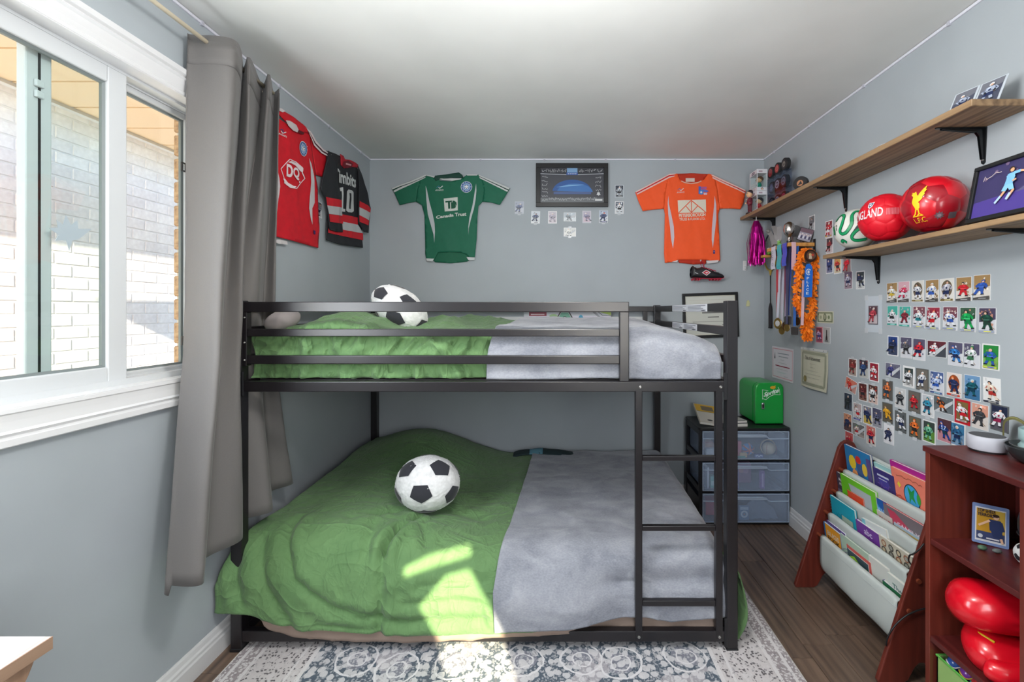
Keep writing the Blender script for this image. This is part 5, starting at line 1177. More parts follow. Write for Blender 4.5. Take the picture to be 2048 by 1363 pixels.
# ---------------------------------------------------------------- wall shelves
M_SCREW = mat('bright_screw', (190, 190, 186), .3, metal=1)
def wall_shelf(label, y0, y1, x0, z1, th, brackets, drop):
    s = T('wall_shelf', label, 'shelf', (XR, (y0+y1)/2, z1-th))
    part('board', MB().box((x0, y0, z1-th), (XR-.0005, y1, z1)), M_SHELF, s, world=True, bevel=.002, seg=1)
    for y in brackets:
        m = MB(); zb = z1-th; X = XR
        m.M = Matrix(((0, -1, 0, X), (1, 0, 0, y), (0, 0, 1, zb), (0, 0, 0, 1)))      # x across, y out of the wall, z up
        # wall leg, arm, rib
        def slab(pts, thick, vert):
            n = len(pts); a = [(p[0], 0, p[1]) if vert else (p[0], p[1], 0) for p in pts]; c = [(p[0], thick, p[1]) if vert else (p[0], p[1], -thick) for p in pts]
            fs = [tuple(range(n)), tuple(range(n, 2*n))[::-1]]+[((i+1) % n, i, n+i, n+(i+1) % n) for i in range(n)]
            m.add(a+c, fs)
        slab([(-.013, 0), (.013, 0), (.007, -drop), (0, -drop-.006), (-.007, -drop)], .004, True)
        slab([(-.013, 0), (.013, 0), (.006, .165), (0, .172), (-.006, .165)], .004, False)
        for sx in (-.004, .004):
            w_ = .0012; P = [(.003, -.003), (.003, -drop*.9), (.010, -drop*.9), (.020, -.030), (.030, -.017), (.150, -.008), (.150, -.003)]
            vs = [(sx-w_, p[0], p[1]) for p in P]+[(sx+w_, p[0], p[1]) for p in P]; n = len(P)
            m.add(vs, [tuple(range(n))[::-1], tuple(range(n, 2*n))]+[(i, (i+1) % n, n+(i+1) % n, n+i) for i in range(n)])
        b_ = part('bracket', m, mat('gloss_black_bracket', (16, 18, 20), .25), s, world=True)
        for dz in (-.030, -drop*.92):
            q = MB(); q.M = Matrix.Translation((X-.0045, y, zb+dz)) @ Matrix.Rotation(-PI/2, 4, 'Y'); q.lathe([(.004, 0), (.003, .0025), (.0006, .0028)], 10); part('screw', q, M_SCREW, b_, world=True)
    return s
SZ, LZ = 2.022, 1.632
wall_shelf('long stained wood shelf high on the right wall below the ceiling', 1.418, 3.216, 1.29, SZ, .022, (1.59, 2.346, 3.12), .122)
wall_shelf('stained wood shelf carrying three footballs on the right wall', .55, 2.215, 1.29, LZ, .018, (1.40, 2.11), .122)

# ---------------------------------------------------------------- footballs on the lower shelf
def ball_print(o, c, r, n, up, draw, S, h_off=.0012, name='print', label=None):
    """wrap flat art (unit = metres) round the ball about direction n"""
    n = Vector(n).normalized(); up = Vector(up); up = (up-n*up.dot(n)).normalized(); rt = up.cross(n)
    P = Print(lambda a, b_: 0, S); draw(P); vs = []
    for v in P.mb.v:
        a, b_, k = v; lo = a/r; la = b_/r
        d = n*math.cos(la)*math.cos(lo)+rt*math.cos(la)*math.sin(lo)+up*math.sin(la); vs.append(Vector(c)+d*(r+h_off+k))
    P.mb.v = vs; return part(name, P.mb, M_PRINT, o, world=True, label=label)
def football(label, c, r, mats, n, roll, puff=.018):
    o = T('football', label, 'ball', loc=c); Fq = facing(n, roll)
    for i, pc in enumerate(PENT): part('panel', panel_mb(pc, r, puff, 4, 3, M=Fq), mats(i, True), o, smooth=True)
    for i, pc in enumerate(HEX): part('panel', panel_mb(pc, r, puff, 4, 3, M=Fq), mats(i, False), o, smooth=True)
    part('core', MB().ball((0, 0, 0), r*.975, 24, 14), mat('ball_seam', (92, 8, 20), .6), o, smooth=True)
    return o
def ring_stand(c, r, label):
    m = MB(); m.lathe([(r, 0), (r, .008), (r*.90, .016), (r*.84, .016), (r*.86, .006), (r*.86, 0)], 28, closed=True)
    solo('ball_stand', m, M_DARKPL, label, 'stand', loc=c)
mr1 = mat('red_ball_leather', (206, 14, 34), .32, coat=.3); mr2 = mat('dark_red_ball_leather', (158, 10, 30), .3, coat=.4); mr3 = mat('matt_red_ball', (214, 12, 36), .45)
cL = Vector((1.383, 1.672, LZ+.016+.103)); rL = .103
o = football('large shiny red football with a yellow bird crest on the shelf', cL, rL, lambda i, p: mr2 if p else (mr1 if i % 3 else mr2), (-.55, -.75, .25), .3)
YE = (238, 196, 30)
def bird(P):
    k = .00052; q = lambda pts: [(a*k, b_*k) for a, b_ in pts]
    P.poly(q([(-20,20),(-14,40),(-2,50),(12,42),(16,26),(8,10),(14,-6),(22,-20),(20,-44),(8,-58),(-6,-58),(-10,-40),(-18,-22),(-24,0)]), YE)
    P.poly(q([(-14,34),(-30,54),(-22,60),(-28,70),(-12,66),(-2,74),(4,60),(8,44)]), YE)
    P.poly(q([(8,20),(20,50),(44,84),(66,108),(58,78),(66,74),(50,52),(54,44),(38,24),(40,16),(26,0),(12,-8)]), YE)
    P.line(q([(-4,-54),(-16,-84),(-34,-96)]), 8*k, YE); P.line(q([(10,-54),(10,-84),(-6,-98)]), 8*k, YE); P.line(q([(10,-84),(28,-98)]), 7*k, YE); P.line(q([(-40,-100),(34,-100)]), 6*k, YE)
    P.text('L.F.C.', q([(-44,-150),(52,-150),(52,-112),(-44,-112)]), YE, .0)
ball_print(o, cL, rL, (-.93, -.36, .02), (0, .05, 1), bird, .006, .001, 'crest', 'yellow bird crest with L.F.C.')
def splat(P):
    pts = [((.016 if i % 2 else .009)*math.cos(i*PI/9), (.016 if i % 2 else .009)*math.sin(i*PI/9)) for i in range(18)]
    P.poly(pts, (96, 84, 92)); P.poly(rrect(.026, -.014, .050, .010, .004), (92, 84, 92)); P.poly(circle(0, 0, .006, 8), (140, 120, 128))
ball_print(o, cL, rL, (-.42, -.72, -.52), (.1, 0, 1), splat, .006, .0008, 'maker_print')
cE = Vector((1.352, 1.876, LZ+.014+.098)); rE = .098
o = football('matt red football lettered ENGLAND between the other two balls', cE, rE, lambda i, p: mr3, (-.2, -.85, -.5), 1.0)
def engl(P):
    P.text('ENGLAND', [(-.088, -.018), (.040, -.013), (.040, .023), (-.088, .018)], (226, 214, 218), .02)
    P.poly([(-.020, .040), (-.018, .030), (-.010, .022), (0, .030), (.006, .052), (-.006, .050), (-.018, .052)], (222, 220, 226)); P.poly([(-.016, .040), (-.014, .032), (-.009, .027), (-.002, .033), (.002, .047), (-.008, .046), (-.015, .047)], (52, 60, 96)); P.poly(circle(-.008, .038, .005, 8), (214, 214, 222))
    for k in range(9): P.line([(.052+k*.0045, -.010), (.052+k*.0045, .016)], .0026, (224, 120, 130))
ball_print(o, cE, rE, (-.90, -.44, .08), (0, 0, 1), engl, .006, .0012, 'print', 'white ENGLAND lettering and shield')
cG = Vector((1.366, 2.079, LZ+.012+.091)); rG = .091
o = T('football', 'white football with green ribbon loops at the shelf end', 'ball', loc=cG)
m = MB(); m.ball((0, 0, 0), rG, 40, 28); part('cover', m, mat('white_ball_leather', (222, 222, 214), .4, bump=.1, bscale=900), o, smooth=True)
def loops(P):
    g1, g2 = (18, 150, 92), (10, 84, 60)
    for pts in ([(-.075,.03),(-.062,.062),(-.030,.05),(-.028,.01),(-.040,-.022),(-.030,-.036),(-.008,-.030),(.012,.002),(.010,.046),(.024,.070),(.060,.064)],
                [(.085,-.012),(.04,-.022),(.012,-.052),(.018,-.070),(.045,-.074),(.085,-.066)], [(-.085,-.03),(-.078,-.015),(-.088,.01)], [(-.06,-.075),(-.04,-.066),(-.025,-.080)], [(.09,.03),(.05,.036),(.045,.052)]):
        sm = [catmull(pts, i/40) for i in range(41)]; P.line(sm, .016, g2)
    for pts in ([(-.075,.03),(-.062,.062),(-.030,.05),(-.028,.01),(-.040,-.022),(-.030,-.036),(-.008,-.030),(.012,.002),(.010,.046),(.024,.070),(.060,.064)],
                [(.085,-.012),(.04,-.022),(.012,-.052),(.018,-.070),(.045,-.074),(.085,-.066)], [(-.085,-.03),(-.078,-.015),(-.088,.01)], [(-.06,-.075),(-.04,-.066),(-.025,-.080)], [(.09,.03),(.05,.036),(.045,.052)]):
        sm = [catmull(pts, i/40) for i in range(41)]; P.line(sm, .010, g1)
    P.poly([(.018,-.030),(.034,-.004),(.030,.030),(.050,.018),(.060,-.006),(.040,-.016)], (52, 54, 58)); P.line([(-.058,.0),(-.056,-.016)], .004, (60, 60, 60)); P.poly(circle(-.057, .006, .004, 8), (70, 70, 66))
ball_print(o, cG, rG, (-.78, -.60, .10), (0, 0, 1), loops, .008, .001, 'ribbon_print', 'green looping ribbons')
for c, r, lb in ((cL, .052, 'black ring stand under the large shiny red football'), (cE, .050, 'black ring stand under the matt red football'), (cG, .052, 'black ring stand under the white and green football')): ring_stand((c.x, c.y, LZ), r, lb)

# ---------------------------------------------------------------- framed match photo on the lower shelf
u = Vector((0, -1, 0)); v = Vector((.033, 0, .176)).normalized(); M = frame((1.300, 1.44, LZ+.001), u, v)
def match(P, x, y):
    P.poly([(-x, -y), (x, -y), (x, -y*.1), (-x, -y*.35)], (74, 58, 136)); P.poly([(-x*.1, -y*.3), (x, -y*.15), (x, y*.35), (x*.3, y*.1)], (88, 84, 120))
    for k in range(9): P.poly(circle(-x*.8+k*x*.22, y*(.55+.2*(k % 3)), .006, 6), (110, 90, 120))
    sk = (216, 160, 120)
    def fig(cx, cy, s, j, sh, so):
        q = lambda pts: [(cx+a*s, cy+b_*s) for a, b_ in pts]
        P.line(q([(-.05,-.2),(-.28,-.55),(-.62,-.95)]), .13*s, sk); P.line(q([(-.34,-.62),(-.62,-.95)]), .13*s, so); P.line(q([(.12,-.2),(.30,-.42),(.02,-.85)]), .14*s, sk); P.line(q([(.16,-.55),(.0,-.88)]), .14*s, so)
        P.poly(q([(-.22,-.08),(.22,-.05),(.34,-.38),(.10,-.40),(0,-.25),(-.10,-.42),(-.34,-.36)]), sh); P.poly(q([(-.12,.50),(.22,.55),(.30,.30),(.22,-.06),(-.22,-.08),(-.16,.2)]), j)
        P.line(q([(.22,.48),(.55,.50)]), .15*s, j); P.line(q([(.55,.50),(.85,.42)]), .10*s, sk); P.line(q([(-.10,.42),(-.02,.10),(.32,.08)]), .13*s, j); P.line(q([(.2,.06),(.40,.12)]), .09*s, sk)
        P.poly(q(circle(.08, .72, .15, 10)), (50, 36, 32)); P.poly(q(circle(.12, .67, .11, 10)), sk)
    fig(x*.46, y*.30, y*.62, (44, 44, 56), (52, 40, 60), (110, 30, 70)); fig(-x*.22, y*.10, y*.72, (120, 178, 222), (130, 186, 226), (170, 196, 226))
    P.poly(circle(x*.50, -y*.56, .011, 10), (224, 170, 170)); scribble(P, -x*.8, y*.5, x*.4, y*.4, (214, 200, 190), 77, 8, .0016); scribble(P, x*.3, -y*.15, x*.5, y*.4, (214, 200, 190), 78, 9, .0016)
picture_frame('framed_photo', 'black framed signed football match photo standing on the lower shelf', M @ Matrix.Translation((.155, .0895, 0)), .31, .179, .013, .014, mfb, (56, 50, 92), match)

# ---------------------------------------------------------------- things on the upper shelf
def toy_box(label, z, head, flab, hair, face, cloth):
    x0, y0 = 1.328, 3.03; w_, d_, h_ = .070, .115, .1415
    o = T('toy_box', label, 'toy box', (x0, y0, z)); wht = mat('white_card', (216, 216, 222), .6); m = MB()
    m.box((0, 0, 0), (w_, d_, .022)).box((0, 0, h_-.028), (w_, d_, h_)).box((w_-.002, 0, .022), (w_, d_, h_-.028)).box((0, d_-.002, .022), (w_, d_, h_-.028))
    for a, c in (((0, 0, .022), (.004, .004, h_-.028)), ((w_-.006, 0, .022), (w_, .003, h_-.028)), ((0, d_-.008, .022), (.003, d_, h_-.028))): m.box(a, c)
    part('carton', m, wht, o, bevel=.001, seg=1)
    part('window', MB().box((.0005, .004, .022), (.0012, d_-.006, h_-.028)).box((.004, .0005, .022), (w_-.006, .0012, h_-.028)), M_GLASS, o)
    P = Print(); P.poly(rect(.006, h_-.024, .050, h_-.008), head); P.line([(.012, h_-.016), (.044, h_-.016)], .005, (206, 196, 206)); P.poly(rect(.01, .004, .06, .016), (200, 190, 196)); P.mb.v = [Vector((-.0006-v.z, .085-v.x, v.y)) for v in P.mb.v]
    P2 = Print(); P2.poly(rect(.012, h_-.020, .036, h_-.010), (170, 150, 160)); P2.poly(circle(.034, .010, .009, 8, .008), hair) ; P2.poly(circle(.034, .008, .006, 8, .006), (226, 190, 166)); P2.mb.v = [Vector((v.x, -.0006-v.z, v.y)) for v in P2.mb.v]
    part('logo', P.mb, M_PRINT, o); part('end_print', P2.mb, M_PRINT, o)
    f = T('toy_figure', flab, 'figurine', (x0+.036, y0+.050, z+.0225))
    m = MB(); m.tube([(0, -.012, 0), (0, -.011, .018)], [.009, .007], 8); m.tube([(0, .012, 0), (0, .011, .018)], [.009, .007], 8); m.lathe([(.012, .016), (.017, .022), (.015, .034), (.008, .042)], 12); m.tube([(0, -.014, .038), (-.006, -.022, .026)], .0045, 6); m.tube([(0, .014, .038), (-.006, .022, .026)], .0045, 6)
    part('body', m, mat('toy_'+cloth[0], cloth[1], .5), f, smooth=True)
    part('head', MB().ball((0, 0, .060), (.020, .022, .019), 14, 10), mat('toy_skin', (226, 180, 140), .5), f, smooth=True)
    m = MB(); m.ball((.005, 0, .066), (.021, .0235, .018), 14, 10); part('hair', m, mat('toy_hair_%d' % hair[0], hair, .6), f, smooth=True)
    m = MB()
    for s in (-1, 1): m.ball((-.018, s*.008, .060), .003, 8, 6); m.ball((-.008 , s*.009-.001, .060), .001, 4, 3)
    part('eyes', m, M_DARKPL, f)
toy_box('white window toy box on top of the other in the shelf corner', SZ+.143, (70, 36, 70), 'brown haired toy figure in the upper window box', (96, 64, 40), None, ('teal', (40, 150, 130)))
toy_box('white window toy box under the other in the shelf corner', SZ+.0005, (90, 50, 80), 'black haired toy figure in red inside the lower window box', (40, 30, 40), None, ('red', (206, 40, 50)))
f = T('bobblehead', 'bobblehead hockey player figurine at the far end of the upper shelf', 'figurine', (1.312, 3.105, SZ))
m = MB(); m.lathe([(.026, 0), (.026, .006), (.023, .009), (.001, .010)], 24); part('base', m, M_DARKPL, f, smooth=True, angle=40)
m = MB(); m.tube([(0, -.010, .010), (0, -.011, .050), (0, -.006, .062)], [.008, .009, .010], 10); m.tube([(0, .010, .010), (0, .011, .050), (0, .006, .062)], [.008, .009, .010], 10); part('trousers', m, mat('maroon_kit', (96, 26, 42), .6), f, smooth=True)
m = MB(); m.tube([(0, 0, .056), (0, 0, .075), (0, 0, .100), (0, 0, .112)], [.013, .017, .018, .008], 14); m.tube([(0, -.018, .104), (-.010, -.026, .086), (-.022, -.016, .092)], [.007, .0065, .006], 8); m.tube([(0, .018, .104), (-.006, .026, .084), (-.020, .014, .078)], [.007, .0065, .006], 8); part('jersey', m, mat('striped_kit', (120, 30, 50), .6), f, smooth=True)
m = MB(); m.ball((-.024, -.013, .094), .006, 8, 6); m.ball((-.022, .013, .077), .006, 8, 6); part('hands', m, mat('toy_skin'), f, smooth=True)
m = MB(); m.ball((-.002, 0, .136), (.020, .020, .024), 18, 12); m.ball((-.022, 0, .133), (.005, .004, .005), 8, 6); m.ball((0, -.020, .134), .004, 6, 5); m.ball((0, .020, .134), .004, 6, 5); part('head', m, mat('toy_skin'), f, smooth=True)
part('hair', MB().ball((.003, 0, .146), (.021, .021, .018), 18, 12), mat('toy_hair_40', (40, 30, 40), .6), f, smooth=True)
m = MB()
for s in (-1, 1): m.ball((-.0205, s*.007, .139), .0025, 6, 5)
part('eyes', m, M_DARKPL, f)
m = MB(); m.tube([(0, -.010, .010), (-.006, -.010, .010)], .008, 8); m.tube([(0, .010, .010), (-.006, .010, .010)], .008, 8); part('shoes', m, M_WHITE, f, smooth=True)
m = MB(); m.lathe([(.004, 0), (.006, .006), (.003, .010), (.007, .020)], 10); m.v = [v+Vector((-.028, -.014, .090)) for v in m.v]; part('cup', m, mat('silver_cup', (200, 200, 204), .25, metal=1), f, smooth=True)
# puck display case
cx0, cx1, cy0, cy1, cz = 1.388, 1.424, 2.768, 3.008, SZ
o = T('puck_case', 'clear acrylic display case of hockey pucks on the upper shelf', 'display case', (cx0, cy0, cz)); hh = .205; ac = glass_mat('clear_acrylic', (228, 234, 244), .08, .03)
m = MB(); dy = (cy1-cy0)/3
for k in range(4): m.box((cx0, cy0+k*dy-.0012, cz), (cx1, cy0+k*dy+.0012, cz+hh))
for k in range(3): m.box((cx0, cy0, cz+k*hh/2-(.0025 if k else 0)), (cx1, cy1, cz+k*hh/2+.0015))
m.box((cx0-.001, cy0, cz), (cx0, cy1, cz+hh)); part('acrylic_shell', m, ac, o, world=True)
mpk = mat('black_rubber_puck', (26, 26, 29), .6)
def puck(label, c, logo, n=(-1, 0, 0), group=None):
    n = Vector(n); M = frame(c, n.cross(Vector((0, 0, 1))), (0, 0, 1)); M = Matrix.Translation(c) @ Vector(n).to_track_quat('Z', 'Y').to_matrix().to_4x4()
    o = T('hockey_puck', label, 'hockey puck', M=M, group=group); m = MB(); m.lathe([(.001, -.0127), (.036, -.0127), (.038, -.0105), (.038, .0105), (.036, .0127), (.001, .0127)], 28); part('disc', m, mpk, o, smooth=True, angle=35)
    P = Print(lambda a, b_: .0128); logo(P); part('logo', P.mb, M_PRINT, o); return o
lg = lambda c1, c2, k: (lambda P: (P.poly(circle(0, 0, .026, 18, .026), c1), P.poly(circle(0, 0, .017, 14), c2), P.poly([(-.012, -.010), (.012, -.006), (.004, .013)], c1) if k else P.poly(circle(0, 0, .009, 10), c1)))
names = ['near upper', 'middle upper', 'far upper', 'near lower', 'middle lower', 'far lower']; q = [((150, 154, 164), (40, 42, 48), 0), ((206, 208, 212), (36, 38, 44), 0), ((60, 70, 110), (120, 130, 160), 1), ((200, 60, 100), (150, 30, 60), 1), ((190, 190, 200), (60, 60, 70), 1), ((70, 76, 100), (40, 44, 60), 0)]
tt = ['grey ring', 'white ring', 'navy', 'pink and red', 'pale', 'dim']
for i in range(6):
    k, r = i % 3, i//3; puck('puck with %s logo in the %s cell of the acrylic case' % (tt[i], names[i]), Vector((cx0+.018, cy0+(k+.5)*dy, cz+hh/2*(1-r)+.0405)), lg(*q[i]))
for i, (y, lb, c1, c2) in enumerate(((2.985, 'dull red faced puck standing far left on the acrylic case', (150, 40, 44), (110, 26, 32)), (2.895, 'red faced puck standing in the middle on the acrylic case', (170, 44, 46), (196, 110, 100)), (2.805, 'black puck with a pale mark standing near end of the acrylic case', (30, 30, 34), (150, 140, 130)))):
    puck(lb, Vector((cx0+.020, y, cz+hh+.0395)), lg(c1, c2, 1))
puck('lone black puck with a bronze mark standing on the upper shelf', Vector((1.338, 2.50, SZ+.039)), lg((34, 30, 30), (176, 120, 84), 1), (-.8, -.6, 0))
for i, (x, y, r_, lb, bgc) in enumerate(((1.335, 2.20, .2, 'loose card lying flat on the upper shelf past the lone puck', (196, 120, 100)), (1.330, 2.02, -.3, 'loose pale card lying flat near the middle of the upper shelf', (190, 190, 200)), (1.328, 1.80, .1, 'loose dark card lying flat toward the near end of the upper shelf', (120, 110, 110)))):
    card(Matrix.Translation((x, y, SZ+.001+.0005)) @ Matrix.Rotation(r_, 4, 'Z') @ Matrix.Rotation(.03, 4, 'X'), lb, bgc, GY, BK, style='border')
for i, (x, y, lb) in enumerate(((1.350, 1.535, 'left leaning card stand at the near end of the upper shelf'), (1.372, 1.462, 'right leaning card stand at the near end of the upper shelf'))):
    n = Vector((-.86, -.22, .45)).normalized(); uu = Vector((0, 0, 1)).cross(n).normalized(); vv = n.cross(uu)
    M = frame(Vector((x, y, SZ+.001)), uu, vv) @ Matrix.Translation((0, .050, 0)); o = T('card_stand', lb, 'card stand', M=M)
    part('holder', MB().box((-.038, -.05, -.003), (.038, .05, .0)), mat('clear_sleeve'), o, bevel=.002)
    P = Print(lambda a, b_: .0002); P.poly(rect(-.032, -.045, .032, .045), (70, 74, 92)); P.poly([(-.032, 0), (.032, .02), (.032, .045), (-.032, .045)], (110, 112, 122)); skater(P, 0, 0, .046, (170, 180, 200), NV, WH, 300+i); part('card', P.mb, M_PRINT, o)
    m = MB(); m.add([(-.012, -.048, -.003), (.012, -.048, -.003), (.012, .04, -.003), (-.012, .04, -.003), (-.012, -.028, -.045), (.012, -.028, -.045)], [(0, 1, 2, 3), (0, 4, 5, 1), (3, 2, 5, 4), (0, 3, 4), (1, 5, 2)]); part('prop', m, M_DARKPL, o)

# ---------------------------------------------------------------- pom-pom, racket
c = Vector((1.345, 3.10, 2.0))
o = T('pom_pom', 'magenta metallic pom-pom hanging from the end of the upper shelf', 'pom-pom', (1.345, 3.08, 1.975)); m = MB(); rr = random.Random(3)
for i in range(230):
    a = rr.uniform(0, 2*PI); r0 = .012; r1 = rr.uniform(.018, .058)*(1 if i % 3 else .7); ln = rr.uniform(.26, .305); w_ = .0045; tw = rr.uniform(-1, 1); pts = []
    for k in range(7):
        t_ = k/6; r_ = r0+(r1-r0)*min(1, t_*2.2)**.6+.004*math.sin(9*t_+i); ang = a+.12*math.sin(5*t_+i); pts.append((r_*math.cos(ang), r_*math.sin(ang), -.005-ln*t_+.03*(1-t_)*t_, ang+tw*t_*2))
    m.add([(p[0]+s*w_*math.sin(p[3]), p[1]-s*w_*math.cos(p[3]), p[2]) for p in pts for s in (-.5, .5)], [(2*k, 2*k+1, 2*k+3, 2*k+2) for k in range(6)])
part('streamers', m, mat('magenta_foil', (186, 20, 140), .28, metal=.75), o)
m = MB(); m.lathe([(.008, 0), (.013, -.006), (.013, -.016), (.006, -.02)], 12); m.tube([(0, 0, 0), (0, 0, .024)], .003, 6); part('handle', m, M_WHITE, o, smooth=True)
pr_ = onR(1540, 505, XR-.018); M = FR(onR(1540, 503, XR-.012)); M = frame(onR(1540.5, 503, XR-.014), (0, -1, 0), (-.002, .05, 1))
o = T('badminton_racket', 'navy and yellow badminton racket hung by the corner of the right wall', 'racket', M=M)
P_ = [(.098*math.cos(a), .122*math.sin(a)*(1+.06*(math.sin(a) < 0)), 0) for a in [PI/2+2*PI*i/36 for i in range(37)]]
m = MB(); m.tube(P_, .0052, 8, cap=False); part('head_frame', m, mat('navy_racket', (32, 36, 64), .35), o, smooth=True)
m = MB(); m.tube([(.098*math.cos(a), .1295*math.sin(a), .0004) for a in [PI*1.12+PI*.76*i/14 for i in range(15)]], .0058, 8); part('throat', m, mat('yellow_racket', (176, 150, 60), .4), o, smooth=True)
m = MB()
for k in range(-5, 6): y_ = .118*math.sqrt(max(0, 1-(k*.0165/.097)**2)); m.tube([(k*.0165, -y_, 0), (k*.0165, y_, 0)], .0006, 4)
for k in range(-6, 7): x_ = .094*math.sqrt(max(0, 1-(k*.0182/.122)**2)); m.tube([(-x_, k*.0182, .0008), (x_, k*.0182, .0008)], .0006, 4)
part('strings', m, mat('string', (196, 196, 180), .5), o)
m = MB(); m.tube([(0, -.128, 0), (0, -.150, 0), (0, -.165, 0)], [.012, .007, .0045], 8); part('joint', m, mat('yellow_racket'), o, smooth=True)
m = MB(); m.tube([(0, -.16, 0), (0, -.37, 0)], .0036, 8); part('shaft', m, M_DARKPL, o, smooth=True)
m = MB(); m.tube([(0, -.355, 0), (0, -.385, 0), (0, -.40, 0), (0, -.52, 0), (0, -.530, 0)], [.005, .012, .0135, .0135, .0155], 8); part('grip', m, mat('black_grip', (34, 30, 34), .75, bump=.3, bscale=300), o, smooth=True)

# ---------------------------------------------------------------- small medal shelf
msh = T('medal_shelf', 'small honey wood shelf crowded with trophies and medals', 'shelf', (1.41, 2.75, 1.73)); mhw = wood_mat('honey_wood', [(.3, (176, 118, 56)), (.6, (208, 150, 80)), (.8, (222, 168, 98))], axis=1, rough=.45, perobj=False)
TX0, TY0, TY1, TZ = 1.333, 2.628, 2.90, 1.757
part('board', MB().box((TX0, TY0, TZ-.022), (XR-.001, TY1, TZ)), mhw, msh, world=True, bevel=.003)
part('board_end', MB().box((1.345, TY1+.075, TZ-.045), (1.43, TY1+.115, TZ-.028)).box((1.43, TY1+.02, TZ-.045), (XR-.001, TY1+.115, TZ-.028)), mhw, msh, world=True, bevel=.003, label='lower honey wood end piece')
part('rail', MB().box((1.36, TY0+.02, TZ-.055), (1.372, TY1, TZ-.022)), M_DARKPL, msh, world=True)
part('bracket', MB().box((XR-.006, TY0-.004, TZ-.12), (XR-.001, TY0+.014, TZ+.02)), M_DARKPL, msh, world=True)
Ms = mat('silver_trophy', (190, 188, 186), .22, metal=1); Mgm = mat('gunmetal', (96, 92, 92), .45, metal=.6); Mbz = mat('bronze_medal', (120, 84, 56), .35, metal=.8); Mgd = mat('gold_medal', (176, 146, 84), .32, metal=.85)
o = T('trophy', 'shiny silver cup trophy on the medal shelf', 'trophy', (1.385, 2.72, TZ)); m = MB()
m.lathe([(.014, .022), (.010, .030), (.006, .040), (.012, .050), (.028, .066), (.034, .090), (.030, .112), (.024, .125), (.012, .134), (.001, .138)], 20); part('cup', m, mat('silver_trophy_hammered', (206, 200, 196), .25, metal=1, bump=.6, bscale=90), o, smooth=True)
m = MB(); m.lathe([(.015, 0), (.015, .020), (.012, .023), (.001, .023)], 16); part('plinth', m, M_DARKPL, o)
o = T('trophy', 'dark grey ribbon shaped trophy left of the silver cup', 'trophy', (1.345, 2.80, TZ)); m = MB()
for k, (a, b_, c_) in enumerate((((-.010, 0, .005), (-.018, .012, .06), (-.034, .030, .105)), ((0, 0, .005), (.002, -.004, .07), (-.010, .012, .130)), ((.008, -.004, .005), (.014, -.014, .06), (.010, -.022, .120)))):
    pts = [catmull([a, b_, c_], t_/8) for t_ in range(9)]; m.add([(p[0]+s*.011, p[1]-s*.008, p[2]) for p in pts for s in (-1, 1)]+[(p[0]+s*.011, p[1]-s*.008+.004, p[2]) for p in pts for s in (-1, 1)], [(2*i, 2*i+1, 2*i+3, 2*i+2) for i in range(8)]+[(18+2*i+1, 18+2*i, 18+2*i+2, 18+2*i+3) for i in range(8)])
part('ribbon_figure', m, Mgm, o); m = MB(); m.ball((-.034, .030, .100), (.012, .012, .012), 12, 8); part('ball', m, mat('grey_ball', (110, 108, 106), .5), o, smooth=True); part('plinth', MB().box((-.018, -.016, 0), (.018, .016, .012)), Mgm, o)
o = T('trophy', 'grey round plaque trophy behind the silver cup', 'trophy', (1.44, 2.75, TZ)); m = MB(); m.M = Matrix.Translation((0, 0, .085)) @ Matrix.Rotation(PI/2, 4, 'X'); m.lathe([(.001, -.005), (.036, -.005), (.038, 0), (.036, .005), (.001, .005)], 24); part('disc', m, mat('grey_resin', (112, 112, 114), .5), o, smooth=True); part('plinth', MB().box((-.02, -.012, 0), (.02, .012, .05)), mat('grey_resin'), o)
o = T('photo_plaque', 'tilted team photo plaque at the near end of the medal shelf', 'plaque', M=frame(Vector((1.425, 2.655, TZ+.002)), (.9, -.35, 0), (.30, .10, 1)) @ Matrix.Rotation(-.35, 4, 'Z'))
part('plate', MB().box((-.034, 0.012, -.006), (.040, .092, 0)), M_DARKPL, o, bevel=.001)
P = Print(lambda a, b_: .0003); P.poly(rect(-.031, .015, .037, .089), (150, 146, 160)); P.poly(rect(-.031, .064, .037, .089), (110, 84, 96))
for k in range(6): P.poly(circle(-.024+k*.0105, .048+.006*(k % 2), .005, 8), (206, 190, 190)); P.poly(rect(-.029+k*.0105, .026, -.020+k*.0105, .043), (70, 66, 96) if k % 2 else (196, 196, 206))
part('photo', P.mb, M_PRINT, o); part('easel', MB().box((0, .012, -.022), (.012, .06, -.006)), M_DARKPL, o)
def critter(label, p, col, s=1):
    o = T('frog_toy', label, 'toy', p); m = MB(); m.ball((0, 0, .011*s), (.013*s, .013*s, .011*s), 12, 8); m.ball((-.004*s, -.004*s, .026*s), (.010*s, .010*s, .009*s), 12, 8); part('body', m, mat('toy_green_%d' % col[0], col, .5), o, smooth=True)
    m = MB()
    for q_ in (-1, 1): m.ball((-.009*s, -.006*s+q_*.006*s, .034*s), .0036*s, 8, 6)
    part('eyes', m, M_WHITE, o, smooth=True); m = MB()
    for q_ in (-1, 1): m.ball((.004*s+q_*.011*s, -.009*s, .005*s), (.006*s, .008*s, .004*s), 8, 6)
    part('feet', m, mat('toy_green_%d' % col[0]), o, smooth=True)
critter('small green frog toy peeking over the medal shelf front', (1.352, 2.775, TZ), (120, 170, 90))
critter('small lime green frog toy on the lower end of the medal shelf', (1.395, TY1+.095, TZ-.028), (110, 160, 50), 1.25)
def strip(o, name, pts, wd, m, axis=(0, 1, 0), th=.0012, label=None):
    A = Vector(axis).normalized()*wd/2; b = MB(); P_ = [Vector(p) for p in pts]; b.add([p+s*A for p in P_ for s in (-1, 1)], [(2*i, 2*i+1, 2*i+3, 2*i+2) for i in range(len(P_)-1)]); return part(name, b, m, o, world=True, solid=th, label=label)
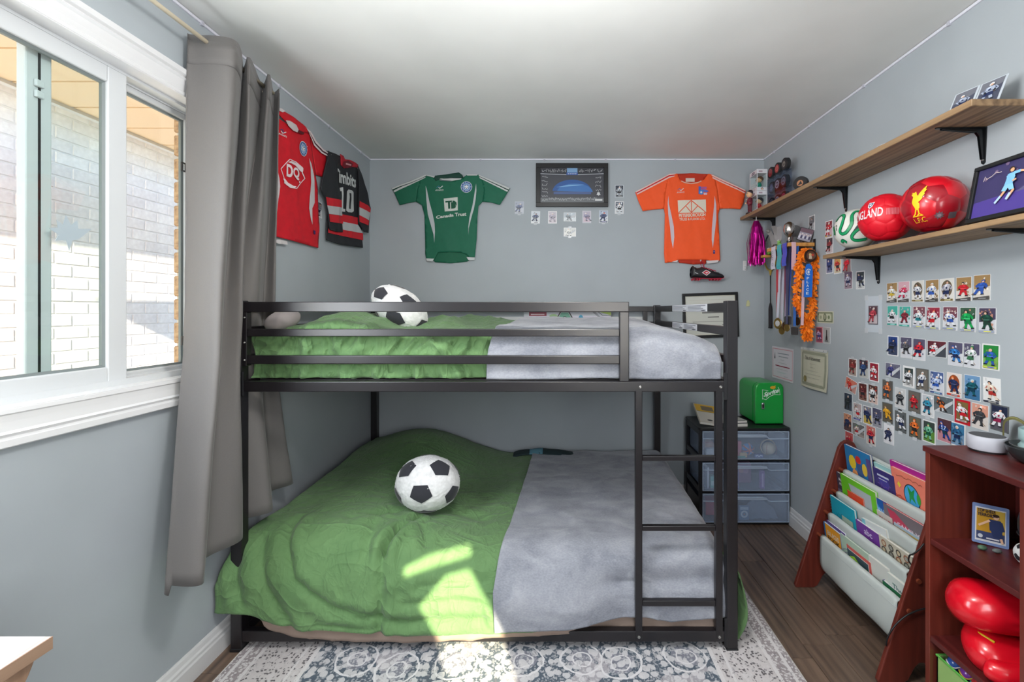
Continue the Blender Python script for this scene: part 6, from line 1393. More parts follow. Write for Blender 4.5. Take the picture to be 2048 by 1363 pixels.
def award(label, y, wd, z0, z1, m, txt=None, tcol=(70, 70, 90), x=TX0-.004):
    o = T('award_ribbon', label, 'ribbon', (x, y, z0)); pts = [(x+.004, y, TZ+.003), (x-.001, y, TZ-.001), (x-.002, y, z0-.02)]+[(x-.002+.003*math.sin(k), y+.002*math.sin(k*1.7), z0-.02+(z1-z0+.02)*k/6) for k in range(1, 7)]
    strip(o, 'band', pts, wd, m)
    if txt:
        P = Print(lambda a, b_: .0012)
        for i, ch in enumerate(txt): zz = -.014-i*.0125; P.text(ch, [(-.006, zz-.009), (.006, zz-.009), (.006, zz), (-.006, zz)], tcol, .03)
        P.line(circle(0, -.100, .009, 16)+[(.009, -.100)], .0022, tcol); P.mb.v = [FR(Vector((x-.004, y, z0-.01))) @ v for v in P.mb.v]; part('print', P.mb, M_PRINT, o, world=True)
    return o
satin = lambda n, c=(206, 208, 222): mat('satin_'+n, c, .4, sheen=.3)
award('white award ribbon with dark letters, left of three on the medal shelf', 2.800, .052, TZ, 1.618, satin('white', (206, 208, 222)), 'AWARD', (110, 112, 136))
award('teal award ribbon, middle of three on the medal shelf', 2.728, .052, TZ, 1.612, satin('teal', (34, 166, 176)))
award('royal blue award ribbon, right of three on the medal shelf', 2.664, .050, TZ, 1.625, satin('blue', (48, 70, 190)))
def medal(label, x, y, z, r, disc, rib, wd, top, spread=.018, square=False, face=None, kinds=None):
    o = T('medal', label, 'medal', (x, y, z)); A = Vector((x+.010, y+spread, top)); B_2 = Vector((x+.014, y-spread, top)); E = Vector((x, y, z+r*1.02))
    for p, q_ in ((A, 0), (B_2, 1)): strip(o, 'neck_ribbon', [tuple(p.lerp(E, t_/6)+Vector((-.003*math.sin(PI*t_/6)-.0015*q_, 0, 0))) for t_ in range(7)], wd, rib[q_ % len(rib)], (0, 1, .0))
    m = MB(); m.M = Matrix.Translation((x, y, z)) @ Matrix.Rotation(-PI/2, 4, 'Y') @ Matrix.Rotation(.25, 4, 'X')
    if square: m.prism(rrect(-r*.8, -r*.9, r*.8, r*.9, r*.25), -.002, .002)
    else: m.lathe([(.001, -.002), (r*.95, -.002), (r, 0), (r*.95, .002), (r*.86, .002), (r*.84, .0012), (.001, .0012)], 24)
    part('disc', m, disc, o, world=True, smooth=True, angle=30)
    if face: q_ = MB(); q_.M = m.M; q_.lathe([(r*.55, .0012), (r*.53, .0028), (.001, .0028)], 16); part('face', q_, face, o, world=True)
    m = MB(); m.tube([(x, y+.005, z+r), (x, y, z+r+.006), (x, y-.005, z+r)], .0012, 5); part('ring', m, disc, o, world=True); return o
top = TZ-.02
mm = mat('grey_face', (196, 196, 196), .4)
medal('large gold medal with white centre on a red and white ribbon', 1.352, 2.795, 1.285, .034, Mgd, [satin('red', (190, 22, 44)), satin('white')], .026, top, .024, face=mm)
medal('gold medal hanging lowest behind the white centred one', 1.372, 2.785, 1.243, .026, Mgd, [satin('white')], .024, top, .02)
medal('dull bronze medal on a maroon ribbon', 1.362, 2.715, 1.272, .030, Mbz, [satin('maroon', (120, 24, 58)), satin('mauve', (170, 150, 178))], .026, top, .02)
medal('square grey medal on a wide blue ribbon', 1.352, 2.672, 1.306, .030, Mgm, [satin('deep_blue', (26, 66, 150))], .034, top, .022, square=True)
medal('small gold medal on a navy ribbon below the square one', 1.345, 2.668, 1.262, .022, Mgd, [satin('navy', (34, 36, 84))], .022, top, .012)
medal('grey cup shaped medal on a bright blue ribbon', 1.375, 2.640, 1.245, .028, Mgm, [satin('bright_blue', (40, 110, 200))], .026, top, .008, square=True)
medal('plain dark medal on a purple ribbon deep in the bunch', 1.42, 2.700, 1.30, .026, Mbz, [satin('purple', (70, 40, 110))], .026, top, .02)
# pink ribbon over the near end, boa, blue place ribbon, bronze round
o = T('award_ribbon', 'pale pink ribbon hanging over the near end of the medal shelf', 'ribbon', (1.362, 2.62, TZ)); strip(o, 'band', [(1.362, 2.66, TZ+.002), (1.362, 2.626, TZ+.001), (1.362, 2.622, TZ-.03), (1.360, 2.622, 1.66), (1.359, 2.620, 1.60)], .026, satin('pink', (206, 170, 178)), (1, 0, 0))
def bpt(px, py, y=2.60): return at(px, py, y)
path = [(1612, 500), (1606, 505), (1600, 525), (1596, 560), (1593, 595), (1596, 612), (1606, 632), (1610, 655), (1612, 672), (1614, 672), (1618, 650), (1622, 625), (1625, 595), (1628, 560), (1630, 530), (1626, 508), (1616, 499)]
o = T('feather_boa', 'bright orange feather boa hanging under the medal shelf', 'feather boa', tuple(bpt(1612, 585))); m = MB(); rr = random.Random(5)
spine = [bpt(*catmull(path, i/120)) for i in range(121)]
m.tube([tuple(p) for p in spine], .004, 6)
part('cord', m, mat('orange_cord', (214, 110, 20), .8), o, world=True)
m = MB()
for i in range(900):
    k = rr.uniform(0, 119); p = spine[int(k)].lerp(spine[int(k)+1], k % 1); a = rr.uniform(0, 2*PI); ln = rr.uniform(.018, .038); d = Vector((math.cos(a), .55*math.sin(a)-.25, math.sin(a)*.7-.25)).normalized(); s = d.cross(Vector((rr.uniform(-1, 1), rr.uniform(-1, 1), rr.uniform(-1, 1)))).normalized()*rr.uniform(.006, .010)
    dr = Vector((0, 0, -.006)); m.add([p-s*.4, p+s*.4, p+d*ln*.6+s, p+d*ln+dr, p+d*ln*.6-s], [(0, 1, 2, 3, 4)])
part('feathers', m, mat('orange_feather', (250, 132, 22), .75, nscale=40, nvar=.08), o, world=True)
o = T('award_ribbon', 'blue first place ribbon with silver letters over the orange boa', 'ribbon', tuple(bpt(1614, 560, 2.555)))
m = MB(); pts = []
q = [(1607.5, 594), (1624, 594), (1625.5, 545), (1624, 532), (1619, 526.5), (1613, 528), (1610, 537)]
V_ = [bpt(a, c, 2.555) for a, c in q]; n = len(V_); m.add([tuple(v) for v in V_]+[(v.x, v.y+.002, v.z) for v in V_], [tuple(range(n)), tuple(range(n, 2*n))[::-1]]+[((i+1) % n, i, n+i, n+(i+1) % n) for i in range(n)])
part('band', m, mat('blue_place_ribbon', (20, 100, 196), .4), o, world=True)
P = Print(); cx = bpt(1616, 560, 2.553); P.line(circle(.003, .046, .014, 18, .016, .6, 5.6), .004, (206, 214, 222)); P.text('1', [(-.003, .038), (.008, .038), (.008, .054), (-.003, .054)], (206, 214, 222))
for i, ch in enumerate('PLACE'): zz = .018-i*.021; P.text(ch, [(-.008-.001*i, zz-.014), (.006-.001*i, zz-.014), (.006-.001*i, zz), (-.008-.001*i, zz)], (206, 214, 222), .02)
P.mb.v = [cx+Vector((v.x, -v.z, v.y)) for v in P.mb.v]; part('lettering', P.mb, M_PRINT, o, world=True, label='silver 1 PLACE letters')
c = bpt(1621, 511, 2.57); o = T('bronze_plaque', 'round dark bronze plaque above the blue place ribbon', 'plaque', tuple(c)); m = MB(); m.M = Matrix.Translation(c) @ Matrix.Rotation(PI/2, 4, 'X'); m.lathe([(.001, -.003), (.033, -.003), (.036, 0), (.033, .005), (.028, .005), (.026, .003), (.001, .003)], 26); part('rim', m, mat('dark_bronze', (62, 44, 34), .4, metal=.6), o, world=True, smooth=True, angle=30)
P = Print(); P.poly(circle(0, 0, .025, 20), (96, 62, 46)); P.poly(circle(-.004, .006, .008, 10), (206, 176, 120)); P.poly([(-.012, -.018), (.006, -.018), (.004, .0), (-.010, .0)], (196, 180, 160)); P.poly(circle(.010, .004, .007, 8), (186, 60, 40)); P.mb.v = [c+Vector((v.x, -.0034-v.z, v.y)) for v in P.mb.v]; part('relief', P.mb, M_PRINT, o, world=True)
o = T('award_ribbon', 'pale satin ribbon tail below the blue place ribbon', 'ribbon', tuple(bpt(1604, 620, 2.57))); A0, A1 = bpt(1607, 560, 2.575), bpt(1604, 650, 2.575); strip(o, 'band', [tuple(A0.lerp(A1, t_/5)) for t_ in range(6)], .016, satin('pink'), (1, 0, 0))
# ---------------------------------------------------------------- drawer tower, fridge and what stands on it
def frosted(name, rgb, clear):
    t = NT(name); t.b.inputs['Base Color'].default_value = lin(rgb); t.b.inputs['Roughness'].default_value = .3
    tr = t.n('ShaderNodeBsdfTransparent'); tr.inputs[0].default_value = (.92, .95, 1, 1); mx = t.n('ShaderNodeMixShader'); mx.inputs[0].default_value = 1-clear
    t.l(tr.outputs[0], mx.inputs[1]); t.l(t.b.outputs[0], mx.inputs[2]); t.l(mx.outputs[0], t.out.inputs[0]); return t.m
M_FROST = frosted('frosted_plastic', (206, 222, 245), .78); M_FROSTL = frosted('frosted_plastic_lip', (206, 220, 238), .45)
DX0, DX1, DY0, DY1, DZ = .905, 1.483, 2.89, 3.228, .617
dt = T('drawer_tower', 'black plastic tower of three frosted drawers in the back right corner', 'drawers', (1.19, 3.06, 0))
def dbox(name, a, c, **k): return part(name, MB().box(a, c), k.pop('m', M_DARKPL), dt, world=True, bevel=k.pop('bevel', .003), **k)
tp = MB(); tp.M = Matrix.Translation((0, 0, .600)); tp.prism(rrect(DX0-.004, DY0+.002, DX1+.003, DY1, .025), 0, .017); part('top', tp, M_DARKPL, dt, world=True, bevel=.004)
for x in (DX0, DX1-.024):
    for y in (DY0+.012, DY1-.03): dbox('corner_post', (x, y, .0), (x+.024, y+.026, .60))
bz = [(.020, .204), (.220, .401), (.420, .600)]
for z in (.0, .204, .402): dbox('front_rail', (DX0+.02, DY0+.010, z if z else .002), (DX1-.02, DY0+.03, z+.017))
for x in (DX0+.003, DX1-.012):
    for z in (.002, .196, .394, .565): dbox('side_rail', (x, DY0+.03, z), (x+.009, DY1-.03, z+.035))
    dbox('side_panel', (x+.002, DY0+.03, .03), (x+.006, DY1-.03, .16))
dbox('back_panel', (DX0+.02, DY1-.008, .01), (DX1-.02, DY1-.004, .6))
for z0, z1 in bz:
    d = part('drawer', MB().box((DX0+.016, DY0, z0), (DX1-.012, DY0+.004, z1-.002)).box((DX0+.030, DY0+.004, z0), (DX0+.033, DY1-.02, z1-.03)).box((DX1-.030, DY0+.004, z0), (DX1-.027, DY1-.02, z1-.03)).box((DX0+.030, DY0+.004, z0), (DX1-.027, DY1-.02, z0+.003)), M_FROST, dt, world=True)
    m = MB(); zt = z1-.030; xm = (DX0+DX1)/2
    pts = [(DX0+.020, zt-.018), (xm-.16, zt-.020), (xm-.145, zt-.016), (xm-.13, zt+.002), (xm-.10, zt+.006), (xm+.10, zt+.006), (xm+.13, zt+.002), (xm+.145, zt-.016), (xm+.16, zt-.020), (DX1-.016, zt-.018)]
    m.tube([(p[0], DY0-.003, p[1]) for p in pts], .0035, 6); m.box((xm-.13, DY0-.012, zt-.008), (xm+.13, DY0, zt+.004)); part('handle', m, M_FROSTL, d, world=True, label='curved moulded handle lip', smooth=True, angle=30)
    m = MB(); r_ = .003
    for a, c in (((DX0+.016, DY0-.002, z1-.007), (DX1-.012, DY0+.002, z1-.002)), ((DX0+.016, DY0-.002, z0), (DX1-.012, DY0+.002, z0+.004)), ((DX0+.016, DY0-.002, z0), (DX0+.020, DY0+.002, z1-.002)), ((DX1-.016, DY0-.002, z0), (DX1-.012, DY0+.002, z1-.002))): m.box(a, c)
    part('rim', m, M_FROSTL, d, world=True)
def inbox(name, label, a, c, rgb, art=None, cat='box'):
    o = T(name, label, cat, ((a[0]+c[0])/2, (a[1]+c[1])/2, a[2])); part('body', MB().box(a, c), mat('inbox_%d_%d_%d' % rgb, rgb, .5), o, world=True, bevel=.002)
    if art:
        P = Print(); art(P, (c[0]-a[0])/2, (c[2]-a[2])/2); P.mb.v = [Vector(((a[0]+c[0])/2+v.x, a[1]-.0004-v.z, (a[2]+c[2])/2+v.y)) for v in P.mb.v]; part('print', P.mb, M_PRINT, o, world=True)
z1, z2, z3 = .4235, .2235, .0235
o = T('baseball', 'cream baseball in a round holder at the right of the top drawer', 'ball', (1.375, 2.96, z1+.002)); part('cover', MB().ball((1.375, 2.96, z1+.046), .040, 24, 16), mat('cream_leather', (226, 206, 168), .5), o, world=True, smooth=True)
m = MB()
for s in (-1, 1): m.tube([(1.375+s*(.022+.010*math.cos(a)), 2.96-.0405*math.cos(.5*a)*.9, z1+.046+.032*math.sin(a)) for a in [-1.3+2.6*i/12 for i in range(13)]], .0012, 5)
part('stitching', m, mat('red_stitch', (170, 60, 50), .6), o, world=True)
m = MB(); m.M = Matrix.Translation((1.375, 2.975, z1+.050)) @ Matrix.Rotation(PI/2, 4, 'X'); m.tube([(.048*math.cos(2*PI*i/24), .048*math.sin(2*PI*i/24), 0) for i in range(25)], .004, 6); part('ring', m, mat('tan_ring', (206, 180, 140), .5), o, world=True, smooth=True)
o = T('rubber_ball', 'marbled blue and orange rubber ball in the top drawer', 'ball', (1.235, 2.955, z1)); part('ball', MB().ball((1.235, 2.955, z1+.043), .036, 20, 14), mat('marbled_rubber', (60, 110, 170), .3, nscale=30, nvar=.6), o, world=True, smooth=True)
m = MB()
for a in (.3, 1.4, 2.5): m.tube([(1.235+.0365*math.cos(t_)*math.cos(a), 2.955-.0365*abs(math.sin(t_)), z1+.043+.0365*math.cos(t_)*math.sin(a)) for t_ in [PI*i/10 for i in range(11)]], .005, 6)
part('swirl', m, mat('orange_swirl', (206, 110, 80), .4), o, world=True, smooth=True)
inbox('toy_block', 'red toy piece leaning in the top drawer', (1.150, 2.93, z1), (1.185, 2.95, z1+.10), (196, 44, 60), cat='toy')
inbox('notebook', 'white dotted notebook standing in the top drawer', (1.105, 2.915, z1), (1.148, 2.93, z1+.095), (206, 206, 214), lambda P, x, y: [P.poly(circle(-x*.5+x*.5*(k % 3), -y*.8+y*.32*(k//2), .003, 6), (90, 90, 110)) for k in range(10)], 'notebook')
inbox('toy_piece', 'yellow toy piece low in the top drawer beside the marbled ball', (1.170, 2.915, z1), (1.215, 2.935, z1+.028), (220, 184, 120), cat='toy'); inbox('toy_piece', 'green toy piece flat in the top drawer below the yellow one', (1.150, 2.905, z1), (1.20, 2.914, z1+.012), (60, 140, 110), cat='toy')
inbox('toy_piece', 'blue and white toy piece right of the marbled ball', (1.262, 2.91, z1), (1.315, 2.93, z1+.022), (90, 100, 160), lambda P, x, y: P.line([(-x*.8, 0), (-x*.3, y*.5), (0, -y*.4), (x*.4, y*.5), (x*.8, 0)], .006, (220, 224, 232)), 'toy')
inbox('card_box', 'pale card box with a tan top at the left of the top drawer', (.955, 2.92, z1), (1.03, 2.95, z1+.055), (200, 206, 206), cat='box'); o = T('rubber_ball', 'tan ball behind the pale box in the top drawer', 'ball', (.985, 2.99, z1)); part('ball', MB().ball((.985, 2.99, z1+.060), .042, 18, 12), mat('tan_rubber', (190, 150, 124), .5), o, world=True, smooth=True)
part('seam', MB().tube([(.985+.0425*math.cos(a), 2.99-.0425*math.sin(a)*.8, z1+.06+.025*math.sin(a)) for a in [PI*i/10 for i in range(11)]], .0012, 5), mat('red_stitch'), o, world=True)
def purp(P, x, y): P.poly(rect(-x*.5, -y*.2, x*.5, y*.9), (60, 50, 110)); P.poly(circle(0, -y*.55, x*.8, 12), (206, 180, 150)); P.line([(0, y*.1), (0, y*.8)], x*.5, (190, 180, 206))
inbox('candy_pack', 'tall purple pack with a round picture in the middle drawer', (1.128, 2.915, z2), (1.160, 2.94, z2+.125), (110, 84, 150), purp); inbox('candy_pack', 'slim violet pack at the right of the middle drawer', (1.300, 2.915, z2), (1.328, 2.94, z2+.115), (140, 90, 160), lambda P, x, y: P.poly(rect(-x*.4, -y*.8, x*.4, y*.7), (196, 160, 206)))
inbox('toy_box', 'wide pinkish toy box at the back of the middle drawer', (1.185, 3.02, z2), (1.285, 3.08, z2+.13), (150, 84, 120), lambda P, x, y: (P.poly(circle(-x*.3, y*.3, .02, 10), (206, 130, 130)), P.poly(circle(x*.3, y*.2, .018, 10), (190, 120, 150))), 'toy box')
inbox('bottle_box', 'white edged upright card at the left of the middle drawer', (.960, 2.92, z2), (.972, 3.0, z2+.135), (220, 224, 226)); inbox('slime_jar', 'mint green jar at the left of the middle drawer', (.985, 2.93, z2), (1.022, 2.97, z2+.075), (120, 196, 176), lambda P, x, y: P.poly(rect(-x*.8, -y*.6, x*.8, y*.2), (190, 226, 216)), 'jar')
for i, (x, lb) in enumerate(((1.095, 'clear blister pack with a silver disc, left one in the bottom drawer'), (1.165, 'clear blister pack with a silver disc, right one in the bottom drawer'))):
    def disc(P, x_, y_): P.poly(rect(-x_*.8, y_*.45, x_*.8, y_*.85), (190, 206, 220)); P.poly(circle(0, -y_*.15, x_*.75, 16), (206, 216, 224)); P.poly(circle(0, -y_*.15, x_*.42, 12), (120, 150, 176)); P.poly(circle(0, -y_*.15, x_*.18, 8), (210, 150, 150))
    inbox('blister_pack', lb, (x, 2.915, z3), (x+.062, 2.93, z3+.09), (110, 140, 170), disc)
inbox('cloth_bundle', 'red cloth bundle at the left of the bottom drawer', (.955, 2.93, z3+.025), (1.035, 3.02, z3+.115), (186, 36, 64), cat='cloth')
o = T('plastic_bag', 'crumpled clear bag at the right of the bottom drawer', 'bag', (1.32, 2.97, z3)); m = MB(); m.grid(20, 10, lambda u, v: (1.20+.22*u, 2.93+.05*v+.01*fbm(u*9, v*9), z3+.002+.13*v*(.3+.7*(1-abs(2*u-1)))+.012*fbm(u*7, v*7, 3))); part('film', m, frosted('bag_film', (170, 186, 206), .6), o, world=True, smooth=True)
# mini fridge
FX0, FX1, FY0, FY1, FZ0, FZ1 = 1.298, 1.484, 2.985, 3.262, DZ+.004, DZ+.274
fr = T('mini_fridge', 'small bright green soda can fridge on the black drawer tower', 'mini fridge', ((FX0+FX1)/2, 3.12, DZ)); mgr = mat('green_fridge_plastic', (16, 152, 58), .3, coat=.2); 
def fprof(i=0): return [(FX0+i, FZ0+i), (FX1-i, FZ0+i)]+[(FX1-i-.040+.040*math.cos(a), FZ1-i-.040+.040*math.sin(a)) for a in [PI/2*k/6 for k in range(7)]]+[(FX0+i+.040+.040*math.cos(a), FZ1-i-.040+.040*math.sin(a)) for a in [PI/2+PI/2*k/6 for k in range(7)]]
def yprism(m, prof, y0, y1): m.M = Matrix(((1, 0, 0, 0), (0, 0, 1, 0), (0, 1, 0, 0), (0, 0, 0, 1))); m.prism(prof[::-1], y0, y1); m.f = [f[::-1] for f in m.f]; return m
part('body', yprism(MB(), fprof(.003), FY0+.042, FY1), mgr, fr, world=True, bevel=.012, seg=3, smooth=True, angle=35)
part('gasket', yprism(MB(), fprof(.006), FY0+.036, FY0+.044), mat('dark_green_gasket', (14, 90, 40), .5), fr, world=True)
door = part('door', yprism(MB(), fprof(), FY0, FY0+.037), mgr, fr, world=True, bevel=.008, seg=3, smooth=True, angle=35)
m = MB(); pr = fprof(.0015); m.tube([(p[0], FY0+.006, p[1]) for p in pr[2:]+[pr[0]]], .0014, 6); part('edge_line', m, mat('pale_green_edge', (130, 210, 150), .4), door, world=True, smooth=True)
m = MB(); m.M = Matrix.Translation((1.345, FY0, .740)); m.box((-.010, -.010, -.022), (.010, 0, .022)); hd = part('handle', m, mat('chrome', (200, 200, 204), .15, metal=1), door, world=True, bevel=.005, seg=3, smooth=True, angle=40, label='chrome latch'); part('latch_insert', MB().box((1.338, FY0-.0125, .728), (1.349, FY0-.009, .752)), M_DARKPL, hd, world=True, bevel=.002)
P = Print(); wq = (222, 232, 226)
P.line([(-.056, -.030), (-.058, .034), (-.020, .026)], .0032, wq); P.line([(.044, .052), (.052, .034), (.058, .000), (.020, .002), (-.010, -.010), (-.036, -.032), (-.060, -.022)], .0032, wq)
P.text('Sprite', [(-.050, -.022), (.050, .008), (.048, .046), (-.050, .014)], wq, .035, .25); P.poly(circle(.010, .048, .018, 14, .010), (214, 158, 36)); P.poly([(.020, .046), (.030, .062), (.006, .054)], (206, 170, 40))
P.mb.v = [Vector((1.402+v.x, FY0-.0006-v.z, .812+v.y)) for v in P.mb.v]; part('logo', P.mb, M_PRINT, door, world=True, label='white Sprite logo with a yellow lemon')
# books and the toy tablet on the tower
def slab_book(name, label, M, w_, h_, t_, cov, art=None, cat='book', pages=(222, 220, 212), spiral=False):
    """lies in its own x-y plane, spine at -x"""
    o = T(name, label, cat, M=M); x, y = w_/2, h_/2; c = mat('cover_%d_%d_%d' % cov, cov, .4); k = min(.0014, t_*.2)
    part('cover', MB().box((-x, -y, 0), (x, y, k)).box((-x, -y, t_-k), (x, y, t_)).box((-x, -y, k), (-x+.0015, y, t_-k)), c, o)
    part('pages', MB().box((-x+.0015, -y+.002, k), (x-.003, y-.002, t_-k)), mat('pages_%d' % pages[0], pages, .8), o)
    if art: P = Print(lambda a, b_: t_); art(P, x, y); part('cover_print', P.mb, M_PRINT, o)
    if spiral:
        m = MB()
        for i in range(int(h_/.014)): yy = -y+.007+i*.014; m.tube([(-x+.006*math.cos(a)*1.0, yy, t_/2+.008*math.sin(a)) for a in [2*PI*j/8 for j in range(9)]], .0011, 4)
        part('spiral', m, mat('spiral_wire', (180, 180, 186), .3, metal=1), o)
    return o
slab_book('book', 'black planner lying on the drawer tower under the white notebook', Matrix.Translation((1.135, 3.02, DZ+.0005)) @ Matrix.Rotation(.10, 4, 'Z'), .165, .20, .022, (36, 36, 40))
slab_book('notebook', 'white notebook on top of the black planner on the drawer tower', Matrix.Translation((1.130, 3.025, DZ+.024)) @ Matrix.Rotation(.16, 4, 'Z'), .165, .20, .012, (206, 202, 196), lambda P, x, y: P.poly(rect(-x*.9, -y*.9, x*.9, -y*.8), (60, 60, 62)), 'notebook')
def tab(P, x, y):
    P.poly(rrect(-x*.96, y*.18, x*.96, y*.97, .01), (224, 176, 40)); P.poly(rrect(-x*.45, y*.30, x*.6, y*.80, .006), (120, 106, 80)); P.poly(rrect(-x*.96, -y*.97, x*.96, y*.12, .01), (212, 206, 196)); P.poly(circle(-x*.1, -y*.72, .018, 12, .010), (40, 40, 42)); P.line([(-x*.96, y*.16), (x*.96, y*.16)], .003, (60, 54, 44))
slab_book('toy_tablet', 'yellow and white toy tablet propped on the drawer tower', Matrix.Translation((1.01, 3.06, DZ+.040)) @ Matrix.Rotation(.30, 4, 'X') @ Matrix.Rotation(.12, 4, 'Y') @ Matrix.Rotation(-.10, 4, 'Z'), .155, .25, .016, (214, 206, 190), tab, 'toy')

# ---------------------------------------------------------------- sling book rack
SB = [(1.174, 0), (1.262, 0), (1.282, .012), (1.306, .058), (1.322, .074), (1.340, .074), (1.356, .058), (1.376, .012), (1.392, 0), (1.468, 0), (1.474, .01), (1.476, .64), (1.474, .69), (1.462, .712), (1.442, .724), (1.420, .724), (1.400, .712), (1.386, .69), (1.352, .58), (1.170, .012)]
rk = T('sling_bookcase', 'dark cherry sling book rack with white fabric pockets by the right wall', 'book rack', (1.33, 1.96, 0))
for y0 in (1.662, 2.240): part('side_panel', yprism(MB(), SB, y0, y0+.018), M_CHERRYV, rk, world=True, bevel=.004, seg=2)
DW = [(1.447, .679), (1.391, .585), (1.356, .479), (1.317, .376), (1.282, .267)]
mfab = mat('white_sling_fabric', (190, 197, 194), .85, bump=.15, bscale=700)
for x, z in DW:
    d = part('dowel', MB().tube([(x, 1.655, z), (x, 2.2605, z)], .0085, 12), mat('dowel_wood', (124, 58, 36), .45), rk, world=True, smooth=True, angle=40)
for i in range(1, 5):
    (xf, zf), (xb, zb) = DW[i], DW[i-1]
    C = [(xb-.012, zb+.004), (xb, zb+.0125), (xb+.010, zb-.002), (xb+.004, zb-.07), (xf+.048, zf-.105), (xf+.030, zf-.158), (xf+.006, zf-.160), (xf-.012, zf-.120), (xf-.014, zf-.05), (xf-.0125, zf+.002), (xf-.006, zf+.0115), (xf+.006, zf+.0115), (xf+.012, zf-.004)]
    if i < 4: C[5:10] = [(xf+.040, zf-.150), (xf+.024, zf-.146), (xf+.010, zf-.10), (xf-.004, zf-.045), (xf-.0125, zf+.002)]
    def sl(u, v):
        x, z = catmull(C, v); y = 1.700+u*.495; return (x-.004*math.sin(PI*v)*fbm(u*4, v*2, i), y, z+.006*math.sin(PI*u)*(-1 if .3 < v < .7 else 0)+.002*fbm(u*6, v*3, i+5))
    part('sling', MB().grid(24, 44, sl), mfab, rk, world=True, smooth=True, solid=.0018)
    if i == 4: part('hem_seam', MB().tube([(xf-.0155, 1.702+.491*k/20, zf-.016) for k in range(21)], .0012, 5), mat('hem_thread', (170, 176, 176), .8), rk, world=True)
LEAN = Vector((-.13, 0, .99)).normalized()
def rack_book(label, tier, ya, yb, top, w_h, th, cov, art=None, off=0, name='book', roll=0, **k):
    """tier 1 top; ya far edge, yb near edge; top = height of the upper edge; off = distance in front of the back fabric"""
    xf, zf = DW[tier]; wd = abs(ya-yb); h = w_h; yc = (ya+yb)/2
    xt = xf+.0145+max(0, (off+.012)*.5); zt = zf        # the cover passes just behind the front dowel
    t_ = (top-zt)/LEAN.z; T_ = Vector((xt, yc, zt))+LEAN*t_; n = Vector((0, -1, 0)).cross(LEAN); o_ = T_-LEAN*(h/2)
    M = frame(o_, (0, -1, 0), LEAN) @ Matrix.Translation((0, 0, -th)) @ Matrix.Rotation(roll, 4, 'Z')
    return slab_book(name, label, M, wd, h, th, cov, art, **k)
tx = lambda P, s, x0, y0, x1, y1, c, b_=.02: P.text(s, [(x0, y0), (x1, y0), (x1, y1), (x0, y1)], c, b_)
def a_cartoon(P, x, y): P.poly(rect(-x, -y, x, y), (40, 120, 176)); P.poly(circle(-x*.45, y*.35, .026, 10, .034), (232, 200, 50)); P.poly(circle(x*.05, y*.55, .020, 10), (206, 50, 44)); P.poly([(-x*.1, y*.4), (x*.3, y*.4), (x*.4, -y*.1), (-x*.1, -y*.1)], (60, 90, 140)); P.poly(circle(x*.5, y*.25, .018, 10, .03), (224, 190, 60)); P.poly(rect(x*.7, -y, x, y*.8), (90, 74, 130)); P.poly(circle(-x*.3, -y*.1, .02, 8), (230, 150, 90))
def a_star(P, x, y): P.poly(circle(0, y*.5, .03, 14), (70, 60, 150)); P.line([(-x*.6, y*.75), (x*.5, y*.75)], .008, (206, 210, 226)); P.line([(-x*.5, y*.60), (x*.3, y*.60)], .004, (190, 194, 214)); scribble(P, -x*.6, y*.35, x*1.2, y*.3, (130, 90, 170), 3, 9, .003); tx(P, 'TALES', -x*.6, y*.05, x*.4, y*.2, (206, 176, 110))
def a_globe(P, x, y):
    P.poly(circle(x*.05, y*.28, .042, 24, .050), (30, 40, 60)); P.poly(circle(x*.05, y*.28, .038, 24, .046), (70, 166, 220)); P.poly([(-x*.15, y*.60), (x*.05, y*.45), (x*.25, y*.58), (x*.15, y*.32), (x*.25, y*.10), (x*.02, y*.22), (-x*.12, y*.02), (-x*.08, y*.30)], (30, 150, 70)); P.poly(circle(x*.42, y*.30, .010, 10, .022), (60, 160, 60))
    P.poly(circle(-x*.05, -y*.22, .016, 10), (190, 70, 50)); P.poly([(-x*.72, y*.5), (-x*.6, y*.62), (-x*.5, y*.5), (-x*.6, y*.4)], (240, 210, 70)); scribble(P, -x*.7, y*.82, x*1.4, y*.08, (150, 80, 60), 4, 14, .0022); scribble(P, -x*.85, y*.05, x*.5, y*.3, (190, 60, 50), 6, 9, .003)
rack_book('magenta spined book behind the salmon globe book on the top tier', 1, 1.92, 1.705, .735, .24, .012, (176, 34, 140), off=.018)
rack_book('blue picture book with yellow figures at the far end of the top tier', 1, 2.215, 2.035, .715, .22, .012, (30, 60, 120), a_cartoon)
rack_book('navy purple book with silver lettering in the middle of the top tier', 1, 2.022, 1.895, .672, .20, .020, (60, 50, 116), a_star, off=-.002)
rack_book('salmon picture book with a blue globe at the near end of the top tier', 1, 1.905, 1.715, .712, .25, .010, (238, 132, 110), a_globe)
rack_book('pale teal book standing behind the navy purple book on the top tier', 1, 2.03, 1.92, .690, .21, .010, (150, 196, 196), off=.024)
def a_dark(P, x, y): tx(P, 'READ', -x*.7, y*.62, x*.5, y*.76, (226, 226, 230)); tx(P, 'ALOUD', -x*.7, y*.42, x*.5, y*.56, (226, 226, 230)); P.poly(rect(-x, -y, x, y*.2), (120, 110, 136))
def a_green(P, x, y): P.poly(rect(-x*.75, -y, x*.75, y*.78), (176, 186, 190)); P.poly(rect(-x*.5, -y*.2, x*.2, y*.5), (206, 210, 206)); scribble(P, -x*.4, y*.25, x*.6, y*.2, (120, 140, 90), 8); P.poly([(-x, y), (-x*.6, y), (x*.2, -y), (-x*.4, -y)], (104, 190, 40)); P.poly([(x*.3, -y*.1), (x, -y*.1), (x, -y), (x*.2, -y)], (104, 190, 40))
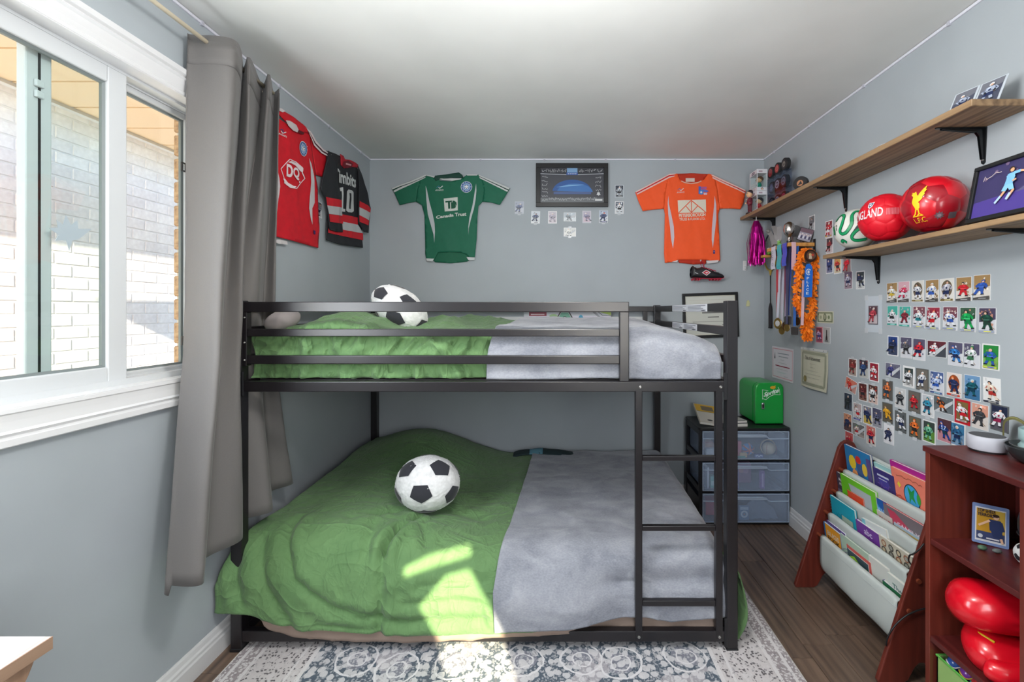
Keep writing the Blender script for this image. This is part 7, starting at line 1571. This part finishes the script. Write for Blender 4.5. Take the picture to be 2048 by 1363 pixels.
def a_fire(P, x, y): P.poly(circle(-x*.2, y*.6, .012, 8), (226, 60, 40)); P.poly(circle(x*.3, y*.3, .014, 8), (240, 200, 60)); P.poly(circle(-x*.3, y*.05, .012, 8), (240, 180, 50))
def a_blue(P, x, y): P.poly(rect(-x, y*.2, x, y), (30, 90, 170)); P.poly(circle(x*.3, y*.5, .03, 12), (60, 150, 210)); tx(P, 'OCEAN', -x*.2, y*.45, x*.8, y*.65, (150, 200, 236))
def a_mag(P, x, y): P.poly(rect(-x, y*.3, x, y), (120, 110, 116)); P.poly([(-x*.8, y*.9), (-x*.4, y*.9), (x*.9, y*.35), (x*.5, y*.2), (-x*.6, y*.5)], (196, 60, 90)); tx(P, 'FAMILY', -x*.3, y*.45, x*.8, y*.62, (226, 206, 220)); P.poly(rect(-x, -y, x, y*.3), (70, 76, 92))
rack_book('dark book with white lettering at the far end of the second tier', 2, 2.232, 2.13, .575, .20, .010, (64, 60, 78), a_dark, off=.004)
rack_book('lime green bordered book in a clear wallet on the second tier', 2, 2.195, 1.955, .580, .24, .012, (112, 196, 44), a_green, off=-.001)
rack_book('small red and yellow booklet in front of the lime green book', 2, 2.145, 2.035, .520, .14, .006, (214, 70, 30), a_fire, off=-.012)
rack_book('royal blue book with a red spine on the second tier', 2, 2.09, 1.90, .560, .22, .014, (150, 30, 40), a_blue, off=.012)
rack_book('grey magazine with a pink title at the near end of the second tier', 2, 1.915, 1.705, .556, .25, .008, (196, 40, 60), a_mag, off=.006)
rack_book('thick white paperback with red letters on the second tier', 2, 1.955, 1.865, .510, .16, .022, (206, 196, 190), lambda P, x, y: tx(P, 'BRAVE', -x*.7, y*.35, x*.7, y*.75, (190, 60, 60)), off=-.004)
rack_book('yellow edged pale blue book at the near end of the second tier', 2, 1.855, 1.720, .502, .17, .014, (170, 190, 206), lambda P, x, y: P.poly(rect(-x, y*.4, x, y*.86), (222, 180, 50)), off=-.006)
def a_teal(P, x, y): scribble(P, -x*.6, y*.35, x*1.1, y*.3, (20, 90, 120), 12, 16, .0022); P.poly(rect(x*.1, -y*.1, x*.7, y*.25), (90, 160, 170))
def a_abc(P, x, y): P.poly(rect(-x, -y, x, y*.35), (186, 50, 50)); P.poly(circle(-x*.2, y*.32, .06, 14, .02), (116, 60, 150)); tx(P, 'abc', -x*.3, y*.55, x*.4, y*.85, (214, 200, 230))
def a_circ(P, x, y):
    for k in range(12): cx, cy = -x*.7+x*.46*(k % 4), y*.75-y*.3*(k//4); P.poly(circle(cx, cy, .014, 12), (70, 66, 60) if k % 3 else (150, 90, 60)); P.poly(circle(cx, cy, .009, 10), (150, 150, 140) if k % 2 else (196, 180, 150))
rack_book('teal spiral notebook with dark handwriting on the third tier', 3, 2.215, 2.035, .468, .23, .010, (26, 160, 184), a_teal, name='notebook', cat='notebook', spiral=True)
rack_book('small grey green postcard in front of the teal notebook', 3, 2.125, 2.050, .408, .12, .003, (160, 176, 160), lambda P, x, y: P.poly(circle(x*.2, y*.4, .016, 10), (110, 124, 90)), off=-.012)
rack_book('purple and red alphabet book on the third tier', 3, 2.030, 1.885, .434, .18, .012, (112, 56, 150), a_abc)
rack_book('white and aqua booklet leaning behind the alphabet book', 3, 1.99, 1.84, .462, .20, .010, (214, 220, 220), lambda P, x, y: P.poly(rect(-x, -y, -x*.7, y), (120, 190, 206)), off=.018, roll=.12)
rack_book('cream board book covered in round pictures on the third tier', 3, 1.885, 1.708, .437, .18, .012, (196, 190, 172), a_circ)
def a_or(P, x, y): P.poly(rect(-x*.8, -y, x, y), (236, 160, 40)); tx(P, 'BUGS', -x*.6, y*.45, x*.8, y*.70, (214, 206, 190)); tx(P, 'BOOK', -x*.6, y*.20, x*.8, y*.42, (60, 50, 44))
def a_grn(P, x, y): P.poly(rect(-x, -y, x, y), (36, 60, 70)); P.poly([(-x*.8, y*.7), (-x*.3, y*.85), (x*.3, y*.6), (x*.9, y*.7), (x*.8, -y*.2), (-x*.7, 0)], (150, 200, 50)); scribble(P, -x*.6, y*.4, x*1.2, y*.4, (90, 140, 30), 21, 14, .004)
rack_book('orange and blue bug book at the far end of the bottom tier', 4, 2.215, 2.085, .338, .18, .010, (30, 110, 170), a_or)
rack_book('white paged book with a purple cover behind the orange bug book', 4, 2.20, 2.06, .352, .20, .020, (92, 70, 140), off=.018, pages=(226, 224, 236))
rack_book('pale green activity book with curved lines in the bottom tier', 4, 2.085, 1.90, .345, .22, .008, (176, 200, 180), lambda P, x, y: [P.line(circle(-x*.4, -y*.2, .05+.014*k, 14, None, .3, 2.4)+[], .003, (120, 110, 150)) for k in range(3)], off=.006)
rack_book('pink red edged book in the middle of the bottom tier', 4, 2.04, 1.885, .318, .18, .010, (206, 90, 84), off=-.001)
rack_book('dark book with a lime green creature in the bottom tier', 4, 2.03, 1.895, .305, .18, .008, (30, 110, 120), a_grn, off=-.012)
rack_book('white booklet with teal corner beside the cream book in the bottom tier', 4, 1.90, 1.79, .345, .20, .010, (210, 212, 206), lambda P, x, y: P.poly([(-x, -y*.2), (x*.2, -y*.2), (x, y*.3), (x*.4, y*.1), (-x, y*.2)], (60, 130, 116)), off=.010)
rack_book('white book with a blue skyline titled The at the near end', 4, 1.790, 1.695, .335, .19, .012, (206, 212, 206), lambda P, x, y: (tx(P, 'The', -x*.5, y*.45, x*.5, y*.72, (70, 110, 110)), P.poly([(-x, y*.1), (-x*.4, y*.32), (x, y*.05), (x, -y*.1), (-x, -y*.1)], (80, 110, 190))), off=.004)
rack_book('purple book with yellow flashes at the near end of the bottom tier', 4, 1.815, 1.700, .290, .17, .020, (70, 56, 120), lambda P, x, y: (P.poly(rect(-x, y*.72, x, y), (40, 110, 70)), P.poly([(-x*.4, y*.7), (-x*.2, y*.7), (x*.1, y*.0), (-x*.05, y*.0)], (222, 190, 60)), P.poly([(x*.2, y*.6), (x*.5, y*.6), (x*.7, y*.0), (x*.5, y*.0)], (226, 180, 50))), off=-.008)
rack_book('turquoise patterned book poking out at the far side of the lowest pocket', 4, 2.238, 2.19, .262, .16, .008, (40, 170, 140), lambda P, x, y: scribble(P, -x*.6, 0, x*1.2, y*1.2, (30, 60, 60), 31, 9, .004), off=-.018)

# ---------------------------------------------------------------- cherry bookcase
KX0, KX1, KY0, KY1, KZ = 1.200, 1.484, 1.165, 1.486, .922
bk = T('bookcase', 'narrow cherry laminate bookcase against the right wall', 'bookcase', (1.34, 1.325, 0))
def kp(name, a, c): return part(name, MB().box(a, c), M_CHERRY if name != 'side_panel' else M_CHERRYV, bk, world=True, bevel=.0015, seg=1)
kp('side_panel', (KX0, KY1-.018, 0), (KX1, KY1, KZ-.018)); kp('side_panel', (KX0, KY0, 0), (KX1, KY0+.018, KZ-.018)); kp('top', (KX0-.006, KY0-.004, KZ-.018), (KX1, KY1+.004, KZ))
for z in (.628, .316, .075): kp('shelf', (KX0+.002, KY0+.018, z-.018), (KX1-.008, KY1-.018, z))
kp('back_panel', (KX1-.008, KY0+.018, .05), (KX1-.004, KY1-.018, KZ-.018)); kp('plinth', (KX0+.02, KY0+.018, 0), (KX0+.034, KY1-.018, .057))
o = T('smart_speaker', 'round white smart speaker on top of the bookcase', 'speaker', (1.352, 1.432, KZ)); m = MB(); m.lathe([(.001, .006), (.047, .006), (.050, .011), (.050, .042), (.0475, .048), (.044, .049), (.044, .047), (.001, .047)], 40); part('body', m, mat('white_speaker', (184, 185, 194), .5), o, smooth=True, angle=40)
m = MB(); m.lathe([(.001, 0), (.045, 0), (.046, .006), (.001, .006)], 32); part('base', m, M_DARKPL, o); m = MB(); m.lathe([(.001, .0472), (.0438, .0472), (.0436, .0488), (.001, .0492)], 32); part('mesh_top', m, mat('grey_speaker_mesh', (88, 90, 94), .8, bump=.8, bscale=1600), o, smooth=True, angle=40)
o = T('metal_bowl', 'dark grey nested bowl at the near end of the bookcase top', 'bowl', (1.392, 1.300, KZ)); mb_ = mat('dark_bowl', (52, 56, 58), .3, metal=.3)
m = MB(); m.lathe([(.001, 0), (.050, 0), (.066, .010), (.082, .034), (.0845, .046), (.082, .047), (.078, .036), (.060, .012), (.001, .006)], 40); part('outer_bowl', m, mb_, o, smooth=True, angle=45)
m = MB(); m.lathe([(.001, .012), (.050, .014), (.068, .036), (.074, .050), (.0725, .0515), (.066, .038), (.048, .018), (.001, .016)], 40); part('inner_bowl', m, mat('grey_bowl', (92, 98, 98), .3, metal=.3), o, smooth=True, angle=45)
o = T('glass_jar', 'greenish glass jar standing in the dark bowl', 'jar', (1.392, 1.300, KZ+.018)); m = MB(); m.lathe([(.001, 0), (.050, .002), (.054, .010), (.055, .030), (.050, .036), (.048, .042), (.054, .048), (.054, .078), (.051, .080), (.049, .076), (.049, .050), (.044, .042), (.048, .034), (.050, .012), (.001, .008)], 36)
part('glass', m, frosted('sea_glass', (176, 206, 206), .30), o, smooth=True)
o = T('strap', 'olive webbing strap looped behind the glass jar', 'strap', (1.45, 1.42, KZ)); pts = [(1.445, 1.470, KZ+.002), (1.443, 1.470, KZ+.05), (1.440, 1.462, KZ+.085), (1.446, 1.440, KZ+.098), (1.452, 1.41, KZ+.086), (1.458, 1.37, KZ+.076), (1.464, 1.33, KZ+.070)]
sp = [catmull(pts, i/30) for i in range(31)]; strip(o, 'webbing', sp, .040, mat('olive_webbing', (104, 100, 56), .85, bump=.3, bscale=600), (.7, .7, .0), .004); strip(o, 'edge_stripe', [(p[0]-.003, p[1]-.003, p[2]+.003) for p in sp[8:]], .012, mat('khaki_stripe', (150, 146, 84), .85), (.7, .7, 0), .002)
# in the top compartment
n = Vector((-.52, -.84, .18)).normalized(); uu = Vector((0, 0, 1)).cross(n).normalized(); vv = n.cross(uu); M = frame(Vector((1.352, 1.418, .629)), uu, vv) @ Matrix.Translation((0, .061, 0)) @ Matrix.Rotation(-.05, 4, 'Z')
o = T('card_holder', 'soccer card in a rigid clear holder standing in the bookcase', 'card holder', M=M); part('holder', MB().prism(rrect(-.043, -.060, .043, .060, .004), -.004, 0), mat('blue_clear_holder', (120, 140, 186), .2), o)
P = Print(); P.poly(rect(-.036, -.052, .036, .050), (214, 214, 218)); P.poly(rect(-.033, -.046, .033, .046), (190, 142, 40)); P.poly(rect(-.033, -.046, .033, -.022), (60, 70, 110)); P.poly(rect(.012, -.020, .033, .046), (206, 170, 70))
P.poly([(-.004, .018), (.024, .018), (.028, -.016), (-.002, -.016)], (44, 56, 96)); P.line([(-.002, .014), (-.028, -.006)], .006, (222, 180, 150)); P.line([(.024, .014), (.030, -.012)], .006, (44, 56, 96)); P.poly([(.0, -.014), (.026, -.014), (.030, -.034), (.006, -.034)], (44, 56, 96)); P.line([(.024, -.034), (.028, -.048)], .006, (222, 180, 150)); P.poly(circle(.012, .027, .008, 10), (222, 180, 150)); P.poly(circle(.012, .031, .008, 10, .005), (60, 40, 30))
tx(P, 'TOP SHELF', -.032, .036, .010, .046, (40, 44, 60), .02); tx(P, 'TERRORS', -.032, .024, .008, .034, (40, 44, 60), .02); P.poly(circle(-.024, -.036, .006, 10), (206, 210, 220)); P.line([(-.010, -.040), (.020, -.040)], .004, (214, 214, 220)); part('card_print', P.mb, M_PRINT, o)
def stone(label, p, r, rgb): solo('pebble', MB().ball((0, 0, r[2]), r, 14, 10), mat('pebble_%d' % rgb[0], rgb, .5, nscale=80, nvar=.2), label, 'stone', loc=p, smooth=True)
stone('green pebble propping the clear card holder', (1.305, 1.398, .628), (.013, .010, .007), (84, 116, 92)); stone('grey pebble propping the clear card holder', (1.333, 1.380, .628), (.013, .009, .006), (110, 116, 114))
cB = Vector((1.352, 1.305, .628+.033)); o = T('mini_football', 'small white and black soccer ball ornament in the bookcase', 'ball', loc=cB); Fq = facing((-.6, -.7, .2), .4)
for pc in PENT: part('panel', panel_mb(pc, .033, .02, 3, 2, M=Fq), mat('black_ball_panel', (34, 36, 42), .5), o, smooth=True)
for pc in HEX: part('panel', panel_mb(pc, .033, .02, 3, 2, M=Fq), mat('white_ball_panel', (214, 216, 216), .5), o, smooth=True)
o = T('mini_helmet', 'small black helmet with a red patch on a dark stand in the bookcase', 'helmet', (1.415, 1.325, .628)); m = MB(); m.lathe([(.030, 0), (.034, .006), (.020, .012), (.018, .07), (.024, .078), (.001, .078)], 20); part('stand', m, M_DARKPL, o, smooth=True, angle=40)
m = MB(); m.lathe([(.050, .070), (.054, .085), (.054, .110), (.050, .130), (.040, .148), (.022, .158), (.001, .161)], 28, cap=False); m.tube([(.053*math.cos(2*PI*i/28), .053*math.sin(2*PI*i/28), .071) for i in range(29)], .003, 6); part('shell', m, mat('black_helmet', (30, 30, 34), .45), o, smooth=True)
P = Print(); P.poly([(-.024, -.014), (.018, -.022), (.024, .010), (-.010, .016)], (196, 30, 46)); P.line([(-.018, -.004), (.018, .0)], .006, (220, 216, 220)); vs = []
for v in P.mb.v: a = v.x/.0545-2.25; vs.append(Vector((.0550*math.cos(a), .0550*math.sin(a), .100+v.y)))
P.mb.v = vs; part('patch', P.mb, M_PRINT, o)
# boxing gloves
mglv = mat('red_vinyl_glove', (216, 16, 36), .24, coat=.35, bump=.06, bscale=60)
def glove(label, C, yaw, pitch, roll, s, wr):
    o = T('boxing_glove', label, 'boxing glove', M=Matrix.Translation(C) @ Matrix.Rotation(yaw, 4, 'Z') @ Matrix.Rotation(pitch, 4, 'Y') @ Matrix.Rotation(roll, 4, 'X') @ Matrix.Scale(s, 4))
    R_ = [(-.135, .030), (-.13, .046), (-.10, .050), (-.070, .046), (-.050, .052), (-.02, .068), (.02, .077), (.06, .079), (.092, .072), (.114, .055), (.127, .030), (.131, .012), (.132, .0005)]
    def f(u, v):
        x, r = catmull(R_, v); a = 2*PI*u; fl = 1-.18*max(0, math.sin(a)) if x > -.05 else 1
        k = 1+.03*fbm(x*12, math.cos(a)*2, math.sin(a)*2)+wr*(1-sstep(-.09, .03, x))*(abs(math.sin(7*a+8*x))-.5)
        return Vector((x, r*1.05*math.cos(a)*k, r*.92*math.sin(a)*k*fl))
    part('mitt', MB().grid(56, 40, f, wrap=True), mglv, o, smooth=True)
    TH = [(-.035, .055, .012), (.0, .082, .014), (.04, .092, .010), (.075, .086, .006), (.088, .078, .004)]; m = MB(); m.tube([catmull(TH, i/14) for i in range(15)], [.002+.031*max(0, 1-(2*i/14-1)**4)**.5 for i in range(15)], 16); part('thumb', m, mglv, o, smooth=True)
    m = MB(); m.tube([(-.118, .0505*math.cos(a), .0455*math.sin(a)) for a in [2*PI*i/28 for i in range(29)]], .0035, 6); part('cuff_binding', m, mat('dark_red_binding', (120, 14, 26), .4), o, smooth=True); return o
GL = glove('puffy red boxing glove lying underneath in the bookcase', Vector((1.325, 1.318, .316+.050)), math.radians(150), 0, -.3, .90, .22)
m = MB(); m.tube([(.06, .030, .058), (.085, .012, .056), (.10, -.012, .044)], .004, 6); part('piping', m, mat('yellow_piping', (226, 190, 40), .5), GL, smooth=True)
glove('puffy red boxing glove resting on top of the other in the bookcase', Vector((1.315, 1.335, .316+.163)), math.radians(150), .06, 3.5, 1.04, .26)
# green bin of toy balls in the lowest compartment
o = T('storage_bin', 'pale green open storage bin in the lowest bookcase compartment', 'bin', (1.33, 1.325, .075)); m = MB(); bx = (1.219, 1.455, 1.195, 1.462, .0765, .257); tk = .004
for a, c in (((bx[0], bx[2], bx[4]), (bx[1], bx[3], bx[4]+tk)), ((bx[0], bx[2], bx[4]), (bx[0]+tk, bx[3], bx[5])), ((bx[1]-tk, bx[2], bx[4]), (bx[1], bx[3], bx[5])), ((bx[0], bx[2], bx[4]), (bx[1], bx[2]+tk, bx[5])), ((bx[0], bx[3]-tk, bx[4]), (bx[1], bx[3], bx[5]))): m.box(a, c)
part('tub', m, mat('pale_green_fabric', (142, 178, 104), .8), o, world=True); m = MB(); P_ = [(bx[0], bx[2]), (bx[1], bx[2]), (bx[1], bx[3]), (bx[0], bx[3]), (bx[0], bx[2])]; m.tube([(p[0], p[1], bx[5]) for p in P_], .004, 6); part('rim', m, mat('bright_green_rim', (90, 170, 70), .7), o, world=True)
cols = [((50, 90, 170), 'blue'), ((130, 60, 170), 'violet'), ((206, 60, 60), 'red'), ((70, 60, 140), 'indigo'), ((226, 206, 120), 'yellow'), ((60, 140, 190), 'sky blue')]
for i, (rgb, nm) in enumerate(cols):
    y = 1.425-i*.042; p = (1.2445+.003*(i % 2), y, .257); o = T('toy_ball', '%s patterned toy ball at the top of the green bin' % nm, 'toy ball', p); part('ball', MB().ball((0, 0, 0), .020, 14, 10), mat('toyball_%s' % nm.replace(' ', '_'), rgb, .25, coat=.4), o, smooth=True)
    m = MB(); m.tube([(.0203*math.cos(a), .0203*math.sin(a), .004*math.sin(3*a)) for a in [2*PI*k/20 for k in range(21)]], .0022, 5); part('band', m, mat('toyball_band_%d' % (i % 3), ((222, 214, 220), (230, 190, 70), (60, 180, 150))[i % 3], .4), o, smooth=True)
solo('bin_liner', MB().box((1.227, 1.203, .190), (1.447, 1.454, .2365)), mat('dark_liner', (50, 52, 66), .9, nscale=60, nvar=.4), 'dark heap of cloth under the toy balls in the green bin', 'cloth', loc=(1.33, 1.32, .2), world=True, bevel=.01)

# ---------------------------------------------------------------- cords, desk
def cord(label, pts, r=.0028):
    P_ = [at(*p) for p in pts]; o = T('power_cord', label, 'cord', tuple(P_[0])); part('cable', MB().tube([catmull([tuple(p) for p in P_], i/40) for i in range(41)], r, 8), M_DARKPL, o, world=True, smooth=True); return o
cord('black cord draped over the upper edge of the sling rack end', [(1848, 1086, 1.654), (1838, 1098, 1.652), (1826, 1107, 1.652), (1819, 1110, 1.655), (1817, 1120, 1.672), (1822, 1128, 1.690)])
cord('black cord sagging across the lower sling rack end', [(1850, 1216, 1.654), (1832, 1221, 1.652), (1810, 1232, 1.652), (1790, 1250, 1.652), (1776, 1272, 1.655), (1772, 1290, 1.668)])
dk = T('desk', 'whitewashed wooden desk corner in front of the left wall', 'desk', (-1.15, .55, 0))
part('desktop', MB().box((-1.345, .22, .727), (-.950, .855, .750)), M_PALEWOOD, dk, world=True, bevel=.001, seg=1)
part('edge_band', MB().box((-.9505, .22, .7265), (-.9485, .8555, .7495)), M_TANEDGE, dk, world=True, label='tan wood edge')
lp = [(.842, .727), (.840, .712), (.832, .695), (.818, .672), (.808, .640), (.804, .60), (.804, 0), (.72, 0), (.72, .60), (.71, .66), (.66, .70), (.60, .71), (.22, .71), (.22, .727)]
def xprism(m, prof, x0, x1): m.M = Matrix(((0, 0, 1, 0), (1, 0, 0, 0), (0, 1, 0, 0), (0, 0, 0, 1))); return m.prism(prof, x0, x1)
part('leg', xprism(MB(), lp, -.992, -.966), M_TANWOOD, dk, world=True, bevel=.002); part('leg', xprism(MB(), lp, -1.335, -1.31), M_TANWOOD, dk, world=True, bevel=.002)
part('back_apron', MB().box((-1.31, .775, .60), (-.992, .793, .727)), M_TANWOOD, dk, world=True)
